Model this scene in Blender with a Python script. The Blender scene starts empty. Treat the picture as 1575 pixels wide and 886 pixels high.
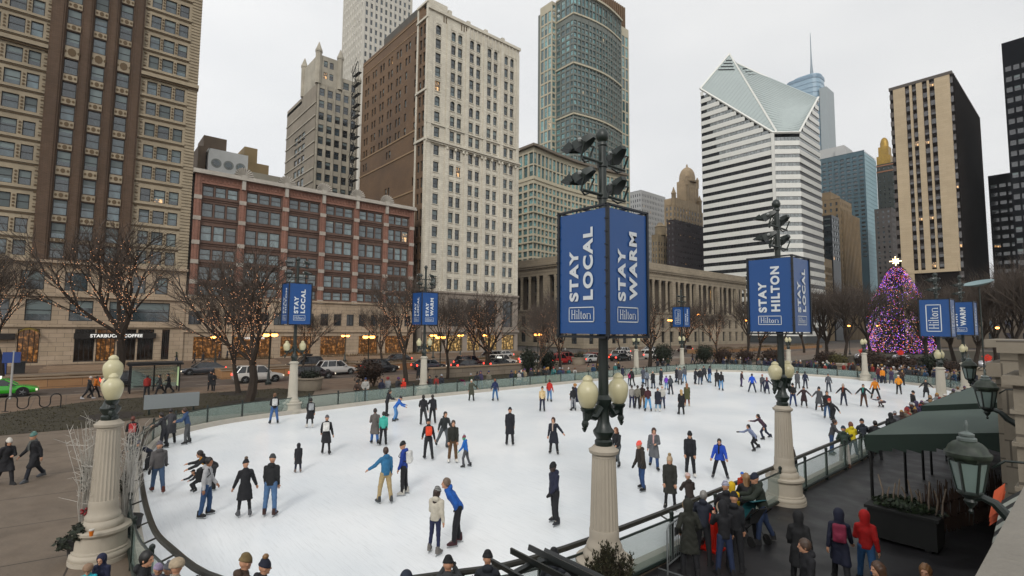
import bpy, math, random
import numpy as np
from mathutils import Vector, Matrix
R = math.radians
sc = bpy.context.scene
COL = sc.collection
rnd = random.Random(7)
PI = math.pi

# ---------------------------------------------------------------- objects
def tag(o, label=None, cat=None, group=None, kind=None):
    if label: o['label'] = label
    if cat: o['category'] = cat
    if group: o['group'] = group
    if kind: o['kind'] = kind
    return o

def empty(name, loc=(0, 0, 0), rz=0.0, label=None, cat=None, group=None):
    o = bpy.data.objects.new(name, None)
    o.empty_display_size = .2
    COL.objects.link(o)
    o.location = loc
    o.rotation_euler = (0, 0, rz)
    return tag(o, label, cat, group)

def link(name, me, parent=None, loc=None, rot=None, mats=None):
    o = bpy.data.objects.new(name, me)
    COL.objects.link(o)
    if parent: o.parent = parent
    if loc is not None: o.location = loc
    if rot is not None: o.rotation_euler = rot
    if mats:
        for i, m in enumerate(mats):
            o.material_slots[i].link = 'OBJECT'
            o.material_slots[i].material = m
    return o

def kids(o): return list(o.children)

def copy_tree(o, parent=None):
    c = o.copy(); COL.objects.link(c); c.parent = parent
    for ch in kids(o): copy_tree(ch, c)
    return c

class MB:
    """collects geometry and builds ONE mesh"""
    def __init__(s): s.v = []; s.f = []; s.m = []; s.s = []
    def add(s, vs, fs, mi=0, smooth=False):
        b = len(s.v); s.v.extend(vs)
        for f in fs:
            s.f.append([b + i for i in f]); s.m.append(mi); s.s.append(smooth)
    def quad(s, a, b, c, d, mi=0): s.add([a, b, c, d], [(0, 1, 2, 3)], mi)
    def box(s, x0, y0, z0, x1, y1, z1, mi=0):
        v = [(x0,y0,z0),(x1,y0,z0),(x1,y1,z0),(x0,y1,z0),(x0,y0,z1),(x1,y0,z1),(x1,y1,z1),(x0,y1,z1)]
        s.add(v, [(3,2,1,0),(4,5,6,7),(0,1,5,4),(1,2,6,5),(2,3,7,6),(3,0,4,7)], mi)
    def obox(s, c, u, n, lu, ln, z0, z1, mi=0):
        """box centred on c (xy), half length lu along u, ln along n"""
        cx, cy = c
        P = [(cx+a*lu*u[0]+b*ln*n[0], cy+a*lu*u[1]+b*ln*n[1]) for a, b in ((-1,-1),(1,-1),(1,1),(-1,1))]
        if u[0]*n[1]-u[1]*n[0] < 0: P = P[::-1]
        s.prism(P, z0, z1, mi)
    def prism(s, P, z0, z1, mi=0):
        n = len(P)
        v = [(p[0], p[1], z0) for p in P] + [(p[0], p[1], z1) for p in P]
        s.add(v, [tuple(range(n-1, -1, -1)), tuple(range(n, 2*n))] + [(i, (i+1) % n, n+(i+1) % n, n+i) for i in range(n)], mi)
    def lathe(s, prof, seg=16, c=(0, 0, 0), mi=0, smooth=True, flute=None, sx=1, sy=1):
        """prof: [(r, z)...] bottom to top, closed with caps"""
        v = []; f = []
        for k, (r, z) in enumerate(prof):
            for i in range(seg):
                a = 2*PI*i/seg
                rr = r
                if flute and flute[0] <= k <= flute[1] and i % 2: rr = r*.94
                v.append((c[0]+rr*sx*math.cos(a), c[1]+rr*sy*math.sin(a), c[2]+z))
        for k in range(len(prof)-1):
            for i in range(seg):
                j = (i+1) % seg
                f.append((k*seg+i, k*seg+j, (k+1)*seg+j, (k+1)*seg+i))
        f.append(tuple(range(seg-1, -1, -1)))
        t = (len(prof)-1)*seg
        f.append(tuple(range(t, t+seg)))
        s.add(v, f, mi, smooth)
    def tube(s, pts, rad, sides=6, mi=0, smooth=True, cap=True):
        pts = [Vector(p) for p in pts]
        if not hasattr(rad, '__len__'): rad = [rad]*len(pts)
        v = []; n = len(pts)
        up = None
        for k, p in enumerate(pts):
            t = (pts[min(k+1, n-1)] - pts[max(k-1, 0)])
            if t.length < 1e-9: t = Vector((0, 0, 1))
            t.normalize()
            if up is None:
                up = Vector((0, 0, 1)) if abs(t.z) < .9 else Vector((1, 0, 0))
            a = t.cross(up)
            if a.length < 1e-4: a = t.cross(Vector((.3, .9, .2)))
            a.normalize(); b = a.cross(t); b.normalize()
            up = b
            for i in range(sides):
                w = 2*PI*i/sides
                q = p + (a*math.cos(w) + b*math.sin(w))*rad[k]
                v.append(tuple(q))
        f = []
        for k in range(n-1):
            for i in range(sides):
                j = (i+1) % sides
                f.append((k*sides+j, k*sides+i, (k+1)*sides+i, (k+1)*sides+j))
        if cap:
            f.append(tuple(range(sides)))
            f.append(tuple(range(n*sides-1, (n-1)*sides-1, -1)))
        s.add(v, f, mi, smooth)
    def blob(s, c, r, mi=0, seg=8, rings=5):
        if not hasattr(r, '__len__'): r = (r, r, r)
        v = [(c[0], c[1], c[2]-r[2])]
        for k in range(1, rings):
            a = -PI/2 + PI*k/rings
            for i in range(seg):
                b = 2*PI*i/seg
                v.append((c[0]+r[0]*math.cos(a)*math.cos(b), c[1]+r[1]*math.cos(a)*math.sin(b), c[2]+r[2]*math.sin(a)))
        v.append((c[0], c[1], c[2]+r[2]))
        f = [(0, 1+(i+1) % seg, 1+i) for i in range(seg)]
        for k in range(rings-2):
            for i in range(seg):
                j = (i+1) % seg
                f.append((1+k*seg+i, 1+k*seg+j, 1+(k+1)*seg+j, 1+(k+1)*seg+i))
        t = len(v)-1; b0 = 1+(rings-2)*seg
        f += [(b0+i, b0+(i+1) % seg, t) for i in range(seg)]
        s.add(v, f, mi, True)
    def octa(s, p, r, mi=0):
        x, y, z = p
        s.add([(x+r,y,z),(x,y+r,z),(x-r,y,z),(x,y-r,z),(x,y,z+r),(x,y,z-r)],
              [(0,1,4),(1,2,4),(2,3,4),(3,0,4),(1,0,5),(2,1,5),(3,2,5),(0,3,5)], mi)
    def mesh(s, name, mats, off=(0, 0, 0)):
        me = bpy.data.meshes.new(name)
        V = np.array(s.v, dtype=np.float32).reshape(-1, 3) - np.array(off, dtype=np.float32)
        me.vertices.add(len(V)); me.vertices.foreach_set('co', V.ravel())
        ls = np.array([len(f) for f in s.f], dtype=np.int32)
        li = np.fromiter((i for f in s.f for i in f), dtype=np.int32, count=int(ls.sum()))
        me.loops.add(len(li)); me.loops.foreach_set('vertex_index', li)
        me.polygons.add(len(ls))
        st = np.zeros(len(ls), dtype=np.int32); st[1:] = np.cumsum(ls)[:-1]
        me.polygons.foreach_set('loop_start', st)
        me.polygons.foreach_set('material_index', np.array(s.m, dtype=np.int32))
        me.polygons.foreach_set('use_smooth', np.array(s.s, dtype=bool))
        for m in (mats if isinstance(mats, (list, tuple)) else [mats]): me.materials.append(m)
        me.update(calc_edges=True); me.validate()
        if any(s.s): me.set_sharp_from_angle(angle=R(38))
        return me
    def build(s, name, mats, parent=None, off=None, loc=None, rot=None):
        """with a parent the verts are world coordinates unless off is given"""
        if off is None: off = tuple(parent.location) if parent is not None and parent.rotation_euler[2] == 0 and parent.parent is None else (0, 0, 0)
        return link(name, s.mesh(name, mats, off), parent, loc, rot)

# ---------------------------------------------------------------- materials
MATS = {}
def srgb(h):
    h = h.lstrip('#'); c = [int(h[i:i+2], 16)/255 for i in (0, 2, 4)]
    return tuple(x/12.92 if x <= .04045 else ((x+.055)/1.055)**2.4 for x in c)

def c8(r, g, b):
    return tuple(x/12.92 if x <= .04045 else ((x+.055)/1.055)**2.4 for x in (r/255, g/255, b/255))

def mat(name, col, rough=.7, noise=0.0, scale=3.0, metal=0.0, bump=0.0, bscale=20.0, spec=.5, second=None, brick=None,
        emit=None, estr=0, alpha=None, stretch=None, coat=0, vary=0.0):
    if name in MATS: return MATS[name]
    if isinstance(col, str): col = srgb(col)
    m = bpy.data.materials.new(name); m.use_nodes = True
    nt = m.node_tree; N = nt.nodes; L = nt.links
    b = N['Principled BSDF']
    b.inputs['Roughness'].default_value = rough
    b.inputs['Metallic'].default_value = metal
    b.inputs['Specular IOR Level'].default_value = spec
    if coat: b.inputs['Coat Weight'].default_value = coat; b.inputs['Coat Roughness'].default_value = .08
    tc = N.new('ShaderNodeTexCoord'); vec = tc.outputs['Object']
    if stretch:
        mp = N.new('ShaderNodeMapping'); mp.inputs['Scale'].default_value = stretch
        L.new(vec, mp.inputs[0]); vec = mp.outputs[0]
    out = None
    base = N.new('ShaderNodeRGB'); base.outputs[0].default_value = (*col, 1); out = base.outputs[0]
    if brick:
        # (second colour, mortar colour, brick width, row height, mortar size, axis)
        c2, cm, bw, bh, ms = brick
        bt = N.new('ShaderNodeTexBrick')
        cmb = N.new('ShaderNodeCombineXYZ'); sp = N.new('ShaderNodeSeparateXYZ'); L.new(tc.outputs['Object'], sp.inputs[0])
        ad = N.new('ShaderNodeMath'); L.new(sp.outputs[0], ad.inputs[0]); L.new(sp.outputs[1], ad.inputs[1])
        L.new(ad.outputs[0], cmb.inputs[0]); L.new(sp.outputs[2], cmb.inputs[1])
        L.new(cmb.outputs[0], bt.inputs['Vector'])
        bt.inputs['Color1'].default_value = (*col, 1); bt.inputs['Color2'].default_value = (*c2, 1); bt.inputs['Mortar'].default_value = (*cm, 1)
        bt.inputs['Scale'].default_value = 1; bt.inputs['Brick Width'].default_value = bw; bt.inputs['Row Height'].default_value = bh
        bt.inputs['Mortar Size'].default_value = ms
        out = bt.outputs[0]
    if noise:
        for k, (s_, d_) in enumerate(((scale, 6), (scale*.17, 3))):
            nz = N.new('ShaderNodeTexNoise'); nz.inputs['Scale'].default_value = s_; nz.inputs['Detail'].default_value = d_
            nz.inputs['Roughness'].default_value = .65
            L.new(vec, nz.inputs['Vector'])
            mr = N.new('ShaderNodeMapRange'); mr.inputs[1].default_value = .25; mr.inputs[2].default_value = .75
            mr.inputs[3].default_value = 1-noise; mr.inputs[4].default_value = 1+noise*.7
            L.new(nz.outputs[0], mr.inputs[0])
            if k == 0 and second:
                mx = N.new('ShaderNodeMix'); mx.data_type = 'RGBA'
                mr2 = N.new('ShaderNodeMapRange'); mr2.inputs[1].default_value = .4; mr2.inputs[2].default_value = .62
                L.new(nz.outputs[0], mr2.inputs[0]); L.new(mr2.outputs[0], mx.inputs[0])
                L.new(out, mx.inputs[6]); mx.inputs[7].default_value = (*(srgb(second) if isinstance(second, str) else second), 1)
                out = mx.outputs[2]
            vm = N.new('ShaderNodeVectorMath'); vm.operation = 'SCALE'
            L.new(out, vm.inputs[0]); L.new(mr.outputs[0], vm.inputs['Scale']); out = vm.outputs[0]
    if vary:
        oi = N.new('ShaderNodeObjectInfo'); ge = N.new('ShaderNodeNewGeometry')
        ad2 = N.new('ShaderNodeMath'); L.new(oi.outputs['Random'], ad2.inputs[0]); L.new(ge.outputs['Random Per Island'], ad2.inputs[1])
        fr = N.new('ShaderNodeMath'); fr.operation = 'FRACT'; L.new(ad2.outputs[0], fr.inputs[0])
        mr = N.new('ShaderNodeMapRange'); mr.inputs[3].default_value = 1-vary; mr.inputs[4].default_value = 1+vary
        L.new(fr.outputs[0], mr.inputs[0])
        vm = N.new('ShaderNodeVectorMath'); vm.operation = 'SCALE'
        L.new(out, vm.inputs[0]); L.new(mr.outputs[0], vm.inputs['Scale']); out = vm.outputs[0]
    L.new(out, b.inputs['Base Color'])
    if bump:
        nz = N.new('ShaderNodeTexNoise'); nz.inputs['Scale'].default_value = bscale; nz.inputs['Detail'].default_value = 5
        L.new(vec, nz.inputs['Vector'])
        bp = N.new('ShaderNodeBump'); bp.inputs['Strength'].default_value = bump; bp.inputs['Distance'].default_value = .03
        L.new(nz.outputs[0], bp.inputs['Height']); L.new(bp.outputs[0], b.inputs['Normal'])
    if emit:
        b.inputs['Emission Color'].default_value = (*(srgb(emit) if isinstance(emit, str) else emit), 1)
        b.inputs['Emission Strength'].default_value = estr
    if alpha is not None: b.inputs['Alpha'].default_value = alpha
    MATS[name] = m
    return m

def window_glass(name, dark, light, lit=.04, warm=(1.0, .55, .2), estr=1.2, rough=.08, ior=1.9):
    """glass pane: tone differs from pane to pane, a few rooms behind are lit"""
    if name in MATS: return MATS[name]
    m = bpy.data.materials.new(name); m.use_nodes = True
    nt = m.node_tree; N = nt.nodes; L = nt.links; b = N['Principled BSDF']
    oi = N.new('ShaderNodeObjectInfo'); ge = N.new('ShaderNodeNewGeometry')
    ad = N.new('ShaderNodeMath'); L.new(oi.outputs['Random'], ad.inputs[0]); L.new(ge.outputs['Random Per Island'], ad.inputs[1])
    fr = N.new('ShaderNodeMath'); fr.operation = 'FRACT'; L.new(ad.outputs[0], fr.inputs[0])
    cr = N.new('ShaderNodeValToRGB')
    cr.color_ramp.elements[0].position = 0; cr.color_ramp.elements[0].color = (*dark, 1)
    cr.color_ramp.elements[1].position = 1; cr.color_ramp.elements[1].color = (*light, 1)
    e = cr.color_ramp.elements.new(.6); e.color = (*[d*.65+l*.35 for d, l in zip(dark, light)], 1)
    L.new(fr.outputs[0], cr.inputs[0])
    tc = N.new('ShaderNodeTexCoord'); nz = N.new('ShaderNodeTexNoise'); nz.inputs['Scale'].default_value = 1.3
    L.new(tc.outputs['Object'], nz.inputs['Vector'])
    mr = N.new('ShaderNodeMapRange'); mr.inputs[1].default_value = .3; mr.inputs[2].default_value = .7; mr.inputs[3].default_value = .6; mr.inputs[4].default_value = 1.35
    L.new(nz.outputs[0], mr.inputs[0])
    vm = N.new('ShaderNodeVectorMath'); vm.operation = 'SCALE'; L.new(cr.outputs[0], vm.inputs[0]); L.new(mr.outputs[0], vm.inputs['Scale'])
    L.new(vm.outputs[0], b.inputs['Base Color'])
    b.inputs['Roughness'].default_value = rough; b.inputs['IOR'].default_value = ior
    if lit:
        n2 = N.new('ShaderNodeTexNoise'); n2.inputs['Scale'].default_value = 2.2; L.new(tc.outputs['Object'], n2.inputs['Vector'])
        m2 = N.new('ShaderNodeMapRange'); m2.inputs[1].default_value = .5; m2.inputs[2].default_value = .72; m2.inputs[3].default_value = .05; m2.inputs[4].default_value = estr
        L.new(n2.outputs[0], m2.inputs[0])
        # which panes are lit: hash of the pane's own random number
        h = N.new('ShaderNodeMath'); h.operation = 'MULTIPLY'; h.inputs[1].default_value = 37.77; L.new(fr.outputs[0], h.inputs[0])
        hf = N.new('ShaderNodeMath'); hf.operation = 'FRACT'; L.new(h.outputs[0], hf.inputs[0])
        lt = N.new('ShaderNodeMath'); lt.operation = 'LESS_THAN'; lt.inputs[1].default_value = lit; L.new(hf.outputs[0], lt.inputs[0])
        mu = N.new('ShaderNodeMath'); mu.operation = 'MULTIPLY'; L.new(lt.outputs[0], mu.inputs[0]); L.new(m2.outputs[0], mu.inputs[1])
        b.inputs['Emission Color'].default_value = (*warm, 1)
        L.new(mu.outputs[0], b.inputs['Emission Strength'])
    MATS[name] = m
    return m

def emis(name, col, strength):
    if name in MATS: return MATS[name]
    m = bpy.data.materials.new(name); m.use_nodes = True
    b = m.node_tree.nodes['Principled BSDF']
    c = srgb(col) if isinstance(col, str) else col
    b.inputs['Base Color'].default_value = (*[x*.5 for x in c], 1)
    b.inputs['Emission Color'].default_value = (*c, 1); b.inputs['Emission Strength'].default_value = strength
    MATS[name] = m
    return m

# ---------------------------------------------------------------- camera (an 18 mm lens, 5.7 m above the ice)
FPX, CX, CY, H = 784.94, 787.5, 443.0, 5.7
_yaw, _pit, _rol = R(49.33), R(4.416), R(.512)
_w = np.array([-math.sin(_yaw)*math.cos(_pit), math.cos(_yaw)*math.cos(_pit), math.sin(_pit)])
_r0 = np.array([math.cos(_yaw), math.sin(_yaw), 0.0]); _u0 = np.cross(_r0, _w)
_r = _r0*math.cos(_rol)+_u0*math.sin(_rol); _u = -_r0*math.sin(_rol)+_u0*math.cos(_rol)
cam_d = bpy.data.cameras.new('camera'); cam = bpy.data.objects.new('camera', cam_d); COL.objects.link(cam)
cam_d.sensor_fit = 'HORIZONTAL'; cam_d.sensor_width = 36; cam_d.lens = 36*FPX/1575
cam_d.clip_start = .05; cam_d.clip_end = 4000
M3 = Matrix(((_r[0], _u[0], -_w[0]), (_r[1], _u[1], -_w[1]), (_r[2], _u[2], -_w[2])))
cam.matrix_world = Matrix.Translation((0, 0, H)) @ M3.to_4x4()
sc.camera = cam

def gpt(px, py, z=0.0):
    """where the sight line through a photo point meets the height z"""
    d = _w + _r*(px-CX)/FPX - _u*(py-CY)/FPX
    t = (z-H)/d[2]
    return (float(d[0]*t), float(d[1]*t), z)
def proj(p):
    v = np.array(p, float) - np.array([0, 0, H])
    zz = v @ _w
    if zz < .1: return (-9999, -9999, zz)
    return (CX+FPX*(v @ _r)/zz, CY-FPX*(v @ _u)/zz, zz)

# ---------------------------------------------------------------- overcast daylight
SUN_EL, SUN_AZ = R(36), R(138)
w = bpy.data.worlds.new('World'); sc.world = w; w.use_nodes = True
nt = w.node_tree; N = nt.nodes; L = nt.links
bg = N['Background']; bg.inputs['Strength'].default_value = .1
sky = N.new('ShaderNodeTexSky'); sky.sky_type = 'NISHITA'; sky.sun_disc = False
sky.sun_elevation = SUN_EL; sky.sun_rotation = SUN_AZ; sky.air_density = 1; sky.dust_density = 3
tc = N.new('ShaderNodeTexCoord')
mp = N.new('ShaderNodeMapping'); mp.inputs['Scale'].default_value = (1, 1, 2.4); L.new(tc.outputs['Generated'], mp.inputs[0])
nz = N.new('ShaderNodeTexNoise'); nz.inputs['Scale'].default_value = 1.6; nz.inputs['Detail'].default_value = 5; nz.inputs['Roughness'].default_value = .5
L.new(mp.outputs[0], nz.inputs['Vector'])
cr = N.new('ShaderNodeValToRGB')
cr.color_ramp.elements[0].position = .3; cr.color_ramp.elements[0].color = (.78, .79, .80, 1)
cr.color_ramp.elements[1].position = .72; cr.color_ramp.elements[1].color = (.97, .965, .95, 1)
L.new(nz.outputs[0], cr.inputs[0])
# cloud cover is brighter to the south-west than to the north
sp = N.new('ShaderNodeSeparateXYZ'); L.new(tc.outputs['Generated'], sp.inputs[0])
ma = N.new('ShaderNodeMath'); ma.operation = 'MULTIPLY_ADD'; ma.inputs[1].default_value = -.2; ma.inputs[2].default_value = 1.0
ax = N.new('ShaderNodeMath'); ax.operation = 'MULTIPLY_ADD'; ax.inputs[1].default_value = -.05; L.new(sp.outputs[0], ax.inputs[0]); L.new(sp.outputs[1], ax.inputs[2])
L.new(ax.outputs[0], ma.inputs[0])
sc1 = N.new('ShaderNodeVectorMath'); sc1.operation = 'SCALE'; L.new(cr.outputs[0], sc1.inputs[0]); L.new(ma.outputs[0], sc1.inputs['Scale'])
sc2 = N.new('ShaderNodeVectorMath'); sc2.operation = 'SCALE'; sc2.inputs['Scale'].default_value = 9.0; L.new(sc1.outputs[0], sc2.inputs[0])
mx = N.new('ShaderNodeMix'); mx.data_type = 'RGBA'; mx.inputs[0].default_value = .93
L.new(sky.outputs[0], mx.inputs[6]); L.new(sc2.outputs[0], mx.inputs[7]); L.new(mx.outputs[2], bg.inputs['Color'])
sl = bpy.data.lights.new('sun', 'SUN'); sl.energy = 1.1; sl.angle = R(14); sl.color = (1, .96, .9)
so = bpy.data.objects.new('sun', sl); COL.objects.link(so)
sd = Vector((math.sin(SUN_AZ)*math.cos(SUN_EL), math.cos(SUN_AZ)*math.cos(SUN_EL), math.sin(SUN_EL)))
so.rotation_euler = sd.to_track_quat('Z', 'Y').to_euler()
vs = sc.view_settings; vs.view_transform = 'Standard'; vs.look = 'None'; vs.exposure = .38; vs.gamma = 1
sc.render.engine = 'CYCLES'
sc.cycles.max_bounces = 5; sc.cycles.diffuse_bounces = 2; sc.cycles.glossy_bounces = 3
sc.cycles.transmission_bounces = 4; sc.cycles.transparent_max_bounces = 12
sc.cycles.use_denoising = True
# ================================================================ facades and windows
def facade(mb, P0, u, n, U0, U1, Z0, Z1, cols, rows, depth=.3, mi=0, skip=None, wl=None, tagv=0, back=None):
    """a wall sheet with real recessed openings; returns the windows that fill them"""
    wl = [] if wl is None else wl
    P = lambda a, z, d=0: (P0[0]+u[0]*a-n[0]*d, P0[1]+u[1]*a-n[1]*d, z)
    flip = (u[0]*n[1]-u[1]*n[0]) > 0
    def q(a, b, c, d, m=mi):
        mb.quad(*( (d, c, b, a) if flip else (a, b, c, d)), m)
    cols = sorted(cols); rows = sorted(rows)
    z = Z0
    for r0, r1 in rows:
        if r0 > z: q(P(U0, z), P(U1, z), P(U1, r0), P(U0, r0))
        a = U0
        for ci, (c0, c1) in enumerate(cols):
            if skip and skip(.5*(c0+c1), .5*(r0+r1)): continue
            if c0 > a: q(P(a, r0), P(c0, r0), P(c0, r1), P(a, r1))
            q(P(c0, r0), P(c0, r0, depth), P(c0, r1, depth), P(c0, r1))
            q(P(c1, r0, depth), P(c1, r0), P(c1, r1), P(c1, r1, depth))
            q(P(c0, r0), P(c1, r0), P(c1, r0, depth), P(c0, r0, depth))
            q(P(c0, r1, depth), P(c1, r1, depth), P(c1, r1), P(c0, r1))
            m = P(.5*(c0+c1), .5*(r0+r1), depth)
            wl.append((m[0], m[1], m[2], n[0], n[1], c1-c0, r1-r0, tagv))
            a = c1
        if a < U1: q(P(a, r0), P(U1, r0), P(U1, r1), P(a, r1))
        z = r1
    if z < Z1: q(P(U0, z), P(U1, z), P(U1, Z1), P(U0, Z1))
    return wl

_wm = {}
def win_mesh(w, h, rail, bf, mull=0):
    k = (round(w, 2), round(h, 2), rail, bf, mull)
    if k in _wm: return _wm[k]
    b = MB(); t = min(.1, w*.09)
    x, z = w/2, h/2
    for a in ((-x, -z, x, -z+t), (-x, z-t, x, z), (-x, -z+t, -x+t, z-t), (x-t, -z+t, x, z-t)):
        b.box(a[0], 0, a[1], a[2], .09, a[3], 0)
    if rail: b.box(-x+t, 0, -.05, x-t, .07, .05, 0)
    for i in range(mull):
        mx_ = -x + w*(i+1)/(mull+1); b.box(mx_-.04, 0, -z+t, mx_+.04, .065, z-t, 0)
    zb = z-t-(h-2*t)*bf
    yy = .03
    if bf < 1: b.quad((x-t, yy, -z+t), (-x+t, yy, -z+t), (-x+t, yy, zb), (x-t, yy, zb), 1)
    if bf > 0: b.quad((x-t, yy, zb), (-x+t, yy, zb), (-x+t, yy, z-t), (x-t, yy, z-t), 2)
    me = b.mesh('window', [None, None, None]); _wm[k] = me
    return me

def windows(root, wl, frame, glass, blind, rail=True, mull=0, blinds=(0, 0, .2, .35, .5, .7, 1), name='window', maxn=100, sill=None):
    def size(w_):
        p = proj((w_[0], w_[1], w_[2]))
        if p[2] < .5 or not (-30 < p[0] < 1605 and -30 < p[1] < 900): return -1
        d = math.hypot(w_[0], w_[1]) + 1e-6
        c = -(w_[3]*w_[0]+w_[4]*w_[1])/d
        return max(c, 0)*w_[5]*w_[6]/(d*d)
    S = sorted(wl, key=size, reverse=True)
    rr = random.Random(len(wl))
    ox = root.location
    for w_ in S[:maxn]:
        if size(w_) <= 0: break
        link(name, win_mesh(w_[5], w_[6], rail, rr.choice(blinds), mull), root, (w_[0]-ox[0], w_[1]-ox[1], w_[2]-ox[2]),
             (0, 0, math.atan2(w_[4], w_[3])-PI/2), [frame, glass, blind])
    rest = S[maxn:]
    if rest:
        b = MB()
        for (x, y, z, nx, ny, w1, h1, _) in rest:
            ux, uy = -ny, nx
            def quad(a0, z0, a1, z1, d, mi):
                b.quad(*[(x+ux*a+nx*d, y+uy*a+ny*d, z+zz) for a, zz in ((a0, z0), (a1, z0), (a1, z1), (a0, z1))], mi)
            t = min(.1, w1*.1)
            quad(-w1/2, -h1/2, w1/2, h1/2, .012, 0)
            bf = rr.choice(blinds); zb = h1/2-t-(h1-2*t)*bf
            if bf < 1: quad(-w1/2+t, -h1/2+t, w1/2-t, zb, .03, 1)
            if bf > 0: quad(-w1/2+t, zb, w1/2-t, h1/2-t, .03, 2)
            if rail: quad(-w1/2+t, -.05, w1/2-t, .05, .05, 0)
            for i in range(mull):
                m_ = -w1/2+w1*(i+1)/(mull+1); quad(m_-.04, -h1/2+t, m_+.04, h1/2-t, .055, 0)
        o = b.build(name, [frame, glass, blind], root); tag(o, kind='stuff')

def spans(a, b, n, frac):
    """n openings of width frac*bay evenly over a..b"""
    s = (b-a)/n
    return [(a+s*(i+.5-frac/2), a+s*(i+.5+frac/2)) for i in range(n)]
def rowsz(z0, z1, pitch, lo, hi):
    out = []; z = z0
    while z+hi*pitch <= z1: out.append((z+lo*pitch, z+hi*pitch)); z += pitch
    return out
E_, S_ = ((0, 1), (1, 0)), ((1, 0), (0, -1))      # (direction along the wall, outward normal): east and south faces

# ---- shared building materials
frame_dk = mat('window_frame_dark', '#1b1a19', .5)
frame_md = mat('window_frame_grey', '#4a4946', .5)
frame_lt = mat('window_frame_pale', '#a8a595', .6)
blind_m = mat('window_blind', (.12, .15, .15), .35, vary=.4)
glass_b = window_glass('glass_bluegrey', (.008, .011, .014), (.055, .08, .095), .015)
glass_t = window_glass('glass_teal', (.02, .045, .05), (.14, .26, .27), .02)
glass_d = window_glass('glass_dark', (.008, .009, .011), (.035, .042, .048), .015)
roof_m = mat('roof_gravel', '#55524c', .9, .2, 1.0)

# ================================================================ 1 pale terracotta and brown tower, left
B = empty('building', (-95, -30, 0), 0, 'tall brown and buff tower with ornate window bays above a coffee shop, left edge', 'building')
buff = mat('buff_terracotta', c8(153, 140, 118), .8, .22, .6, bump=.3, bscale=6)
brownb = mat('brown_brick', '#5e4a3b', .85, .2, .35, brick=(srgb('#54412f'), srgb('#43352a'), .5, .16, .02))
stone_lo = mat('pale_limestone', c8(171, 152, 130), .8, .2, .5, brick=(srgb('#a08e77'), srgb('#5f5447'), 1.6, .62, .02))
orn = mat('ornament_dark', '#5d4d38', .9)
P0 = (-95, 0); u, n = (0, 1), (1, 0)
rowc = [53.1, 49.75, 46.55, 42.35, 39.1, 35.75, 32.3, 29.0, 25.5, 22.2, 18.9, 15.9]
rowc = [56.4, 59.8, 63.1] + rowc
wlA = []
wb = MB()
facade(wb, (-95, 0), u, n, 5.9, 13.4, 14.2, 68, [(6.75, 8.05), (8.45, 9.95), (10.4, 11.7)], [(z-1.05, z+1.0) for z in rowc], .3, 0, wl=wlA)
facade(wb, (-95, 0), u, n, -14.5, -4.7, 14.2, 68, [(-13.2, -11.8), (-11.2, -9.6), (-8.9, -7.2), (-6.65, -5.35)], [(z-1.05, z+1.0) for z in rowc], .3, 0, wl=wlA)
wall = wb.build('wall', [buff], B)
wb = MB()
midc = [59.7, 56.4, 53.2, 49.9, 46.6, 42.45, 39.05, 35.65, 32.25, 29.0, 25.4, 22.0, 18.7, 15.9]
# centre section: brown piers stand proud, the three window columns sit back
for a, b_ in ((-4.7, -3.2), (-1.2, -.2), (1.75, 2.75), (4.7, 5.9)):
    wb.box(-95.6, a, 14.2, -94.55, b_, 68, 0)
    wb.box(-94.55, a+.22, 14.2, -94.43, b_-.22, 68, 0)
wb.build('wall', [brownb], B)
wb = MB()
for a, b_ in ((-3.2, -1.2), (-.2, 1.75), (2.75, 4.7)):
    facade(wb, (-95, 0), u, n, a, b_, 14.2, 68, [(a+.22, b_-.22)], [(z-1.15, z+1.05) for z in midc], .25, 0, wl=wlA)
wb.build('wall', [brownb], B)
for a, b_ in ((-3.2, -1.2), (-.2, 1.75), (2.75, 4.7)):
    for i, z in enumerate(midc[:-1]):
        zz0, zz1 = midc[i+1]+1.2, z-1.25
        sp_ = MB(); sp_.box(-95, a+.22, zz0, -94.9, b_-.22, zz1, 0)
        c = .5*(a+b_); hh = .5*(zz0+zz1)
        for dy in (-.55, 0, .55):
            rr_ = .2 if dy else .34
            if zz1-zz0 > 1.6: rr_ = .22 if dy else .62
            sp_.add([(-94.87, c+dy*(1.35 if zz1-zz0 > 1.6 else 1)+rr_*.8*math.cos(t), hh+rr_*math.sin(t)) for t in np.linspace(0, 2*PI, 9)[:-1]], [tuple(range(8))], 1)
        sp_.build('spandrel', [buff, orn], B)
# buff pavilion trim: quoins, string courses, dentils between windows
tr = MB()
for k in range(104):
    z = 15 + .5*k
    tr.box(-95, 12.05, z, -94.88, 13.42, z+.26, 0)
    for yy in (6.1, -5.05, -14.4): tr.box(-95, yy, z+.05, -94.9, yy+.34, z+.22, 1 if k % 2 else 0)
for z in rowc:
    for (a, b_) in ((5.9, 12.05), (-14.5, -4.7)):
        tr.box(-95, a, z-1.5, -94.78, b_, z-1.22, 0)
        tr.box(-95, a, z-1.72, -94.86, b_, z-1.62, 1)
    for yy in (8.25, 10.17, -11.5, -9.25, -6.92):
        for q in range(4): tr.box(-95, yy-.11, z-.85+q*.48, -94.9, yy+.11, z-.62+q*.48, 1)
for (a, b_) in ((5.9, 13.5), (-14.5, -4.7)):
    tr.box(-95, a, 44.0, -94.45, b_, 44.55, 0); tr.box(-95, a, 60.9, -94.55, b_, 61.4, 0)
    tr.box(-95, a, 43.7, -94.7, b_, 43.95, 1)
tr.box(-95, -30, 64.0, -93.0, 14.2, 65.2, 0); tr.box(-95, -30, 63.2, -93.8, 13.9, 63.95, 0)
for k in range(60): tr.box(-95, -30+k*.73, 62.6, -94.1, -29.7+k*.73, 63.15, 0)
tr.build('cornice', [buff, orn], B)
wb = MB()
wlB = []
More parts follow.
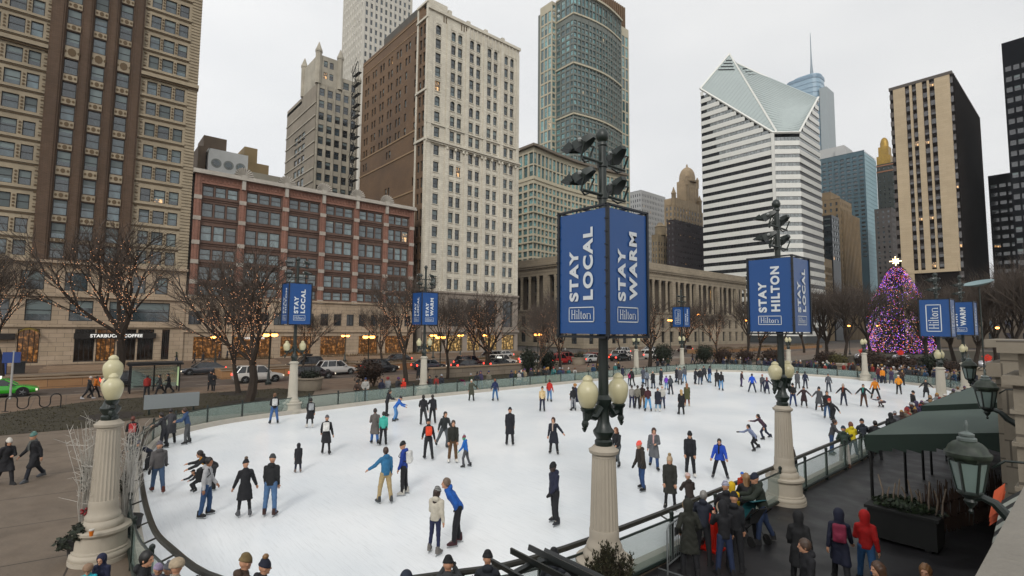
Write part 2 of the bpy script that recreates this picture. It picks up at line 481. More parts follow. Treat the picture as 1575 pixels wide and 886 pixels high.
facade(wb, (-95, 0), u, n, -30, 13.4, 9.4, 14.2, [(-14.5, -12), (-10.2, -7.8), (-5.6, -3.2), (-1.1, 1.4), (4.0, 5.4), (6.6, 8.2), (9.4, 11)], [(10.3, 12.9)], .35, 0, wl=wlB)
wb.build('wall', [stone_lo], B)
wb = MB()
facade(wb, (-94.7, 0), u, n, -30, 13.4, 5.3, 9.4, [(-14.2, -11.4), (-9.2, -6.4), (-4.9, -2.2), (-.4, 2.2), (4.0, 11.4)], [(6.05, 8.95)], .35, 0, wl=wlB)
facade(wb, (-94.7, 0), u, n, -30, 13.4, 0, 5.3, [(-16, -8.4), (-5.4, -3.2), (.4, 2.6), (2.8, 5), (5.2, 7.4), (7.6, 9.6), (10.6, 11.6)], [(.3, 4.9)], .5, 0, wl=wlB)
wb.box(-95, -30, 14.05, -94.3, 13.5, 14.4, 0); wb.box(-95, -30, 9.4, -94.3, 13.5, 9.75, 0); wb.box(-95, -30, 5.2, -94.4, 13.5, 5.45, 0)
wb.build('wall', [stone_lo], B)
wlC = [w_ for w_ in wlB if w_[2] < 5]; wlB = [w_ for w_ in wlB if w_[2] > 5]
windows(B, wlA+wlB, frame_dk, window_glass('glass_tower', (.01, .015, .018), (.075, .115, .13), .02), blind_m, True)
windows(B, wlC, frame_dk, window_glass('glass_shop', (.012, .008, .006), (.02, .014, .01), .5, (1, .42, .12), .32), mat('shop_dark', '#16120f', .3), False, 3, (0, 0), 'shop_window')
wb = MB(); wb.box(-130, -30, 0, -95.7, 13.4, 68, 0); wb.box(-95.9, -30, 14.2, -95.31, -14.5, 68, 0); wb.build('core', [brownb], B)
def text_obj(s, size, m, parent, loc, rot, name='lettering', bold=.02, ext=.02, space=1.0, ax='CENTER', sx=1.0):
    cu = bpy.data.curves.new('t', 'FONT'); cu.body = s; cu.size = size; cu.offset = bold*size; cu.extrude = ext
    cu.align_x = ax; cu.align_y = 'CENTER'; cu.space_character = space
    to = bpy.data.objects.new('t', cu); COL.objects.link(to)
    dg = bpy.context.evaluated_depsgraph_get(); dg.update()
    me = bpy.data.meshes.new_from_object(to.evaluated_get(dg))
    bpy.data.objects.remove(to); me.materials.clear(); me.materials.append(m)
    o = link(name, me, parent, loc, rot); o.scale = (sx, 1, 1)
    return o
sgn = MB(); sgn.box(-94.75, .3, 3.55, -94.2, 9.8, 4.35, 0); sgn.build('sign_band', [mat('sign_black', '#17120d', .4)], B)
text_obj('STARBUCKS COFFEE', .62, mat('sign_white', (.75, .75, .72), .4, emit=(.9, .9, .85), estr=.35), B, (.85, 35.1, 3.95), (PI/2, 0, PI/2), 'lettering', .03, .03, 1.08)
sgn = MB(); sgn.box(-94.75, -18.5, 3.5, -94.2, -5.6, 4.3, 0); sgn.build('sign_band', [MATS['sign_black']], B)
text_obj('CORNER BAKERY   BREAD', .55, MATS['sign_white'], B, (.85, 18.4, 3.9), (PI/2, 0, PI/2), 'lettering', .03, .03, 1.15)
sgn = MB(); sgn.blob((-94.1, -9.2, 3.95), (.06, .55, .32), 0, 10, 6); sgn.build('sign_emblem', [emis('sign_amber', '#ffae1e', 1.0)], B)
aw = MB()   # arched bronze entrance canopy
for k in range(9):
    a = PI*k/8; b2 = PI*(k+1)/8
    if k < 8: aw.quad((-94.6, -4.3-1.2*math.cos(a), 3.9+1.2*math.sin(a)), (-93.4, -4.3-1.2*math.cos(a), 3.9+.95*math.sin(a)), (-93.4, -4.3-1.2*math.cos(b2), 3.9+.95*math.sin(b2)), (-94.6, -4.3-1.2*math.cos(b2), 3.9+1.2*math.sin(b2)), 0)
aw.build('awning', [mat('awning_bronze', '#6b5a1c', .5)], B)

# ================================================================ 2 red brick building with scallop crests
B = empty('building', (-95, 13.4, 0), 0, 'long red brick six bay building with pale stone scallop shells along its roof', 'building')
redb = mat('red_brick', c8(146, 105, 89), .85, .16, .8, brick=(c8(134, 95, 80), c8(104, 76, 64), .42, .14, .015))
redt = mat('red_terracotta', c8(96, 74, 63), .8, .25, 1.5)
crest = mat('crest_stone', '#a9a399', .8, .15, 2)
piers = [14.3, 20.9, 27.9, 34.6, 41.2, 47.5, 53.4]
rowr = [(26.75, 28.45), (23.3, 25.6), (19.35, 21.9), (16.2, 18.0), (12.95, 15.1), (10.5, 12.0)]
wb = MB(); wlR = []
for i in range(6):
    a, b_ = piers[i]+.5, piers[i+1]-.5
    facade(wb, (-95.25, 0), u, n, a, b_, 10, 30.2, spans(a+.1, b_-.1, 3, .88), rowr, .22, 0, wl=wlR)
    for z0, z1 in rowr:
        wb.box(-95.25, a, z0-.42, -95.02, b_, z0-.3, 0)
        wb.box(-95.25, a, z0-.75, -95.1, b_, z0-.62, 0)
wb.build('wall', [redt], B)
wb = MB()
for p in piers:
    wb.box(-95.6, p-.5, 10, -94.85, p+.5, 30.2, 0)
    wb.box(-94.85, p-.2, 10, -94.72, p+.2, 30.0, 0)
wb.box(-95.3, 13.8, 28.75, -94.95, 53.9, 30.2, 0)
for k in range(64): wb.box(-94.95, 14.2+k*.62, 29.2, -94.83, 14.45+k*.62, 29.9, 0)
wb.build('pier', [redb], B)
for p in piers:
    for z0, z1 in rowr: bl = MB(); bl.box(-94.9, p-.54, z0-.72, -94.68, p+.54, z0-.05, 0); bl.build('stone_block', [mat('block_stone', '#a39a8f', .8, .2, 2)], B)
co = MB(); co.box(-95.7, 13.45, 30.2, -94.2, 54.2, 30.5, 0); co.box(-95.7, 13.45, 30.5, -94.5, 54.2, 30.95, 0); co.build('cornice', [crest], B)
for p in piers[1:-1]:
    s_ = MB()
    for k in range(11):
        a0, a1 = PI*k/11+.03, PI*(k+1)/11-.03; am = .5*(a0+a1)
        v = [(-94.75, p, 31.0), (-94.55, p+1.35*math.cos(a0), 31+1.35*math.sin(a0)), (-94.4, p+1.5*math.cos(am), 31+1.5*math.sin(am)), (-94.55, p+1.35*math.cos(a1), 31+1.35*math.sin(a1))]
        vb = [(-95.0, y, z) for (_, y, z) in v]
        s_.add(v+vb, [(0, 1, 2, 3), (7, 6, 5, 4), (0, 4, 5, 1), (1, 5, 6, 2), (2, 6, 7, 3), (3, 7, 4, 0)], 0)
    s_.box(-94.9, p-.28, 28.6, -94.4, p+.28, 31.0, 0); s_.box(-94.9, p-.45, 30.3, -94.3, p+.45, 31.1, 0)
    s_.build('shell_crest', [crest], B)
windows(B, wlR, mat('bronze_frame', '#2e2019', .5), window_glass('glass_curtain', (.035, .048, .052), (.14, .19, .195), .02), mat('curtain', (.22, .25, .24), .4, vary=.3), True, 0, (0, 0, .15))
wb = MB(); wlS = []
facade(wb, (-94.9, 0), u, n, 13.4, 54.3, 4.6, 10, spans(13.6, 34.0, 8, .72)+spans(34.4, 54.2, 8, .6), [(5.7, 7.9)], .35, 0, wl=wlS)
facade(wb, (-94.9, 0), u, n, 13.4, 54.3, 0, 4.6, [(14.8, 19), (20.6, 26.6), (28, 33.4), (35, 40), (42.4, 46.6), (48, 53)], [(.2, 3.8)], .6, 0, wl=wlS)
wb.box(-95.6, 13.4, 9.9, -94.6, 54.3, 10.25, 0); wb.box(-95.3, 13.4, 4.5, -94.65, 54.3, 4.75, 0)
wb.build('wall', [stone_lo], B)
windows(B, [w_ for w_ in wlS if w_[2] > 4.5], frame_dk, glass_d, blind_m, False, 1, (0,))
windows(B, [w_ for w_ in wlS if w_[2] < 4.5], frame_dk, MATS['glass_shop'], blind_m, False, 2, (0,), 'shop_window')
text_obj('PRESS COFFEE', .5, MATS['sign_white'], B, (.3, 10.2, 3.5), (PI/2, 0, PI/2), 'lettering', .02, .03, 1.1)
wb = MB(); wb.box(-128, 13.42, 0, -95.75, 54.2, 30.3, 0); wb.build('core', [roof_m], B)

# ================================================================ 3 white terracotta tower with brown brick flank
B = empty('building', (-95, 56.46, 0), 0, 'white terracotta office tower whose south flank is plain brown brick', 'building')
whit = mat('white_terracotta', c8(206, 200, 184), .7, .14, .5, brick=(srgb('#c3bcac'), srgb('#9d9688'), .9, .45, .012))
flank = mat('flank_brick', c8(128, 100, 72), .85, .2, .08, brick=(srgb('#715840'), srgb('#5b4733'), .6, .2, .02), second='#584534')
wrows = [72.55, 69.3, 66.0, 62.8, 59.5, 56.0, 52.4, 48.9, 44.8, 41.0, 37.3, 33.8, 30.2, 26.5, 22.8, 19.1, 15.2]
wcols = [(59.1-.72, 59.1+.72)] + [(c-.62, c+.62) for c in (63.2, 65.05, 68.45, 70.4, 73.75, 75.7, 79.1, 81.0)]
wb = MB(); wlW = []
facade(wb, (-95, 0), u, n, 56.46, 83.4, 13.2, 77.2, wcols, [(z-1.15, z+1.15) for z in wrows], .35, 0, wl=wlW)
# top arcade slots
for yy in (60.3, 60.9, 65.2, 65.9, 66.6): wb.box(-95.0, yy, 74.9, -94.97, yy+.3, 76.4, 1)
for a, b_ in ((56.46, 61.2), (61.6, 66.8), (67.0, 72.1), (72.3, 77.3), (77.6, 83.4)):
    pass
for yy in (56.5, 61.3, 66.6, 71.9, 77.2, 82.3):
    wb.box(-95, yy, 13.2, -94.75, yy+.95, 75.2, 0)
for k in range(14): wb.box(-95, 67.4+k*1.12, 73.9+.0, -94.8, 67.7+k*1.12, 76.6, 0)
wb.box(-95, 56.3, 76.6, -94.6, 83.6, 77.3, 0); wb.box(-95, 56.3, 46.55, -94.2, 83.6, 46.95, 0); wb.box(-95, 56.3, 46.2, -94.5, 83.6, 46.5, 0); wb.box(-95, 56.3, 50.4, -94.7, 83.6, 50.6, 0)
for yy in (61.8, 64.1, 66.3, 67.2, 69.4, 71.6, 72.6, 74.7, 76.9, 77.9, 80.1, 82.2): wb.blob((-94.7, yy, 45.85), (.25, .38, .45), 0, 6, 4)
for z in wrows:
    for c0, c1 in wcols: wb.box(-95, c0-.08, z-1.32, -94.86, c1+.08, z-1.17, 0); wb.box(-95, c0, z+1.45, -94.9, c1, z+1.75, 0)
# arched heads at two levels
for z in (72.55, 56.0):
    for c0, c1 in wcols:
        c = .5*(c0+c1); r_ = .5*(c1-c0)
        for sgn_ in (-1, 1):
            pts = [(c+sgn_*r_*math.cos(t), z+1.15-r_+r_*math.sin(t)) for t in np.linspace(0, PI/2, 5)]
            v = [(-94.97, c+sgn_*r_, z+1.17)] + [(-94.97, p[0], p[1]) for p in pts]
            wb.add(v, [tuple(range(len(v)))], 0)
for yy in (56.5, 61.5, 66.8, 72.0, 77.4): wb.box(-95.6, yy, 77.3, -94.7, yy+.9, 78.3 if yy < 66 else 77.9, 0)
wb.box(-97, 56.46, 77.2, -94.9, 61.3, 79.0, 0)
wb.build('wall', [whit, orn], B)
# south return: white quoin strip with paired arcade windows and brown infill
wb = MB()
facade(wb, (0, 56.46), (1, 0), (0, -1), -99.6, -95, 13.2, 78.6, [(-98.7, -97.75), (-97.1, -96.15)], [(z-1.15, z+1.15) for z in wrows], .3, 1, wl=wlW)
wb.box(-95.8, 56.3, 13.2, -94.98, 56.45, 78.6, 0); wb.box(-99.8, 56.3, 13.2, -99.2, 56.45, 78.6, 0)
for z in (46.6, 57.9, 74.6, 78.2): wb.box(-99.8, 56.1, z, -94.9, 56.45, z+.5, 0)
wb.build('wall', [whit, flank], B)
wb = MB()
fr_ = random.Random(3)
cx_ = []
x = -127.5
while x < -100.5: cx_ += [(x, x+.95), (x+1.5, x+2.45)]; x += 4.4
fl_rows = [(z-.95, z+.95) for z in [71.6, 68.2, 64.8, 61.4, 58, 54.6, 51.2, 47.6, 42, 38.4, 33.2, 29.6, 25, 21.4]]
facade(wb, (0, 56.56), (1, 0), (0, -1), -129.2, -99.6, 0, 77.4, cx_, fl_rows, .25, 0, wl=wlW,
       skip=lambda a, z: (z < 50 and (int(-a/2.2) % 3 != 0 or int(z) % 3 == 0)) or (z < 66 and a > -104 and a < -102))
for z in (45.3, 36.0, 27.2, 49.9, 76.3): wb.box(-129.2, 56.42, z, -99.8, 56.55, z+(.35 if z < 70 else .2), 1)
# light corbel arcade near the top of the flank
for k in range(34):
    xx = -128.8+k*.86
    for t in range(4):
        wb.box(xx+.2*t, 56.45, 73.6+.22*math.sin(PI*t/3), xx+.2*t+.2, 56.55, 73.78+.22*math.sin(PI*t/3), 1)
wb.box(-129.2, 56.6, 77.2, -95.2, 83.3, 77.4, 2)
wb.box(-120, 58, 77.4, -100, 82, 81, 2)
wb.build('wall', [flank, mat('flank_band', '#8d7558', .85), roof_m], B)
wb = MB(); wb.box(-129.1, 57, 0, -95.6, 83.4, 77.2, 0); wb.build('core', [flank], B)
wb = MB(); wlb = []
facade(wb, (-94.8, 0), u, n, 56.46, 83.4, 4.9, 13.3, [(58, 60.4), (63, 66), (68.2, 71.2), (73.4, 76.6), (78.6, 81.8)], [(5.8, 12)], .5, 0, wl=wlb)
facade(wb, (-94.8, 0), u, n, 56.46, 83.4, 0, 4.9, [(57.6, 61.6), (63, 67), (68.2, 72), (73.2, 77), (78.4, 82.4)], [(.3, 3.9)], .5, 0, wl=wlb)
facade(wb, (0, 56.3), (1, 0), (0, -1), -129.2, -94.8, 0, 13.3, [], [], .5, 0)
wb.box(-95, 56.2, 13.1, -94.5, 83.6, 13.5, 0); wb.box(-95, 56.2, 4.5, -94.4, 83.6, 5.0, 0)
wb.build('wall', [mat('grey_stone', '#8f857a', .8, .15, .6)], B)
windows(B, wlW+[w_ for w_ in wlb if w_[2] > 5], frame_dk, window_glass('glass_w', (.006, .01, .012), (.05, .08, .085), .015), blind_m, True, 0, (0, 0, 0, .5))
windows(B, [w_ for w_ in wlb if w_[2] < 5], frame_dk, window_glass('glass_gold', (.05, .03, .01), (.12, .08, .03), .85, (1, .62, .22), .7), blind_m, False, 3, (0,), 'shop_window')
fe = MB()  # iron fire escape on the rear corner
for k in range(24):
    z = 6+3.0*k
    fe.box(-133.5, 55.4, z, -129.6, 56.4, z+.08, 0)
    fe.tube([(-133.5, 55.4, z+1.0), (-129.6, 55.4, z+1.0)], .05, 4, 0); fe.tube([(-133.5, 55.4, z+.5), (-129.6, 55.4, z+.5)], .04, 4, 0)
    a, b_ = (-133.2, -129.9) if k % 2 else (-129.9, -133.2)
    fe.tube([(a, 55.2, z), (b_, 55.2, z+3)], .12, 4, 0); fe.tube([(a, 54.9, z+.9), (b_, 54.9, z+3.9)], .05, 4, 0)
for xx in (-133.5, -131.5, -129.6): fe.tube([(xx, 55.4, 0), (xx, 55.4, 78)], .07, 4, 0)
fe.build('fire_escape', [mat('black_iron', '#151412', .6)], B)

# ================================================================ generic block towers
def tower(label, x0, x1, y0, y1, z1, wallm, glass, frame=None, bay=3.2, floor=3.4, ww=.55, wh=.6, z0=0, faces='ES', depth=.25, ribs=None,
          bands=None, name='building', rail=False, mull=0, blinds=(0, 0, 0, .4), vis0=0, parapet=1.0, root=None, pm=None, extra=None):
    Bd = root or empty(name, (x1, y0, 0), 0, label, 'building')
    glass = glass or glass_b
    wl = []; mb = MB()
    zb = max(z0, vis0)
    for f in faces:
        if f == 'S': P, U, Nn, a, b_ = (0, y0), (1, 0), (0, -1), x0, x1
        elif f == 'E': P, U, Nn, a, b_ = (x1, 0), (0, 1), (1, 0), y0, y1
        nb = max(1, round((b_-a)/bay))
        facade(mb, P, U, Nn, a, b_, z0, z1, spans(a+.3, b_-.3, nb, ww) if ww < 1 else [(a+.2, b_-.2)], rowsz(zb, z1-parapet, floor, .5-wh/2, .5+wh/2), depth, 0, wl=wl)
        if ribs:
            for i in range(nb+1):
                q = a+.3+(b_-a-.6)*i/nb
                if f == 'S': mb.box(q-ribs/2, y0-.35, zb, q+ribs/2, y0+.0, z1, 1)
                else: mb.box(x1-.0, q-ribs/2, zb, x1+.35, q+ribs/2, z1, 1)
        if bands:
            for z in bands:
                if f == 'S': mb.box(x0, y0-.3, z, x1+.3, y0, z+.7, 1)
                else: mb.box(x1, y0-.3, z, x1+.3, y1, z+.7, 1)
    mb.box(x0, y0+depth+.02, z0, x1-depth-.02, y1, z1-.3, 0)
    mb.box(x0, y0+.0, z1-.3, x1, y0+depth, z1, 0)
    mb.build('wall', [wallm, pm or wallm], Bd)
    if frame is not None: windows(Bd, wl, frame, glass, blind_m, rail, mull, blinds)
    return Bd

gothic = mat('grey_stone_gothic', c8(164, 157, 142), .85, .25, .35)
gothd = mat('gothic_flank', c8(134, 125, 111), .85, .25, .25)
B = tower('grey gothic tower with stepped turreted top behind the red brick building', -177.6, -150, 51.5, 64.5, 78, gothic, None, frame_md, 2.6, 3.7, .62, .62, ribs=.4, vis0=22, faces='E', rail=True)
wb = MB(); gl = []
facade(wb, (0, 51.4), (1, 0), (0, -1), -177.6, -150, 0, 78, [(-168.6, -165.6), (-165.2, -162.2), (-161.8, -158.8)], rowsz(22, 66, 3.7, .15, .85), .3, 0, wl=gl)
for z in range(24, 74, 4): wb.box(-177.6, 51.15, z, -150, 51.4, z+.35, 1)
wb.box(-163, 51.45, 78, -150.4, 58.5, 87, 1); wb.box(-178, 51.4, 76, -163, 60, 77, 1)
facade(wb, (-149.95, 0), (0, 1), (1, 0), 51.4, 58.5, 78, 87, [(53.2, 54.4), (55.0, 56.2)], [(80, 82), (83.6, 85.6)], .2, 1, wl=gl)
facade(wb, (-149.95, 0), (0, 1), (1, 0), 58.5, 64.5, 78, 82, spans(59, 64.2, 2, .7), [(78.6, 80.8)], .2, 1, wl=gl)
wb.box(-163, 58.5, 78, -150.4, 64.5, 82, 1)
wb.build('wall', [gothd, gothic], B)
windows(B, gl, frame_md, glass_d, blind_m, True)
for (a, b_, z) in ((-150.2, 51.7, 87), (-150.2, 58.3, 87), (-150.2, 64.2, 82), (-162.8, 51.7, 87)):
    t_ = MB(); t_.lathe([(.9, z-9), (.95, z+.6), (1.1, z+.7), (1.1, z+1.2), (.8, z+1.9), (.35, z+3.2), (.1, z+3.9)], 8, (a, b_, 0), 0, False); t_.build('turret', [gothic], B)

tower('slender white stone skyscraper rising out of frame behind the brown brick flank', -222, -200, 86.9, 110, 172, mat('white_stone', c8(196, 192, 182), .75, .1, .2), None, frame_md, 2.4, 3.7, .42, .6, ribs=.5, vis0=90, rail=False)

# pair of low roof buildings seen over the red building
wp = mat('white_glazed', c8(228, 230, 226), .6, .1, .5)
B = tower('small white glazed building with three round porthole windows above the red brick roof', -145, -130, 21.2, 29.3, 45.5, wp, None, frame_md, 2.7, 3.3, .62, .55, vis0=29, parapet=5.5, faces='E')
wb = MB()
for yy in (22.8, 25.3, 27.8):
    wb.add([(-129.94, yy+1.05*math.cos(t), 42.3+1.05*math.sin(t)) for t in np.linspace(0, 2*PI, 17)[:-1]], [tuple(range(16))], 0)
    wb.add([(-129.9, yy+.72*math.cos(t), 42.3+.72*math.sin(t)) for t in np.linspace(0, 2*PI, 17)[:-1]], [tuple(range(16))], 1)
wb.build('porthole', [mat('port_frame', '#8f948f', .6), glass_t], B)
wb = MB(); wb.box(-145, 19.6, 0, -133, 21.19, 46.5, 0); wb.box(-145, 21.2, 45, -137, 26, 50.5, 0); wb.build('penthouse', [mat('brown_penthouse', c8(118, 103, 88), .9, .2, .5)], B)
B = tower('pale building with tan brick penthouse beside the white porthole building', -150, -130.5, 29.4, 38.6, 42, mat('pale_brick', c8(180, 174, 158), .8, .15, .5), None, frame_md, 2.3, 3.4, .7, .6, vis0=26, faces='E')
wb = MB(); wb.box(-150, 29.4, 42, -138, 36, 46.5, 0); wb.box(-146, 30.4, 46.5, -139, 33.4, 50.5, 0); wb.build('penthouse', [mat('tan_brick', c8(154, 134, 98), .85, .2, .5)], B)
wt = MB(); wt.lathe([(1.1, 36), (1.1, 43.5), (1.2, 43.6), (1.2, 44)], 12, (-131, 17.2, 0), 0); o = wt.build('water_tank', [mat('tank_dark', '#2b2725', .8)])
tag(o, 'dark cylindrical roof tank between the buff tower and the white porthole building', 'tank')

# ================================================================ long stone cultural building with colonnade
B = empty('building', (-95, 108, 0), 0, 'long low limestone building with a colonnade of tall columns across the street', 'building')
lime = mat('limestone', c8(150, 139, 120), .85, .22, .4, brick=(c8(141, 130, 112), c8(98, 89, 74), 2.2, .8, .02))
wb = MB(); wl = []
def colonnade(P, U, Nn, a, b_, step):
    Q = lambda s, d: (P[0]+U[0]*s+Nn[0]*d, P[1]+U[1]*s+Nn[1]*d)
    facade(wb, P, U, Nn, a, b_, 0, 11, spans(a+1, b_-1, int((b_-a)/5.2), .42), [(1.2, 4.8), (6, 9.2)], .6, 0, wl=wl)
    facade(wb, (P[0]-Nn[0]*1.6, P[1]-Nn[1]*1.6), U, Nn, a, b_, 11, 22, spans(a, b_, int((b_-a)/step), .5), [(11.8, 15.6), (16.6, 21)], .3, 1, wl=wl)
    c = Q(.5*(a+b_), -.5); hl = .5*(b_-a)
    for (z0, z1, ext) in ((10.7, 11.2, .4), (21.6, 22.6, .0), (22.6, 23.9, .12), (23.9, 24.5, .7), (24.5, 25.2, 1.0), (25.2, 27.0, .1)):
        cc = Q(.5*(a+b_), -1+ext/2); wb.obox(cc, U, Nn, hl+ext*.3, 1+ext/2, z0, z1, 0)
    nsp = int((b_-a)/step); s_ = (b_-a)/nsp
    for i in range(nsp+1):
        q = Q(a+s_*i, -.35)
        if i % 4 == 0: wb.obox(q, U, Nn, .95, .6, 11.2, 21.6, 0)
        else: wb.lathe([(.62, 11.2), (.55, 11.7), (.5, 12), (.44, 20.6), (.62, 21.2), (.66, 21.6)], 10, (q[0], q[1], 0), 0)
    for i in range(int((b_-a)/1.1)):
        q = Q(a+1.1*i+.5, .15); wb.obox(q, U, Nn, .28, .22, 23.5, 23.88, 0)
colonnade((-95, 0), (0, 1), (1, 0), 108, 207, 3.7)
colonnade((0, 108), (1, 0), (0, -1), -140, -95, 3.7)
wb.box(-140, 110.2, 0, -97.2, 207, 26.4, 0)
wb.build('wall', [lime, mat('limestone_dark', '#4f463a', .9, .2, .5)], B)
windows(B, wl, frame_dk, glass_d, blind_m, True, 0, (0,))

# ================================================================ green glass condominium tower and its podium
cream = mat('cream_frame', '#b0a892', .7, .08, .3)
conc = mat('grey_tower_frame', '#6a6f69', .75, .1, .3)
X, Y0 = -160, 175
B = empty('building', (X, Y0, 0), 0, 'tall curved green glass condominium tower with cream frame, top out of frame', 'building')
wb = MB(); wl = []
pts = [(X+2.6*math.sin(PI*k/8), Y0+37*k/8) for k in range(9)]
for k in range(8):
    (xa, ya), (xb, yb) = pts[k], pts[k+1]; l = math.hypot(xb-xa, yb-ya); U = ((xb-xa)/l, (yb-ya)/l); Nn = (U[1], -U[0])
    facade(wb, (xa, ya), U, Nn, 0, l, 60, 168, spans(0, l, 2, .74), rowsz(60, 156.5, 3.05, .16, .86)+[(158, 162), (162.6, 166.8)], .5, 1, wl=wl)
    wb.obox((xa+U[0]*l, ya+U[1]*l), U, Nn, .2, .3, 60, 168, 1)
    wb.obox((xa+U[0]*l/2, ya+U[1]*l/2), U, Nn, l/2, 1.1, 168, 169, 0)
    for z in (156.9, 132, 107, 82): wb.obox((xa+U[0]*l/2, ya+U[1]*l/2), U, Nn, l/2, .55, z, z+.8, 0)
facade(wb, (0, Y0), (1, 0), (0, -1), -171.6, X, 60, 168, spans(-171.6, X-2.2, 3, .72)+[(X-1.9, X-.4)], rowsz(60, 156.5, 3.05, .16, .86)+[(158, 162), (162.6, 166.8)], .3, 1, wl=wl)
for z in (168, 156.9, 132, 107, 82): wb.box(-171.6, Y0-.4, z, X+.2, Y0, z+.8, 0)
# left wing
facade(wb, (0, 172), (1, 0), (0, -1), -180, -171.6, 60, 168, spans(-179.6, -172, 3, .78), rowsz(60, 167, 6.1, .08, .94), .3, 0, wl=wl)
facade(wb, (-171.6, 0), (0, 1), (1, 0), 172, 175, 60, 168, [(172.5, 174.5)], rowsz(60, 167, 3.05, .16, .86), .3, 0, wl=wl)
# right wing, set back
facade(wb, (-162, 0), (0, 1), (1, 0), 212, 221.5, 60, 168.2, spans(212.3, 221.2, 3, .74), rowsz(60, 167.5, 6.1, .08, .94), .3, 0, wl=wl)
wb.box(-180, 172.35, 60, -171.95, 200, 168, 0); wb.box(-185, 175.35, 60, X-.6, 212, 167.9, 1); wb.box(-185, 212, 60, -162.35, 221.5, 168, 0); wb.box(-180, 198, 168, -164.5, 221, 177, 1)
wb.build('wall', [cream, conc], B)
windows(B, wl, frame_md, window_glass('glass_teal2', (.02, .07, .08), (.18, .40, .41), .01), mat('teal_blind', (.25, .36, .35), .3), True, 1, (0, 0, 0, .4))
lv = MB()
for k in range(14): lv.box(-164.5, 198.5+k*1.6, 169, -163, 199.3+k*1.6, 181, 0)
lv.build('roof_louvres', [mat('bronze_louvre', '#6b5237', .6, metal=.3)], B)
B = empty('building', (-150, 140, 0), 0, 'mid rise glass podium block with cream grid and overhanging roof below the condominium tower', 'building')
wb = MB(); wl = []
pts = [(-150-3.0*math.sin(PI*k/8), 140+62*k/8) for k in range(9)]
for k in range(8):
    (xa, ya), (xb, yb) = pts[k], pts[k+1]; l = math.hypot(xb-xa, yb-ya); U = ((xb-xa)/l, (yb-ya)/l); Nn = (U[1], -U[0])
    facade(wb, (xa, ya), U, Nn, 0, l, 24, 80, spans(0, l, 3, .78), rowsz(28, 66, 3.1, .16, .88)+[(68, 72.6), (73.2, 78)], .6, 0, wl=wl)
    for z in (40.2, 52.6, 66.4): wb.obox((xa+U[0]*l/2, ya+U[1]*l/2), U, Nn, l/2, .4, z, z+.6, 0)
    wb.obox((xa+U[0]*l/2, ya+U[1]*l/2), U, Nn, l/2+.1, 1.6, 80, 81, 1)
facade(wb, (0, 140), (1, 0), (0, -1), -160, -150, 24, 80, spans(-160, -150, 3, .75), rowsz(28, 66, 3.1, .16, .88)+[(68, 72.6), (73.2, 78)], .6, 0, wl=wl)
for z in (40.2, 52.6, 66.4): wb.box(-160, 139.7, z, -149.8, 140, z+.6, 0)
wb.box(-160, 138.6, 80, -148.6, 141.5, 81, 1); wb.box(-160, 140.7, 24, -153.8, 202, 80, 0); wb.box(-164, 140.7, 20, -150, 202, 24, 0)
wb.box(-164, 136, 20, -160, 150, 62, 2)
wb.build('wall', [cream, mat('roof_brown', '#6d6357', .8), mat('brown_slab', '#6a5a4c', .8, .1, .4)], B)
windows(B, wl, frame_md, MATS['glass_teal2'], MATS['teal_blind'], False, 1, (0, 0, 0, .5))

# ================================================================ background blocks between
tower('pale grey office block with close vertical window strips left of the domed tower', -222, -200, 286, 315, 99, mat('pale_office', '#a5a6a6', .7, .06, .3), None, frame_md, 1.9, 3.6, .42, .55, vis0=40)
tower('small dark banded block between the pale office and the domed tower', -215, -200, 316, 335, 78, mat('dark_band', '#4b4a4a', .7), None, frame_md, 15, 3.4, .92, .5, vis0=40, faces='E')
B = tower('low ornate tan stone turret building beside the dark domed tower base', -176, -172, 262, 276, 62, mat('tan_ornate', '#87785f', .85, .25, .4), None, frame_md, 2.6, 3.6, .4, .6, vis0=26, ribs=.5)
wb = MB(); wb.lathe([(3.2, 62), (3.2, 67), (3.6, 67.3), (2.2, 68.5), (1.2, 70)], 8, (-174, 268, 0), 0, False); wb.build('turret', [MATS['tan_ornate']], B)
# domed tan tower rising over a dark brown block
domem = mat('tan_stone_dome', c8(156, 137, 110), .85, .25, .5)
B = tower('ornate tan stone tower crowned by a round dome', -176, -170, 276, 311, 82, domem, None, frame_md, 3.4, 3.6, .4, .6, vis0=60, ribs=.5)
wb = MB()
wb.box(-178, 279, 82, -170.5, 309, 87, 0); wb.box(-180, 297, 87, -173, 311.5, 102, 0)
facade(wb, (-172.8, 0), (0, 1), (1, 0), 297, 311.5, 87, 102, spans(298, 311, 4, .45), [(89, 98)], .5, 0)
wb.lathe([(5.6, 102), (5.8, 103), (5.2, 103.5), (5.1, 106), (4.6, 108.5), (3.6, 110.6), (2.2, 112), (1, 112.6), (.6, 113), (.6, 114), (.1, 115)], 20, (-176.5, 304, 0), 0)
for (a, b_) in ((-171, 278.5), (-171, 309.5)): wb.lathe([(1.4, 82), (1.4, 89), (1.7, 89.4), (1.0, 91), (.2, 93.5)], 8, (a, b_, 0), 0, False)
for (a, b_) in ((-173.2, 297.5), (-173.2, 311)): wb.lathe([(1.0, 99), (1.0, 104), (1.2, 104.2), (.2, 106.5)], 8, (a, b_, 0), 0, False)
wb.build('dome', [domem], B)
tower('dark brown netted block in front of the domed tower', -165, -160, 261, 297, 69, mat('dark_brown', '#2c2325', .9, .2, .5), None, frame_dk, 2.6, 3.3, .3, .4, vis0=26)

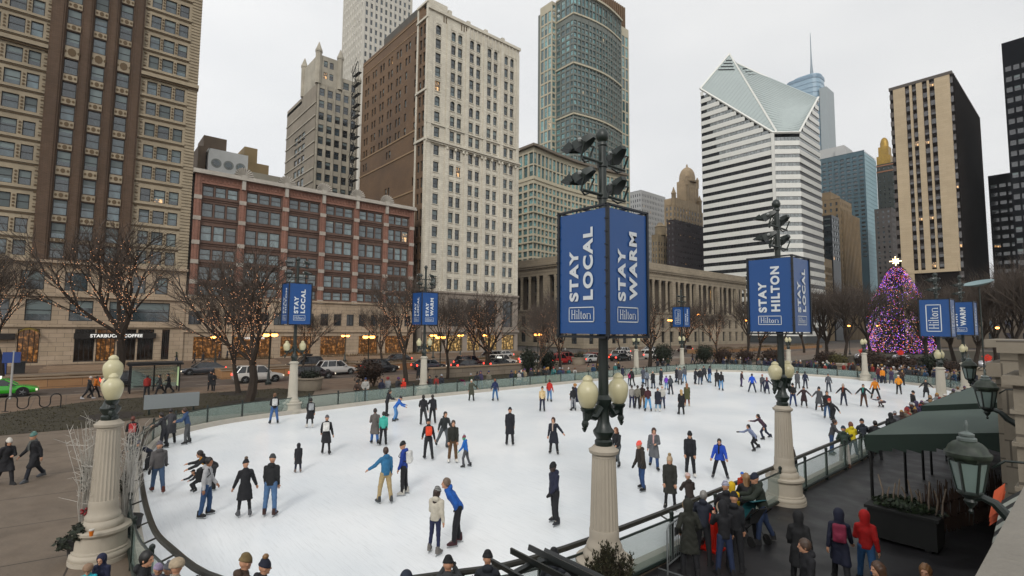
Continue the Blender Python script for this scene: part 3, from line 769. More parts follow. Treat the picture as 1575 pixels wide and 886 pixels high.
# ================================================================ diamond topped white and glass tower
B = empty('building', (-85, 236, 0), 0, 'white banded office tower with a slanted diamond shaped glass roof', 'building')
wwht = mat('white_panel', c8(216, 216, 210), .6, .05, .3)
gband = window_glass('glass_band', (.006, .007, .009), (.02, .023, .026), .0, rough=.3, ior=1.35)
gband2 = window_glass('glass_band_pale', (.17, .19, .19), (.24, .26, .26), .0, rough=.2)
XW, XE, YS, YN = -128.8, -86.0, 236.0, 270.0
ch = 8.0                                             # chamfered corner
rz = lambda x, y: 94 + .95*((XE-ch+.6)-x) + .94*(y-YS)      # slanting roof plane
corner = [(XW, YS), (XE-ch, YS), (XE, YS+ch), (XE, YN), (XW, YN)]
top = [min(rz(*p), 158) for p in corner]
wb = MB()
cores = [(XW+.4, YS+.4), (XE-ch-.2, YS+.4), (XE-.4, YS+ch+.2), (XE-.4, YN), (XW+.4, YN)]
v = [(p[0], p[1], 0) for p in cores] + [(p[0], p[1], rz(*p)-5.5) for p in cores]
wb.add(v, [(4, 3, 2, 1, 0), (5, 6, 7, 8, 9)] + [(i, (i+1) % 5, 5+(i+1) % 5, 5+i) for i in range(5)], 0)
wl = []
core_o = wb.build('core', [mat('band_back', '#3c4042', .5)], B)
bandsW = MB(); nb_ = 0
gl_list = []
z = 3.0
while z < 158:
    # a white spandrel band on each of the three faces, cut where the slanting roof plane passes
    for (p, q_, nn) in (((XW, YS), (XE-ch, YS), (0, -1)), ((XE-ch, YS), (XE, YS+ch), (.7071, -.7071)), ((XE, YS+ch), (XE, YN), (1, 0))):
        for (za, zb2, kind) in ((z, z+2.15, 0), (z+2.15, z+3.9, 1)):
            ra, rb = rz(*p), rz(*q_)
            t0, t1 = 0.0, 1.0
            if ra < zb2 and rb < zb2: continue
            if ra < zb2: t0 = (zb2-ra)/(rb-ra)
            if rb < zb2: t1 = (zb2-ra)/(rb-ra)
            if t1-t0 < .01: continue
            A = (p[0]+(q_[0]-p[0])*t0, p[1]+(q_[1]-p[1])*t0); Bq = (p[0]+(q_[0]-p[0])*t1, p[1]+(q_[1]-p[1])*t1)
            d = 0 if kind == 0 else -.3
            c4 = [(A[0]+nn[0]*d, A[1]+nn[1]*d, za), (Bq[0]+nn[0]*d, Bq[1]+nn[1]*d, za), (Bq[0]+nn[0]*d, Bq[1]+nn[1]*d, zb2), (A[0]+nn[0]*d, A[1]+nn[1]*d, zb2)]
            if kind == 0:
                bandsW.quad(*c4, 0)
                bandsW.quad(c4[3], c4[2], (Bq[0]-nn[0]*.32, Bq[1]-nn[1]*.32, zb2), (A[0]-nn[0]*.32, A[1]-nn[1]*.32, zb2), 0)
                bandsW.quad((A[0]-nn[0]*.32, A[1]-nn[1]*.32, za), (Bq[0]-nn[0]*.32, Bq[1]-nn[1]*.32, za), c4[1], c4[0], 0)
            else: gl_list.append((c4, nn, z))
    z += 3.9
bandsW.build('wall', [wwht], B)
for (c4, nn, z) in gl_list:
    wdt = math.hypot(c4[1][0]-c4[0][0], c4[1][1]-c4[0][1]); nP = max(1, int(wdt/1.5))
    g = MB()
    for i in range(nP):
        a, b_ = i/nP, (i+1)/nP
        L_ = lambda t, k0, k1: tuple(c4[k0][j]+(c4[k1][j]-c4[k0][j])*t for j in range(3))
        e = .06/ wdt
        mi = 1 if (nn == (.7071, -.7071) or (z > 84 and (nn[0] == 1 or a > .22)) ) else 0
        g.quad(L_(a+e, 0, 1), L_(b_-e, 0, 1), L_(b_-e, 3, 2), L_(a+e, 3, 2), mi)
    g.build('window_band', [gband, gband2], B)
# roof: glass diamond in two halves with a notch, pale edge trim
glr = MB(); trm = MB()
SE1, SE2, SW, NE, NW = (XE-ch, YS), (XE, YS+ch), (XW, YS), (XE, YN), (XW, YN)
P3 = lambda p, d=0: (p[0], p[1], rz(*p)+d)
mid = (XE-ch+1.2, YS+1.2)
NWa, NWb = (XW, YN-1.5), (XW+3.5, YN)
glr.add([P3(SW, .1), P3(SE1, .1), P3(mid, .1), P3(NWa, .1)], [(0, 1, 2, 3)], 0)
glr.add([P3(mid, -.2), P3(SE2, -.2), P3(NE, -.2), P3(NWb, -4.5)], [(0, 1, 2, 3)], 0)
glr.build('glass_roof', [mat('roof_glass', '#9aa5a3', .22, .06, .5, spec=.9)], B)
# panel joints running down the slope
jn = MB()
for k in range(1, 26):
    t = k/26
    a = (SW[0]+(SE1[0]-SW[0])*t, SW[1]); b_ = (NWa[0]+(mid[0]-NWa[0])*t, NWa[1]+(mid[1]-NWa[1])*t)
    jn.tube([P3(a, .2), P3(b_, .2)], .1, 3, 0, False)
    a = (NWb[0]+(mid[0]-NWb[0])*t, NWb[1]+(mid[1]-NWb[1])*t); b_ = (NE[0], NE[1]+(SE2[1]-NE[1])*t)
    jn.tube([(a[0], a[1], rz(*a)-.1-4.3*(1-t)), P3(b_, -.1)], .1, 3, 0, False)
jn.build('glazing_bar', [mat('bar_grey', '#6a7472', .5)], B)
dk = MB()
for d_ in (5, 8, 11, 14):
    for (a, b_, dz) in (((XW+.9, YN-2.5-d_), (XW+.9+d_*.42, YN-2.5-d_*.58), .35), ((XW+4.4+d_*.62, YN-.6-d_*.38), (XW+4.0+d_, YN-.8), -3.7)):
        dk.tube([(a[0], a[1], rz(*a)+dz), (b_[0], b_[1], rz(*b_)+dz)], .35, 4, 0, False)
dk.build('louvre', [mat('louvre_dark', '#2b2f30', .6)], B)
for a, b_, d in ((SW, SE1, .2), (SE1, SE2, .2), (SE2, NE, .2), (SW, NWa, .3), (NE, NWb, -2.0), (mid, NWa, .3)):
    trm.tube([P3(a, d), P3(b_, d-(2.4 if b_ == NWb else 0))], .55, 4, 0, False)
trm.tube([P3(SE1, .4), P3(mid, .3)], .5, 4, 0, False)
trm.box(SE1[0]-.9, SE1[1]-.35, 0, SE1[0]+.35, SE1[1]+.3, rz(*SE1), 0)
trm.build('roof_trim', [wwht], B)
sl_ = MB(); sl_.add([P3(mid, .25), P3((mid[0]+.6, mid[1]-.2), .1), (NWb[0], NWb[1], rz(*NWb)-4.4), P3(NWa, .2)], [(0, 1, 2, 3)], 0)
sl_.build('roof_notch', [mat('notch_grey', '#73797a', .6)], B)

# ================================================================ spired far tower, glass slab, stepped tan block, gold topped tower
hz = mat('far_hazy_glass', '#7d97a8', .25, .06, .05, spec=.8)  # distance haze is put into the pale blue of glass and bands
B = empty('building', (-290, 900, 0), 0, 'very tall hazy blue glass skyscraper with thin spire beyond the diamond roof', 'building')
wb = MB()
def rr_poly(x0, x1, y0, y1, r):
    P = []
    for (cx_, cy_, a0) in ((x1-r, y0+r, -90), (x1-r, y1-r, 0), (x0+r, y1-r, 90), (x0+r, y0+r, 180)):
        for k in range(5): a = R(a0+22.5*k); P.append((cx_+r*math.cos(a), cy_+r*math.sin(a)))
    return P
wb.prism(rr_poly(-338, -286, 900, 940, 14), 0, 425, 0); wb.prism(rr_poly(-330, -287, 903, 937, 14), 425, 429, 0)
for z in range(60, 425, 8): wb.prism([(p[0], p[1]) for p in rr_poly(-338.4, -285.6, 899.6, 940.4, 14)], z, z+1, 1)
wb.prism(rr_poly(-338.6, -285.4, 899.4, 940.6, 14), 421, 425.5, 1)
wb.build('wall', [hz, mat('far_hazy_band', '#6b8396', .4)], B)
wb = MB(); wb.lathe([(3, 429), (2.2, 440), (1.5, 450), (.9, 470), (.6, 495), (.3, 505)], 8, (-300, 915, 0), 0); wb.build('spire', [mat('spire_grey', '#76838c', .5)], B)
wb = MB(); wb.box(-286.5, 905, 0, -276, 940, 400, 0); wb.build('wall', [mat('far_side', '#8b9395', .6)], B)

bg1 = mat('slab_teal', '#1d4652', .3, .3, .08, spec=.8)
B = tower('dark teal glass slab tower with pale end wall and white roof box', -152, -113.6, 450, 480, 143, bg1, None, frame_dk, 4.2, 3.2, .62, .5, vis0=60, faces='S', depth=.8)
wl = []; wb = MB(); facade(wb, (-113.5, 0), (0, 1), (1, 0), 450, 480, 0, 141, [], [], .3, 0)
for k in range(36): wb.box(-113.5, 450, 30+3.2*k, -113.35, 480, 30.12+3.2*k, 1)
wb.build('wall', [mat('pale_blue_wall', '#86a3ab', .5, .05, .1), mat('pale_blue_joint', '#6b8790', .5)], B)
wb = MB(); wb.box(-156, 455, 143, -128, 475, 152, 0); wb.box(-134, 453, 143, -126, 475, 149, 0); wb.build('roof_box', [mat('roof_box_white', '#aaaaa8', .7)], B)
tan = mat('tan_stone', '#7e6b4f', .85, .22, .25)
B = tower('stepped tan stone block with close vertical ribs in front of the teal slab', -118, -102, 350, 372, 86, tan, None, frame_dk, 3.2, 3.8, .35, .55, vis0=24)
wb = MB(); wb.box(-102, 352, 0, -101.5, 385, 77, 0)
for k in range(12): wb.box(-101.6, 352.5+2.7*k, 0, -100.9, 353.6+2.7*k, 78.2, 0)
wb.box(-118, 350.5, 86, -107, 368, 91, 0)
wb.build('wall', [tan], B)
gl_l = MB(); 
B = tower('narrow building with glowing gilded window bays beside the banded white tower', -102, -96.5, 300, 314, 44, mat('gilded', '#8f7548', .6, .2, .5), None, frame_dk, 1.8, 4.0, .55, .7, vis0=4)
windows(B, [( -99.2+.0, 299.9, 6+4*k, 0, -1, 4.4, 2.4, 0) for k in range(9)], frame_md, window_glass('glass_gilt', (.2, .12, .04), (.4, .25, .1), 1.1, (1, .6, .25), 1.0), blind_m, True, 3, (0,))
tower('dark glass wedge between the banded white tower and the tan stepped block', -101.5, -97, 318, 330, 70, mat('dark_wedge', '#20262b', .4), None, frame_dk, 4, 3.6, .8, .6, vis0=44)
drk = mat('dark_green_stone', '#2c322d', .7, .2, .2)
B = tower('dark stone tower with gold leaf crown', -118, -99, 500, 520, 143, drk, None, frame_md, 3.0, 3.6, .3, .42, vis0=40)
wb = MB(); gold = mat('gold_leaf', '#9a7b2f', .45, .3, .8, metal=.4)
wb.box(-118, 501, 143, -108.5, 512, 150, 0); wb.box(-116.8, 502, 150, -109.8, 511, 158, 0); wb.lathe([(3, 158), (3, 162), (2.2, 165), (.9, 166.5)], 10, (-113.3, 506, 0), 0)
wb.box(-104.8, 500.4, 143, -101.4, 504, 152, 1)
wb.build('crown', [gold, drk], B)
wb = MB()
for z in (136, 141): wb.box(-118.3, 499.5, z, -98.7, 500, z+1, 0)
wb.build('cornice', [mat('warm_cornice', '#8a5b3a', .6)], B)
tower('brown red topped block far behind between the gold crowned tower and teal slab', -104, -94, 430, 445, 92, mat('hazy_brown', '#4a4542', .85, .15, .2), None, frame_md, 3, 3.6, .4, .5, vis0=30)

# ================================================================ tan striped tower and dark towers, right
B = empty('building', (-33.8, 250, 0), 0, 'tan stone slab tower with dark vertical window strips and dark flank', 'building')
tstone = mat('tan_slab_stone', c8(182, 164, 136), .8, .10, .2, brick=(c8(176, 158, 130), c8(160, 142, 115), 3, .9, .02))
dside = mat('dark_mullion', '#1b1512', .9, .2, .3, spec=.1)
wb = MB(); wl = []
strips = [(-46.9, -44.8), (-44.0, -41.9), (-40.0, -37.9+.1), (-37.2, -35.3+.2)]
x0, x1 = -52.2, -31.6
strips = [(-48.3, -46.9), (-46.1, -44.7), (-42.8, -41.3), (-40.6, -39.0)]
sx = lambda q: q
wb.box(x0, 250, 29, -48.3, 250.8, 105, 0); wb.box(-46.9, 250, 29, -46.1, 250.8, 105, 0); wb.box(-44.7, 250, 29, -42.8, 250.8, 105, 0)
wb.box(-41.3, 250, 29, -40.6, 250.8, 105, 0); wb.box(-39.0, 250, 29, -34.4, 250.8, 105, 0)
wb.box(x0, 250, 0, -48.3, 250.8, 29, 0); wb.box(x0, 249.8, 28.2, -34.4, 250.6, 29.4, 0)
wb.build('wall', [tstone], B)
for a, b_ in strips:
    facade_mb = MB()
    for k in range(20):
        wl.append((.5*(a+b_), 250.62, 31.2+3.75*k, 0, -1, b_-a, 2.1, 0))
wb = MB(); wb.box(-53.4, 250.7, 0, -33.9, 314, 105, 0); wb.box(-53.6, 249.9, 104.2, -33.6, 314, 105.4, 1)
for k in range(26):   # dark flank piers
    wb.box(-33.9, 251.2+2.45*k, 0, -33.2, 251.9+2.45*k, 104.5, 0)
for k in range(27): wb.box(-53.5, 250.3, 3+3.75*k, x0, 251.2, 5+3.75*k, 2)
wb.build('wall', [dside, mat('roof_edge', '#4c443d', .6), mat('grey_brown', '#4e4744', .6)], B)
for k in range(27):
    wl.append((-34.15, 250.3, 4.4+3.75*k, .3, -.95, 1.3, 2.4, 0))
for k in range(17):
    for j in range(5): wl.append((-33.8, 256+10*j+(k % 3)*1.2, 35+3.75*k, 1, 0, 1.5, 2.0, 0))
windows(B, wl, mat('frame_brown', '#29211e', .5), window_glass('glass_brown', (.015, .012, .011), (.05, .04, .038), .07, (1, .55, .18), 1.2), mat('brown_blind', (.055, .045, .042), .5, vary=.3), False, 0, (0, .4, .6))
tower('dark low block with scattered lit windows right of the tan striped tower', -30.5, -19, 300, 330, 73.5, mat('near_black', '#0d0d10', .9, spec=.1), glass_d, frame_dk, 2.6, 3.7, .8, .45, vis0=26)
B = tower('black glass tower cut by the right picture edge', -19.6, 12, 250, 280, 110, mat('blue_black', '#0b0d12', .8, spec=.1), glass_d, mat('frame_black', '#0f1013', .4), 2.1, 3.9, .82, .5, vis0=24, faces='S', parapet=8)
tower('low stone wing behind the bare trees right of the decorated fir', -40, 10, 236, 246, 18, mat('wing_stone', '#5d5347', .85, .2, .3), None, frame_dk, 4, 4.2, .5, .6, vis0=2, faces='S')  # plain brown grey stone colour for the whole wing
# ================================================================ the ground
def struct(o, label=None): return tag(o, label, None, None, 'structure')
asph = mat('street_asphalt', '#4d4239', .75, .25, .4, bump=.2, bscale=8)
m_ = MB(); m_.quad((-1500, -900, -.16), (900, -900, -.16), (900, 2500, -.16), (-1500, 2500, -.16)); struct(m_.build('ground', [mat('far_ground', '#4a4540', .9, .2, .05)]))
m_ = MB(); m_.quad((-79, -300, -.14), (-54.5, -300, -.14), (-54.5, 500, -.14), (-79, 500, -.14)); struct(m_.build('street', [asph]))
m_ = MB()
for x in (-58.2,):
    for k in range(70): m_.box(x-.06, -40+k*4.5, -.14, x+.06, -38+k*4.5, -.136)
for x in (-72.5,):
    for k in range(70): m_.box(x-.06, -40+k*4.5, -.14, x+.06, -38+k*4.5, -.136)
for x in (-54.9, -61.6, -66.5): m_.box(x-.05, -60, -.14, x+.05, 200, -.136)
for k in range(9): m_.box(-54.7+0, 84+k*1.6, -.14, -61.8, 84.7+k*1.6, -.135)
struct(m_.build('road_marking', [mat('road_paint', '#9a9086', .7, .2, 2)]))
side = mat('sidewalk_concrete', '#77685a', .85, .16, .6, brick=(srgb('#726456'), srgb('#554a40'), 1.6, 1.6, .02))
def slabs(base, joint, bw, name, rough=.85, rot=0.0, off=(0, 0)):
    """paving with joints on a level surface, blotches and stains"""
    if name in MATS: return MATS[name]
    m = bpy.data.materials.new(name); m.use_nodes = True; nt = m.node_tree; N = nt.nodes; L = nt.links; b = N['Principled BSDF']
    tc = N.new('ShaderNodeTexCoord'); mp = N.new('ShaderNodeMapping'); mp.inputs['Rotation'].default_value = (0, 0, rot); mp.inputs['Location'].default_value = (*off, 0)
    L.new(tc.outputs['Object'], mp.inputs[0])
    bt = N.new('ShaderNodeTexBrick'); bt.offset = 0; bt.inputs['Scale'].default_value = 1; bt.inputs['Brick Width'].default_value = bw[0]; bt.inputs['Row Height'].default_value = bw[1]
    bt.inputs['Mortar Size'].default_value = .025; bt.inputs['Mortar Smooth'].default_value = .3
    c = srgb(base); bt.inputs['Color1'].default_value = (*c, 1); bt.inputs['Color2'].default_value = (*[x*.9 for x in c], 1); bt.inputs['Mortar'].default_value = (*srgb(joint), 1)
    L.new(mp.outputs[0], bt.inputs['Vector']); out = bt.outputs[0]
    for s_, lo, hi, dd in ((.25, .8, 1.15, 3), (2.2, .86, 1.08, 8), (14, .9, 1.08, 4)):
        nz = N.new('ShaderNodeTexNoise'); nz.inputs['Scale'].default_value = s_; nz.inputs['Detail'].default_value = dd; L.new(tc.outputs['Object'], nz.inputs['Vector'])
        mr = N.new('ShaderNodeMapRange'); mr.inputs[1].default_value = .3; mr.inputs[2].default_value = .7; mr.inputs[3].default_value = lo; mr.inputs[4].default_value = hi
        L.new(nz.outputs[0], mr.inputs[0]); vm = N.new('ShaderNodeVectorMath'); vm.operation = 'SCALE'; L.new(out, vm.inputs[0]); L.new(mr.outputs[0], vm.inputs['Scale']); out = vm.outputs[0]
    L.new(out, b.inputs['Base Color'])
    nz = N.new('ShaderNodeTexNoise'); nz.inputs['Scale'].default_value = 1.1; nz.inputs['Detail'].default_value = 5; L.new(tc.outputs['Object'], nz.inputs['Vector'])
    mr = N.new('ShaderNodeMapRange'); mr.inputs[1].default_value = .35; mr.inputs[2].default_value = .65; mr.inputs[3].default_value = rough-.25; mr.inputs[4].default_value = rough
    L.new(nz.outputs[0], mr.inputs[0]); L.new(mr.outputs[0], b.inputs['Roughness'])
    MATS[name] = m; return m
sw = slabs('#6d5a49', '#51463b', (1.8, 1.8), 'sidewalk')
m_ = MB(); m_.box(-54.5, -120, -.2, -45.6, 200, 0); struct(m_.build('sidewalk', [sw]))
m_ = MB(); m_.box(-95, -120, -.2, -79, 84, 0); m_.box(-95, 107, -.2, -79, 209, 0); struct(m_.build('sidewalk', [sw]))
m_ = MB(); m_.box(-54.7, -120, -.2, -54.5, 200, .012); m_.box(-79, -120, -.2, -78.8, 209, .012); struct(m_.build('kerb', [mat('kerb_stone', '#857868', .8, .15, 1)]))
plaza = slabs('#6f6254', '#332c25', (3.1, 9.0), 'plaza_concrete', .8, R(8), (1.4, 2))
m_ = MB(); m_.box(-45.6, -60, -.2, 60, 210, 0); struct(m_.build('plaza', [plaza]))
terr = slabs('#1f1e20', '#141415', (40, 40), 'terrace_asphalt', .62)
m_ = MB(); m_.add([(-7.3, -6, .006), (-.4, -6, .006), (-.4, 66, .006), (-7.3, 66, .006)], [(0, 1, 2, 3)]); struct(m_.build('terrace', [terr]))
# lawns
grassm = mat('winter_grass', '#38311c', .95, .35, 5, second='#2a2517')
def sheet(name, P, z, m, kind='structure'):
    mb = MB(); mb.add([(p[0], p[1], z) for p in P], [tuple(range(len(P)))]); o = mb.build(name, [m]); return tag(o, kind=kind)
soil = mat('bare_soil', '#241c14', .95, .3, 3)
lawns = [[(-37.2, -14), (-45.6, -14), (-45.6, -3.2), (-49.3, 1.6), (-49.3, 14.5), (-45.6, 16.5), (-36.2, 12.5), (-36.9, 7), (-38.6, 3.6), (-36.7, 1.0)],
         [(-37.3, 17), (-44.5, 19.5), (-46.6, 24), (-48.3, 29), (-48.3, 50), (-37.3, 50), (-37.3, 26)], [(-38, 56), (-45, 56), (-45, 110), (-38, 80)],
         [(-38, 84), (-6, 84), (-6, 200), (-38, 200)]]
for P in lawns: sheet('lawn', P, .012, grassm)
lw = random.Random(5)
gt = MB()                                            # short tufts so that the lawns are not flat
def inside(p, P):
    c = False; j = len(P)-1
    for i in range(len(P)):
        if (P[i][1] > p[1]) != (P[j][1] > p[1]) and p[0] < (P[j][0]-P[i][0])*(p[1]-P[i][1])/(P[j][1]-P[i][1])+P[i][0]: c = not c
        j = i
    return c
for P in lawns[:2]:
    xs = [p[0] for p in P]; ys = [p[1] for p in P]
    for _ in range(9000):
        x, y = lw.uniform(min(xs), max(xs)), lw.uniform(min(ys), max(ys))
        if not inside((x, y), P): continue
        a = lw.uniform(0, 6.28); s_ = lw.uniform(.02, .05); h = lw.uniform(.03, .09)
        gt.add([(x-s_*math.cos(a), y-s_*math.sin(a), .01), (x+s_*math.cos(a), y+s_*math.sin(a), .01), (x+.03*math.sin(a), y, h)], [(0, 1, 2)])
tag(gt.build('grass', [mat('grass_blade', '#3a351c', .95, .3, 9)]), kind='stuff')
for (x, y, r_) in ((-42, 10.3, 1.9), (-47.6, 10.9, 1.5), (-46, 25.7, 1.3), (-47.2, 31.5, 1.2), (-38.8, 36.5, 1.2), (-40.5, 2.2, 1.6)):
    sheet('tree_pit', [(x+r_*math.cos(t)*(1+.12*math.sin(3*t)), y+r_*math.sin(t)) for t in np.linspace(0, 2*PI, 20)[:-1]], .02, soil)

# ================================================================ the ice
ICE0 = [(-13, 1.8), (-15.5, 1.68), (-20, 1.9), (-24.5, 2.3), (-28, 3.0), (-31, 4.1), (-33.2, 6.8), (-34.3, 11), (-35.6, 20), (-36, 30), (-36.2, 45), (-36.2, 60), (-35, 65.3), (-31, 68.6), (-25, 69.6), (-19, 69.4), (-13, 67.2), (-9.2, 62.5), (-7.7, 56), (-7.6, 40), (-7.6, 25), (-7.6, 9.5), (-8.4, 5.4), (-10.3, 2.6)]
def smooth_loop(P, k=6):
    out = []; n = len(P)
    for i in range(n):
        p0, p1, p2, p3 = [np.array(P[(i+j-1) % n], float) for j in range(4)]
        for s_ in range(k):
            t = s_/k
            out.append(tuple(.5*((2*p1)+(-p0+p2)*t+(2*p0-5*p1+4*p2-p3)*t*t+(-p0+3*p1-3*p2+p3)*t**3)))
    return out
ICE = smooth_loop(ICE0)
def offset_loop(P, d):
    n = len(P); out = []
    for i in range(n):
        a, b_ = np.array(P[i-1]), np.array(P[(i+1) % n]); t = b_-a; t /= np.linalg.norm(t)
        out.append((P[i][0]+(-t[1])*d*-1*-1, P[i][1]+t[0]*d*-1*-1))
    return out
# outward is the side away from the centre
_c = (-22, 35)
_t = offset_loop(ICE, 1.0)
_sg = 1 if math.hypot(_t[0][0]-_c[0], _t[0][1]-_c[1]) > math.hypot(ICE[0][0]-_c[0], ICE[0][1]-_c[1]) else -1
OFF = lambda d: offset_loop(ICE, d*_sg)
ice = bpy.data.materials.new('ice'); ice.use_nodes = True
nt = ice.node_tree; N = nt.nodes; L = nt.links; b = N['Principled BSDF']
tc = N.new('ShaderNodeTexCoord')
base = (.80, .83, .85)
nz = N.new('ShaderNodeTexNoise'); nz.inputs['Scale'].default_value = .22; nz.inputs['Detail'].default_value = 6; L.new(tc.outputs['Object'], nz.inputs['Vector'])
cr = N.new('ShaderNodeValToRGB'); cr.color_ramp.elements[0].position = .3; cr.color_ramp.elements[0].color = (.69, .73, .76, 1); cr.color_ramp.elements[1].position = .65; cr.color_ramp.elements[1].color = (.84, .86, .87, 1)
L.new(nz.outputs[0], cr.inputs[0]); out = cr.outputs[0]
for k, (rot, st, amt) in enumerate(((25, (1.2, 26, 1), .10), (-50, (.9, 30, 1), .08), (80, (1.5, 22, 1), .08))):     # skate scratches
    mp = N.new('ShaderNodeMapping'); mp.inputs['Rotation'].default_value = (0, 0, R(rot)); mp.inputs['Scale'].default_value = st; L.new(tc.outputs['Object'], mp.inputs[0])
    n2 = N.new('ShaderNodeTexNoise'); n2.inputs['Scale'].default_value = 1.0; n2.inputs['Detail'].default_value = 7; n2.inputs['Distortion'].default_value = .6; L.new(mp.outputs[0], n2.inputs['Vector'])
    mr = N.new('ShaderNodeMapRange'); mr.inputs[1].default_value = .56; mr.inputs[2].default_value = .7; mr.inputs[3].default_value = 1; mr.inputs[4].default_value = 1-amt; L.new(n2.outputs[0], mr.inputs[0])
    vm = N.new('ShaderNodeVectorMath'); vm.operation = 'SCALE'; L.new(out, vm.inputs[0]); L.new(mr.outputs[0], vm.inputs['Scale']); out = vm.outputs[0]
L.new(out, b.inputs['Base Color']); b.inputs['Roughness'].default_value = .3; b.inputs['Specular IOR Level'].default_value = .45
m_ = MB(); P = ICE; m_.add([(p[0], p[1], .02) for p in P], [tuple(range(len(P)))]); struct(m_.build('ice', [ice]))
m_ = MB()   # pale kerb round the ice
A, Bq = OFF(0.0), OFF(.2)
n_ = len(A)
v = [(p[0], p[1], .02) for p in A] + [(p[0], p[1], .26) for p in A] + [(p[0], p[1], .26) for p in Bq] + [(p[0], p[1], 0) for p in Bq]
f = []
for i in range(n_):
    j = (i+1) % n_
    for q in range(3): f.append((q*n_+i, q*n_+j, (q+1)*n_+j, (q+1)*n_+i))
m_.add(v, f); struct(m_.build('rink_kerb', [mat('rink_kerb', '#b3aca0', .6, .12, 2)]))

# ================================================================ glass barrier round the ice
green = mat('dark_green_metal', '#131f1a', .42, .1, 4, spec=.6)
fence_glass = bpy.data.materials.new('fence_glass'); fence_glass.use_nodes = True
b = fence_glass.node_tree.nodes['Principled BSDF']; b.inputs['Base Color'].default_value = (*srgb('#92a59d'), 1); b.inputs['Alpha'].default_value = .33; b.inputs['Roughness'].default_value = .08
B = empty('rink_barrier', (-22, 35, 0), 0, 'dark green railing with clear glass panels running round the whole ice rink', 'barrier')
F = OFF(.30)
acc = [0.0]
for i in range(len(F)): acc.append(acc[-1]+math.dist(F[i], F[(i+1) % len(F)]))
tot = acc[-1]
def at(s):
    s %= tot; k = 0
    while acc[k+1] < s: k += 1
    t = (s-acc[k])/(acc[k+1]-acc[k]); p, q = F[k], F[(k+1) % len(F)]
    return (p[0]+(q[0]-p[0])*t, p[1]+(q[1]-p[1])*t)
NP = 82; stp = tot/NP
pm = MB(); pm.box(-.035, -.035, 0, .035, .035, 1.12); pm.lathe([(.05, 1.12), (.06, 1.15), (.05, 1.2), (.01, 1.23)], 8); pm.box(-.05, -.05, 0, .05, .05, .14); postme = pm.mesh('post', [green])
adm = [mat('ad_orange', '#8e6a3a', .5, .3, 3, second='#4d6a3a'), mat('ad_blue', '#4f5f74', .5, .3, 4, second='#8a939a'), mat('ad_sand', '#8d8a55', .5, .3, 3, second='#56666a')]
for k in range(NP):
    p, q = at(k*stp), at((k+1)*stp); d = math.dist(p, q); a = math.atan2(q[1]-p[1], q[0]-p[0])
    link('post', postme, B, (p[0]+22, p[1]-35, 0), (0, 0, a))
    g = MB(); g.box(.05, -.01, .16, d-.05, .01, 1.0)
    g.build('glass_panel', [fence_glass], B, (0, 0, 0), (p[0]+22, p[1]-35, 0), (0, 0, a))
    mp_ = ((p[0]+q[0])/2, (p[1]+q[1])/2)
    ad = None
    if mp_[0] < -35 and 33 < mp_[1] < 43: ad = adm[k % 3]
    if mp_[1] > 66.5 and -26 < mp_[0] < -14: ad = adm[1]
    if mp_[0] > -8 and 30 < mp_[1] < 34.5: ad = adm[0]
    if ad:
        ins = -1 if True else 1
        g = MB(); s2 = 1 if _sg > 0 else -1
        g.box(.1, .02*s2 if s2 > 0 else -.04, .2, d-.1, .04 if s2 > 0 else -.02, .96)
        g.build('banner_panel', [ad], B, (0, 0, 0), (p[0]+22, p[1]-35, 0), (0, 0, a))
rl = MB(); rl.tube([(*p, 1.03) for p in F+F[:1]], .028, 6); rl.tube([(*p, .13) for p in F+F[:1]], .05, 6); rl.build('rail', [green], B)
gr_ = MB(); GI = OFF(.0)
seg = [p for p in GI]
# thick inner grab rail on the south and east sides
idx = [i for i, p in enumerate(GI) if (p[1] < 6 and p[0] > -29) or p[0] > -8.6]
run = sorted(idx, key=lambda i: (0, -GI[i][1]) if GI[i][0] > -9 and GI[i][1] > 6 else (1, -GI[i][0]))
path = [(*GI[i], 1.08) for i in run]
gr_.tube(path, .065, 8)
for i in run[::3]:
    p = GI[i]; q = min(F, key=lambda f_: math.dist(f_, p)); gr_.tube([(*p, 1.06), (*q, .98)], .022, 5)
gr_.build('grab_rail', [mat('rail_bronze', '#26251f', .35, .15, 3)], B)

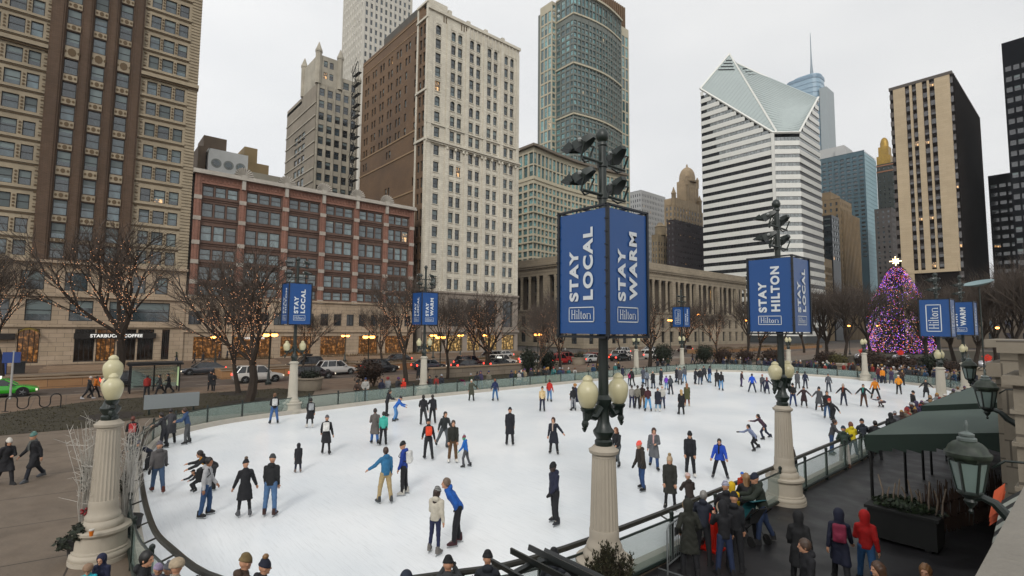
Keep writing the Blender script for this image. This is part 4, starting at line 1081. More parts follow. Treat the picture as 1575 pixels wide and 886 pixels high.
# ================================================================ lettering for the banners
_fit = {}
def fit_text(s):
    if s in _fit: return _fit[s]
    cu = bpy.data.curves.new('t', 'FONT'); cu.body = s; cu.size = 1; cu.offset = .045; cu.extrude = .0; cu.space_character = 1.2
    to = bpy.data.objects.new('t', cu); COL.objects.link(to)
    dg = bpy.context.evaluated_depsgraph_get(); dg.update()
    me = bpy.data.meshes.new_from_object(to.evaluated_get(dg)); bpy.data.objects.remove(to)
    V = np.array([v.co[:] for v in me.vertices]); mn, mx_ = V.min(0), V.max(0)
    V = (V-mn); V[:, 0] /= mx_[0]-mn[0]; V[:, 1] /= mx_[1]-mn[1]
    fs = [tuple(p.vertices) for p in me.polygons]
    _fit[s] = (V[:, :2]-.5, fs); return _fit[s]
def serif_word():
    """the boxed serif wordmark, unit cell -.5..+.5 wide, -.5..+.5 high"""
    mb = []
    def rc(x0, y0, x1, y1): mb.append([(x0, y0), (x1, y0), (x1, y1), (x0, y1)])
    def stem(x, y0, y1, w=.026, s=.024): rc(x-w/2, y0, x+w/2, y1)
    def serif(x, y, w=.07): rc(x-w/2, y-.011, x+w/2, y+.011)
    b0, xh, ch_ = -.28, .06, .30
    for x in (-.41, -.28): stem(x, b0, ch_, .032); serif(x, b0); serif(x, ch_)
    rc(-.40, -.01, -.29, .025)
    stem(-.185, b0, xh, .03); serif(-.185, b0); rc(-.22, xh-.02, -.17, xh+.004); rc(-.202, .17, -.168, .25)
    stem(-.1, b0, .34, .03); serif(-.1, b0); rc(-.135, .32, -.085, .344)
    stem(-.005, b0+.06, .2, .03); rc(-.045, xh-.02, .045, xh+.004); rc(0.0, b0-.005, .045, b0+.04); rc(-.02, b0+.02, .02, b0+.07)
    n_ = 14; cx_, cy_ = .135, (b0+xh)/2
    for i in range(n_):
        a0, a1 = 2*PI*i/n_, 2*PI*(i+1)/n_
        f = lambda a, rx, ry: (cx_+rx*math.cos(a), cy_+ry*math.sin(a))
        mb.append([f(a0, .036, .13), f(a0, .07, .18), f(a1, .07, .18), f(a1, .036, .13)])
    stem(.26, b0, xh, .03); serif(.26, b0); rc(.225, xh-.02, .27, xh+.004)
    stem(.395, b0, xh-.05, .03); serif(.395, b0)
    for i in range(6):
        a0, a1 = PI*i/6, PI*(i+1)/6
        f = lambda a, r1, r2: (.33+r1*math.cos(a), xh-.08+r2*math.sin(a))
        mb.append([f(a0, .052, .07), f(a0, .08, .1), f(a1, .08, .1), f(a1, .052, .07)])
    V = []; fs = []
    for p in mb: fs.append(tuple(range(len(V), len(V)+4))); V += p
    return np.array(V), fs
SER = serif_word()
blue_b = mat('banner_blue', c8(12, 68, 128), .38, .10, .8, stretch=(.4, .4, .25), spec=.45, coat=.12)
white_b = mat('banner_white', '#c4c9cc', .5)
edge_b = mat('banner_edge', '#10151c', .5)

def banner(root, s, z0, z1, spec_):
    """square box of four printed faces around the pole; local coords"""
    hgt = z1-z0; W = 2*s
    fr = MB(); t = .03
    for sx_ in (-1, 1):
        for sy_ in (-1, 1): fr.box(sx_*s-t, sy_*s-t, z0-.05, sx_*s+t, sy_*s+t, z1+.05)
    for z in (z0-.03, z1+.03):
        for q in (-1, 1): fr.box(-s, q*s-t, z-.02, s, q*s+t, z+.02); fr.box(q*s-t, -s, z-.02, q*s+t, s, z+.02)
        fr.box(-s, -.03, z-.02, s, .03, z+.02); fr.box(-.03, -s, z-.02, .03, s, z+.02)
    for k in range(11):
        zz = z0+hgt*k/10
        for sx_ in (-1, 1): fr.box(sx_*s-.045, -s-.045, zz-.012, sx_*s+.045, -s-.005, zz+.012)
    fr.build('banner_frame', [edge_b], root, (0, 0, 0))
    faces = {'S': ((1, 0), (0, -1)), 'E': ((0, 1), (1, 0)), 'N': ((-1, 0), (0, 1)), 'W': ((0, -1), (-1, 0))}
    for nm, (U, Nn) in faces.items():
        b = MB(); e = .035
        P = lambda a, z, d: (U[0]*a+Nn[0]*(s+d), U[1]*a+Nn[1]*(s+d), z)
        bw = []
        nx_, nz_ = 6, 8
        vs_ = []
        for j in range(nz_+1):
            for i in range(nx_+1):
                a = -s+e+(W-2*e)*i/nx_; z = z0+e+(hgt-2*e)*j/nz_
                bu = -.018*math.sin(PI*i/nx_)*math.sin(PI*j/nz_)*(1+.4*math.sin(3*j+i))
                vs_.append(P(a, z, bu))
        fs_ = [(j*(nx_+1)+i, j*(nx_+1)+i+1, (j+1)*(nx_+1)+i+1, (j+1)*(nx_+1)+i) for j in range(nz_) for i in range(nx_)]
        b.add(vs_, fs_, 0, True)
        pn = b.build('banner_face', [blue_b], root, (0, 0, 0))
        items = spec_.get(nm)
        if not items: continue
        lt = MB()
        def put(geo, uc, vc, lu, lv, rot):
            V, fs2 = geo; pts = []
            for (x, y) in V:
                if rot: a, z = -y*lu, x*lv        # reads upwards
                else: a, z = x*lu, y*lv
                pts.append(P(-s+uc*W+a, z0+vc*hgt+z, .008))
            lt.add(pts, fs2, 0)
        def frame(u0, v0, u1, v1, t=.022):
            for (a0, b0, a1, b1) in ((u0, v0, u1, v0+t*W/hgt), (u0, v1-t*W/hgt, u1, v1), (u0, v0, u0+t, v1), (u1-t, v0, u1, v1)):
                q = [P(-s+a0*W, z0+b0*hgt, .006), P(-s+a1*W, z0+b0*hgt, .006), P(-s+a1*W, z0+b1*hgt, .006), P(-s+a0*W, z0+b1*hgt, .006)]
                lt.add(q, [(0, 1, 2, 3)], 0)
        if items == 'BIG':
            frame(.22, .14, .72, .86, .03); put(SER, .47, .5, .42*W*1.25, .62*hgt*1.05, True)
        else:
            l2 = items
            put(fit_text('STAY'), .33, .475, .19*W, .41*hgt, True)
            ln = {'LOCAL': .575, 'WARM': .55, 'HILTON': .60}[l2]
            put(fit_text(l2), .62, .285-.005+ln/2, .20*W, ln*hgt, True)
            frame(.22, .105, .74, .225, .014); put(SER, .48, .165, .44*W*1.06, .115*hgt*1.05, False)
        lt.build('lettering', [white_b], root, (0, 0, 0))

globe_m = mat('globe_cream', '#bfb894', .35, .12, 2, spec=.6)
stone_p = mat('post_stone', c8(166, 157, 142), .8, .16, 1.2, bump=.2, bscale=9, stretch=(1, 1, .5))
stone_w = mat('post_stone_pale', c8(176, 170, 156), .8, .12, 1.2)
def floodhead(root, p, aim, name='flood_light'):
    """hooded flood light on a yoke"""
    b = MB(); f = Vector(aim).normalized(); r_ = f.cross(Vector((0, 0, 1))).normalized(); u_ = r_.cross(f)
    c = Vector(p); r_ = r_*.7; u_ = u_*.62; f = f*.8
    def ring(d, w, h, dz=0): return [tuple(c+f*d+r_*a*w+u_*(b_*h+dz)) for a, b_ in ((-1, -1), (1, -1), (1, 1), (-1, 1))]
    R_ = [ring(-.30, .09, .08), ring(-.14, .16, .12), ring(.16, .22, .16), ring(.26, .22, .16)]
    v = [q for k in R_ for q in k]
    b.add(v, [(3, 2, 1, 0), (12, 13, 14, 15)] + [(4*k+i, 4*k+(i+1) % 4, 4*k+4+(i+1) % 4, 4*k+4+i) for k in range(3) for i in range(4)], 0)
    t_ = [c+f*.28+r_*-.23+u_*.17, c+f*.28+r_*.23+u_*.17, c+f*.62+r_*.2+u_*.2, c+f*.62-r_*.2+u_*.2]
    t2 = [q-u_*.03 for q in t_]
    b.add([tuple(q) for q in t_+t2], [(0, 1, 2, 3), (7, 6, 5, 4), (0, 4, 5, 1), (1, 5, 6, 2), (2, 6, 7, 3), (3, 7, 4, 0)], 0)
    for sgn_ in (-1, 1):
        b.add([tuple(q) for q in (c+f*.28+r_*.28*sgn_+u_*.22, c+f*.62+r_*.2*sgn_+u_*.2, c+f*.28+r_*.28*sgn_-u_*.1)], [(0, 1, 2)], 0)
        b.tube([c+r_*.3*sgn_, c+r_*.3*sgn_-u_*.15-f*.1, c+r_*.22*sgn_-Vector((0, 0, .36)), c-Vector((0, 0, .42))], .022, 5, 0)
        b.blob(tuple(c+r_*.3*sgn_), .05, 1, 6, 4)
    return b.build(name, [green, mat('bolt_steel', '#8a8d8a', .35)], root, (0, 0, 0))

def lamp_post(x, y, label, zd=.85, zt=1.05, zc=3.12, zg=(4.04, 4.7), zb=(5.6, 8.1), ztop=10.15, s=.66, faces=None, arms='Y', stone=None, pole=True, aim=(-.8, 0, -.55), mid_globe=False, seg=28):
    rt = empty('lamp_post', (x, y, 0), 0, label, 'lamp post', 'lamp posts round the ice rink')
    st = stone or stone_p
    b = MB()
    pr = [(.95, 0), (.95, .1), (.9, .1), (.93, .15), (.92, .2), (.86, .24), (.86, .28), (.79, .30), (.77, zd-.14), (.8, zd-.12), (.85, zd-.08), (.89, zd-.06), (.89, zd), (.84, zd+.02)]
    b.lathe([(r_*.66, z) for r_, z in pr], seg, (0, 0, 0), 0)
    b.build('pedestal_base', [st], rt, (0, 0, 0))
    b = MB()
    pr = [(.62, zd+.02), (.64, zd+.08), (.6, zd+.16), (.52, zd+.2), (.54, zd+.26), (.5, zd+.32), (.45, zd+.38)]
    pr += [(.445, zt+.3), (.445, zt+.42)]
    n0 = len(pr); pr += [(.43, zt+.46), (.36, zc-.16)]; n1 = len(pr)-1
    pr += [(.355, zc-.12), (.44, zc-.08), (.46, zc-.02), (.4, zc), (.36, zc+.03), (.3, zc+.07)]
    pr = [(r_*.68, z) for r_, z in pr]; b.lathe(pr[:n0+1], 36, (0, 0, 0), 0, True); b.lathe(pr[n0:n1+1], 44, (0, 0, 0), 0, False, (0, n1-n0)); b.lathe(pr[n1:], 36, (0, 0, 0), 0, True)
    b.build('column', [st], rt, (0, 0, 0))
    b = MB()   # bronze green urn
    pr = [(.28, zc+.05), (.3, zc+.1), (.3, zc+.16), (.24, zc+.2), (.34, zc+.3), (.36, zc+.36), (.26, zc+.44), (.2, zc+.55), (.18, zc+.75), (.2, zc+.86), (.26, zc+.92), (.28, zc+1.02), (.18, zc+1.1), (.12, zc+1.16)]
    pr = [(r_*.62, z) for r_, z in pr]
    b.lathe(pr, 16, (0, 0, 0), 0)
    ga = zg[0]-.08
    dirs = [(0, 1), (0, -1)] if arms == 'Y' else [(1, 0), (-1, 0)]
    for dx, dy in dirs:
        P = [(dx*.12, dy*.12, zc+.85), (dx*.3, dy*.3, zc+.68), (dx*.44, dy*.44, zc+.72), (dx*.52, dy*.52, ga-.12), (dx*.5, dy*.5, ga)]
        b.tube(P, [.1, .09, .08, .09, .11], 8)
        b.blob((dx*.58, dy*.58, ga-.22), (.08, .08, .09), 0, 6, 4)
        b.lathe([(.06, ga-.3), (.02, ga-.38)], 6, (dx*.6, dy*.6, 0))
        b.lathe([(.09, ga-.02), (.14, ga+.03), (.15, ga+.08), (.12, ga+.1)], 10, (dx*.5, dy*.5, 0))
    b.build('urn_bracket', [green], rt, (0, 0, 0))
    gh = zg[1]-zg[0]
    def globe(cx_, cy_, z0):
        g = MB(); k = gh/.66
        g.lathe([(.1, z0), (.15, z0+.05*k), (.195, z0+.17*k), (.215, z0+.3*k), (.205, z0+.4*k), (.17, z0+.46*k), (.13, z0+.5*k), (.1, z0+.54*k), (.11, z0+.57*k), (.1, z0+.6*k), (.06, z0+.64*k), (.03, z0+.66*k)], 18, (cx_, cy_, 0))
        g.build('lamp_globe', [globe_m], rt, (0, 0, 0))
    for dx, dy in dirs: globe(dx*.5, dy*.5, zg[0])
    if mid_globe:
        globe(0, 0, zg[0]+.42)
        b = MB(); b.lathe([(.1, zc+1.0), (.08, zg[0]+.3), (.13, zg[0]+.42)], 10); b.build('stem', [green], rt, (0, 0, 0))
    if pole:
        b = MB(); b.lathe([(.11, zc+1.0), (.1, zb[0]), (.085, ztop-.35), (.11, ztop-.33), (.11, ztop-.28), (.08, ztop-.24), (.13, ztop-.18), (.14, ztop-.08), (.1, ztop+.02), (.03, ztop+.07)], 12)
        z1_, z2_ = zb[1]+.42, zb[1]+1.12
        for z in (z1_, z2_):
            b.tube([(.05, -.72, z), (.05, .72, z)], .035, 6)
            b.lathe([(.12, z-.06), (.12, z+.06)], 10)
        b.build('pole', [green], rt, (0, 0, 0))
        banner(rt, s, zb[0], zb[1], faces or {})
        for z in (z1_, z2_):
            for dy in (-.56, .56): floodhead(rt, (-.02, dy, z+.36), (aim[0], aim[1]+dy*.35, aim[2]*.7))
    return rt
lamp_post(-6.98, 8.56, 'nearest and largest lamp post in the centre whose blue banner box reads STAY WARM', 1.0, 1.15, 3.2, (4.07, 4.74), (5.55, 8.13), 10.0, .66, {'S': 'LOCAL', 'E': 'WARM'})
lamp_post(-7.27, 18.31, 'tall lamp post right of centre whose blue banner box reads STAY HILTON', .82, 1.0, 3.09, (4.04, 4.65), (5.6, 8.1), 10.15, .72, {'S': 'HILTON', 'E': 'LOCAL'})
lamp_post(-34.9, 11.2, 'tall lamp post by the far left barrier with STAY LOCAL on its wide blue face', .7, .9, 3.3, (4.05, 4.7), (5.75, 8.45), 10.2, .72, {'S': 'HILTON', 'E': 'LOCAL'}, stone=stone_w, aim=(.8, 0, -.55))
lamp_post(-36.9, 22.2, 'tall lamp post at the far barrier with STAY WARM on its wide blue face', .7, .9, 3.2, (4.1, 4.75), (5.83, 8.5), 10.75, .76, {'S': 'LOCAL', 'E': 'WARM'}, stone=stone_w, aim=(.8, 0, -.55))
lamp_post(-37.2, 51.8, 'tall lamp post at the far barrier hidden above by the big central banner', .7, .9, 3.15, (4.1, 4.75), (5.9, 8.4), 10.6, .74, {'S': 'LOCAL', 'E': 'WARM'}, stone=stone_w, aim=(.8, 0, -.55))
lamp_post(-37.1, 61.8, 'small distant lamp post whose narrow blue banner carries the upright boxed white word', .7, .9, 3.1, (4.1, 4.75), (5.95, 8.6), 10.9, .8, {'S': 'BIG', 'E': 'HILTON'}, stone=stone_w, aim=(.8, 0, -.55))
lamp_post(-27.2, 70.9, 'distant lamp post behind the far barrier seen through the globes of the STAY HILTON post', .7, .9, 3.1, (4.1, 4.75), (5.9, 8.4), 10.6, .7, {}, stone=stone_w, pole=False, mid_globe=False)
lamp_post(-18.3, 69.0, 'distant lamp post just left of the decorated fir with two cream globes and no banner', .7, .9, 3.1, (4.1, 4.75), (5.9, 8.4), 10.6, .7, {}, stone=stone_w, pole=False)
lamp_post(-7.9, 47.0, 'lamp post right of the decorated fir whose blue face carries the large boxed white word', .85, 1.0, 3.1, (3.75, 4.4), (5.3, 7.95), 9.85, .86, {'S': 'BIG', 'E': 'LOCAL'}, stone=stone_w)
lamp_post(-7.8, 55.8, 'farthest right lamp post whose blue banner reads STAY WARM', .85, 1.0, 3.1, (4.0, 4.65), (5.4, 8.1), 10.3, .86, {'S': 'WARM', 'E': 'LOCAL'}, stone=stone_w)
lamp_post(-16.35, .85, 'short lamp pedestal at left with three cream globes and an orange cup on its ledge', .75, .95, 3.25, (3.85, 4.5), arms='X', pole=False, mid_globe=True, seg=36)
# ================================================================ people: bodies and clothes grown as smooth surfaces over a posed skeleton
def surf_nets(fn, lo, hi, res):
    lo = np.array(lo, float); hi = np.array(hi, float)
    n = np.ceil((hi-lo)/res).astype(int)+1
    ax = [lo[i]+res*np.arange(n[i]) for i in range(3)]
    X, Y, Z = np.meshgrid(*ax, indexing='ij')
    D = fn(np.stack([X, Y, Z], -1).reshape(-1, 3).astype(np.float32)).reshape(n)
    S = D < 0
    S[0] = S[-1] = False; S[:, 0] = S[:, -1] = False; S[:, :, 0] = S[:, :, -1] = False
    D = np.where(S, np.minimum(D, -1e-5), np.maximum(D, 1e-5))
    nx, ny, nz = np.array(D.shape)-1
    acc = np.zeros((nx, ny, nz, 3), np.float32); cnt = np.zeros((nx, ny, nz), np.float32)
    c = [(0, 0, 0), (1, 0, 0), (0, 1, 0), (1, 1, 0), (0, 0, 1), (1, 0, 1), (0, 1, 1), (1, 1, 1)]
    for i, j in ((0, 1), (2, 3), (4, 5), (6, 7), (0, 2), (1, 3), (4, 6), (5, 7), (0, 4), (1, 5), (2, 6), (3, 7)):
        a, b = c[i], c[j]
        da = D[a[0]:a[0]+nx, a[1]:a[1]+ny, a[2]:a[2]+nz]; db = D[b[0]:b[0]+nx, b[1]:b[1]+ny, b[2]:b[2]+nz]
        m = (da < 0) != (db < 0)
        t = np.where(m, da/(da-db+1e-12), 0)
        for k in range(3): acc[..., k] += np.where(m, a[k]+(b[k]-a[k])*t, 0)
        cnt += m
    act = cnt > 0
    idx = np.full(act.shape, -1, np.int64); idx[act] = np.arange(act.sum())
    ii = np.argwhere(act)
    V = (ii + acc[act]/cnt[act][:, None])*res + lo
    F = []
    for k in range(3):
        sl0 = [slice(None)]*3; sl1 = [slice(None)]*3; sl0[k] = slice(0, -1); sl1[k] = slice(1, None)
        m = S[tuple(sl0)] != S[tuple(sl1)]
        e = np.argwhere(m)
        o1, o2 = [(1, 2), (2, 0), (0, 1)][k]
        e = e[(e[:, o1] > 0) & (e[:, o2] > 0) & (e[:, o1] < D.shape[o1]-1) & (e[:, o2] < D.shape[o2]-1)]
        if not len(e): continue
        def at_(d1, d2):
            q = e.copy(); q[:, o1] -= d1; q[:, o2] -= d2; return idx[q[:, 0], q[:, 1], q[:, 2]]
        q = np.stack([at_(1, 1), at_(0, 1), at_(0, 0), at_(1, 0)], 1)
        s = S[tuple(e.T)]
        q[~s] = q[~s][:, ::-1]
        F.append(q)
    return V, np.concatenate(F) if F else np.zeros((0, 4), int)

def np_mesh(name, V, F, mats):
    me = bpy.data.meshes.new(name)
    me.vertices.add(len(V)); me.vertices.foreach_set('co', np.asarray(V, np.float32).ravel())
    me.loops.add(len(F)*4); me.loops.foreach_set('vertex_index', np.asarray(F, np.int32).ravel())
    me.polygons.add(len(F)); me.polygons.foreach_set('loop_start', np.arange(0, len(F)*4, 4, dtype=np.int32))
    me.polygons.foreach_set('use_smooth', np.ones(len(F), bool))
    for m in mats: me.materials.append(m)
    me.update(calc_edges=True)
    return me

def smin(a, b, k):
    h = np.clip(.5+.5*(b-a)/k, 0, 1); return b+(a-b)*h-k*h*(1-h)
def cap(p, a, b, ra, rb, flat=None):
    a = np.asarray(a, np.float32); b = np.asarray(b, np.float32); q = p-a; ba = b-a
    sc_ = 1.0
    if flat is not None:
        ax_, k = flat; dd = q@ax_; bb = ba@ax_
        q = q+(k-1)*dd[:, None]*ax_; ba = ba+(k-1)*bb*ax_
    t = np.clip((q@ba)/max(float(ba@ba), 1e-9), 0, 1)
    return np.linalg.norm(q-t[:, None]*ba, axis=1)-(ra+(rb-ra)*t)
def ell(p, c, r):
    q = (p-np.asarray(c, np.float32))/np.asarray(r, np.float32); k = np.linalg.norm(q, axis=1)
    return (k-1)*min(r)
def uni(ds, k):
    d = ds[0]
    for e in ds[1:]: d = smin(d, e, k)
    return d
def rx(v, a):   # pitch forward: rotate about x so that up leans to +y
    c, s = math.cos(a), math.sin(a); return np.array([v[0], v[1]*c+v[2]*s, -v[1]*s+v[2]*c])
def ry(v, a):
    c, s = math.cos(a), math.sin(a); return np.array([v[0]*c+v[2]*s, v[1], -v[0]*s+v[2]*c])

# pose: lean, side, legs ((flex, abd, knee) left, right), arms ((flex, abd, elbow, inward) left, right), head (pitch, yaw)
POSES = {
 'stand': (3, 0, ((2, 5, 4), (-3, 5, 3)), ((6, 5, 14, 4), (2, 5, 18, 4)), (6, 0)),
 'stand2': (2, 2, ((8, 7, 12), (-5, 4, 2)), ((10, 6, 34, 14), (-6, 6, 12, 0)), (5, 20)),
 'feet': (4, 0, ((4, 9, 6), (-2, 9, 5)), ((12, 8, 50, 26), (8, 8, 58, 26)), (10, -12)),
 'pocket': (3, 0, ((6, 5, 8), (-6, 5, 4)), ((-8, 20, 50, 30), (-8, 20, 50, 30)), (4, 12)),
 'glide': (10, 0, ((16, 5, 22), (-8, 7, 12)), ((15, 13, 26, 6), (-8, 14, 18, 0)), (-2, 0)),
 'stride': (14, 0, ((24, 3, 34), (-24, 12, 10)), ((28, 11, 38, 10), (-26, 12, 22, 0)), (-6, 0)),
 'wide': (8, 0, ((12, 17, 14), (8, 15, 10)), ((12, 16, 34, 4), (8, 18, 26, 0)), (2, 0)),
 'armsout': (8, 0, ((10, 8, 14), (-4, 8, 8)), ((14, 46, 14, 0), (10, 40, 22, 0)), (4, 0)),
 'leftout': (6, 2, ((9, 8, 12), (-4, 7, 8)), ((22, 40, 26, 0), (4, 8, 22, 0)), (4, 10)),
 'rightout': (6, -2, ((9, 8, 12), (-4, 7, 8)), ((4, 8, 22, 0), (22, 40, 26, 0)), (4, -10)),
 'bothhands': (5, 0, ((5, 6, 8), (-3, 6, 5)), ((6, 18, 16, 0), (6, 20, 16, 0)), (4, -20)),
 'walk': (5, 0, ((26, 3, 12), (-22, 4, 14)), ((-20, 9, 16, 0), (20, 9, 22, 0)), (4, 0)),
 'walk2': (4, 0, ((20, 3, 8), (-18, 3, 16)), ((10, 10, 80, 40), (-16, 9, 14, 0)), (8, 0)),
 'bend': (52, 0, ((18, 7, 16), (4, 7, 8)), ((52, 12, 20, 0), (58, 12, 24, 0)), (-18, 0)),
 'lean': (15, 0, ((8, 6, 10), (-4, 6, 4)), ((30, 16, 50, 32), (34, 16, 46, 32)), (-4, 10)),
 'hunch': (36, 0, ((20, 8, 30), (4, 8, 22)), ((44, 16, 30, 0), (40, 16, 26, 0)), (-16, 0)),
 'backhands': (34, 0, ((12, 5, 8), (2, 5, 10)), ((-34, 12, 26, 40), (-34, 12, 26, 40)), (-20, 0)),
 'photo': (2, 0, ((4, 6, 4), (-3, 6, 4)), ((60, 14, 78, 40), (60, 14, 78, 40)), (6, 0)),
 'phone': (4, 0, ((4, 6, 4), (-3, 6, 4)), ((40, 14, 85, 30), (10, 10, 20, 0)), (14, 0)),
 'push': (14, 0, ((16, 4, 10), (-14, 5, 12)), ((42, 8, 40, 5), (42, 8, 40, 5)), (2, 0)),
 'racer': (40, 0, ((36, 8, 52), (-18, 14, 30)), ((-30, 40, 30, 0), (56, 22, 30, 0)), (-24, 0)),
 'crouch': (38, 0, ((78, 12, 96), (60, 12, 90)), ((56, 18, 30, 0), (50, 18, 30, 0)), (-20, 0)),
 'fallen': (70, 0, ((86, 10, 100), (70, 14, 96)), ((84, 22, 20, 0), (72, 22, 24, 0)), (-30, 20)),
 'pointing': (5, 0, ((5, 6, 6), (-4, 6, 4)), ((78, 20, 18, 0), (8, 12, 60, 40)), (2, 0)),
 'glideL': (10, 0, ((-8, 7, 12), (16, 5, 22)), ((-8, 14, 18, 0), (15, 13, 26, 6)), (-2, 0)),
}
def skeleton(pose):
    lean, side, legs, arms, hd = POSES[pose]
    T = lambda v: ry(rx(np.array(v, float), R(lean)), R(side))
    J = {}
    pel = np.array([0, 0, .95]); J['pel'] = pel
    for s, (fl, ab, kn) in zip((-1, 1), legs):
        hip = pel+np.array([s*.085, 0, -.02])
        d = np.array([math.sin(R(ab))*s, math.sin(R(fl))*math.cos(R(ab)), -math.cos(R(fl))*math.cos(R(ab))])
        knee = hip+d*.43
        f2 = fl-kn
        d2 = np.array([math.sin(R(ab*.8))*s, math.sin(R(f2))*math.cos(R(ab)), -math.cos(R(f2))*math.cos(R(ab))])
        ank = knee+d2*.41
        k = 'L' if s < 0 else 'R'; J['hip'+k], J['knee'+k], J['ank'+k] = hip, knee, ank
    up = T((0, 0, 1)); fw = T((0, 1, 0)); rt = T((1, 0, 0))
    J['up'], J['fw'], J['rt'] = up, fw, rt
    J['chest'] = pel+up*.34; J['neck'] = pel+up*.53
    for s, (fl, ab, el, inw) in zip((-1, 1), arms):
        sh = pel+up*.445+rt*s*.158
        # arm direction in torso-independent terms: gravity down, flexed forward, abducted outward
        d = np.array([math.sin(R(ab))*s, math.sin(R(fl))*math.cos(R(ab)), -math.cos(R(fl))*math.cos(R(ab))])
        elb = sh+d*.28
        f2 = fl+el
        d2 = np.array([math.sin(R(ab-inw*1.3))*s, math.sin(R(f2))*math.cos(R(ab*.6)), -math.cos(R(f2))*math.cos(R(ab*.6))])
        d2 /= np.linalg.norm(d2)
        wr = elb+d2*.25
        k = 'L' if s < 0 else 'R'; J['sh'+k], J['elb'+k], J['wr'+k], J['hd'+k] = sh, elb, wr, wr+d2*.085; J['hdir'+k] = d2
    hp, hy = hd
    hu = rx(np.array([0, 0, 1.]), R(lean*.55+hp)); hf = rx(np.array([math.sin(R(hy)), math.cos(R(hy)), 0]), R(lean*.55+hp))
    hf -= hu*(hf@hu); hf /= np.linalg.norm(hf)
    J['hu'], J['hf'], J['hr'] = hu, hf, np.cross(hf, hu)
    J['head'] = J['neck']+up*.03+hu*.12+hf*.022
    zmin = min(J['ankL'][2], J['ankR'][2])
    off = np.array([-.5*(J['ankL'][0]+J['ankR'][0]), -.5*(J['ankL'][1]+J['ankR'][1]), .10-zmin])
    for k in J:
        if k in ('up', 'fw', 'rt', 'hu', 'hf', 'hr') or k.startswith('hdir'): continue
        J[k] = J[k]+off
    return J
_sk = {p: skeleton(p) for p in POSES}

def bounds(pts, r):
    P = np.array(pts); return P.min(0)-r, P.max(0)+r
def wrinkle(p, amp, seed=0):
    return amp*(np.sin(p[:, 2]*42+3*np.sin(p[:, 0]*17+seed)+2*np.sin(p[:, 1]*21))*.6+np.sin(p[:, 0]*31+p[:, 2]*19+seed)*np.sin(p[:, 1]*27+seed)*.6)
_pm = {}
def body_mesh(pose, lod):
    k = ('body', pose, lod)
    if k in _pm: return _pm[k]
    J = _sk[pose]; H_, U, F_, Rr = J['head'], J['hu'], J['hf'], J['hr']
    def fn(p):
        q = (p-H_.astype(np.float32))/1.07; L = np.stack([q@Rr, q@F_, q@U], 1)
        head = uni([ell(L, (0, -.01, .02), (.075, .092, .10)), ell(L, (0, .025, -.05), (.055, .062, .068))], .03)
        head = uni([head, cap(L, (0, .088, .01), (0, .104, -.022), .009, .014), ell(L, (-.076, -.005, -.01), (.012, .02, .03)), ell(L, (.076, -.005, -.01), (.012, .02, .03)), ell(L, (0, .075, .022), (.055, .016, .012)), ell(L, (0, .082, -.052), (.026, .012, .012)), ell(L, (0, .075, -.095), (.024, .018, .016))], .012)
        d = uni([head, cap(p, J['neck']-J['up']*.04, H_-U*.06, .056, .052)], .02)
        d = uni([d, cap(p, J['pel'], J['chest'], .105, .11, (J['fw'].astype(np.float32), 1.35)), cap(p, J['shL'], J['shR'], .035, .035)], .02)
        for s in 'LR':
            d = uni([d, cap(p, J['sh'+s], J['elb'+s], .036, .036), cap(p, J['elb'+s], J['wr'+s], .038, .028), cap(p, J['hip'+s], J['knee'+s], .055, .034), cap(p, J['knee'+s], J['ank'+s], .034, .028), cap(p, J['wr'+s], J['wr'+s]+J['hdir'+s]*.07, .026, .036, None)], .02)
        return d
    lo, hi = bounds([J[x] for x in J if x not in ('up', 'fw', 'rt', 'hu', 'hf', 'hr') and not x.startswith('hdir')], .16)
    V, F = surf_nets(fn, lo, hi, (.012, .021, .03)[lod])
    if lod < 2:          # five separate bent fingers per hand
        b = MB()
        for s, sg in (('L', -1), ('R', 1)):
            d = Vector(J['hdir'+s]); o = Vector(J['wr'+s])+d*.085
            side_ = d.cross(Vector((0, 0, 1)));
            if side_.length < .1: side_ = Vector((0, 1, 0))
            side_.normalize(); pn = side_.cross(d)
            for i in range(4):
                a = o+side_*(.030-.02*i); l = (.062, .072, .068, .052)[i]
                b.tube([a-d*.03, a+d*l*.45, a+d*l*.8-pn*.014, a+d*l*.92-pn*.03], [.0105, .0095, .0085, .007], 5)
            a = o-d*.055+side_*.03
            b.tube([a, a+d*.03+side_*.022, a+d*.058+side_*.024-pn*.012], [.012, .011, .008], 5)
        n0 = len(V); V = np.concatenate([V, np.array(b.v)])
        q = [f for f in b.f if len(f) == 4]; c5 = [f for f in b.f if len(f) > 4]
        q += [[f[0], f[1], f[2], f[3]] for f in c5] + [[f[0], f[3], f[4], f[4]] for f in c5 if False]
        F = np.concatenate([F, np.array(q)+n0])
    me = np_mesh('body', V, F, [None]); _pm[k] = me; return me
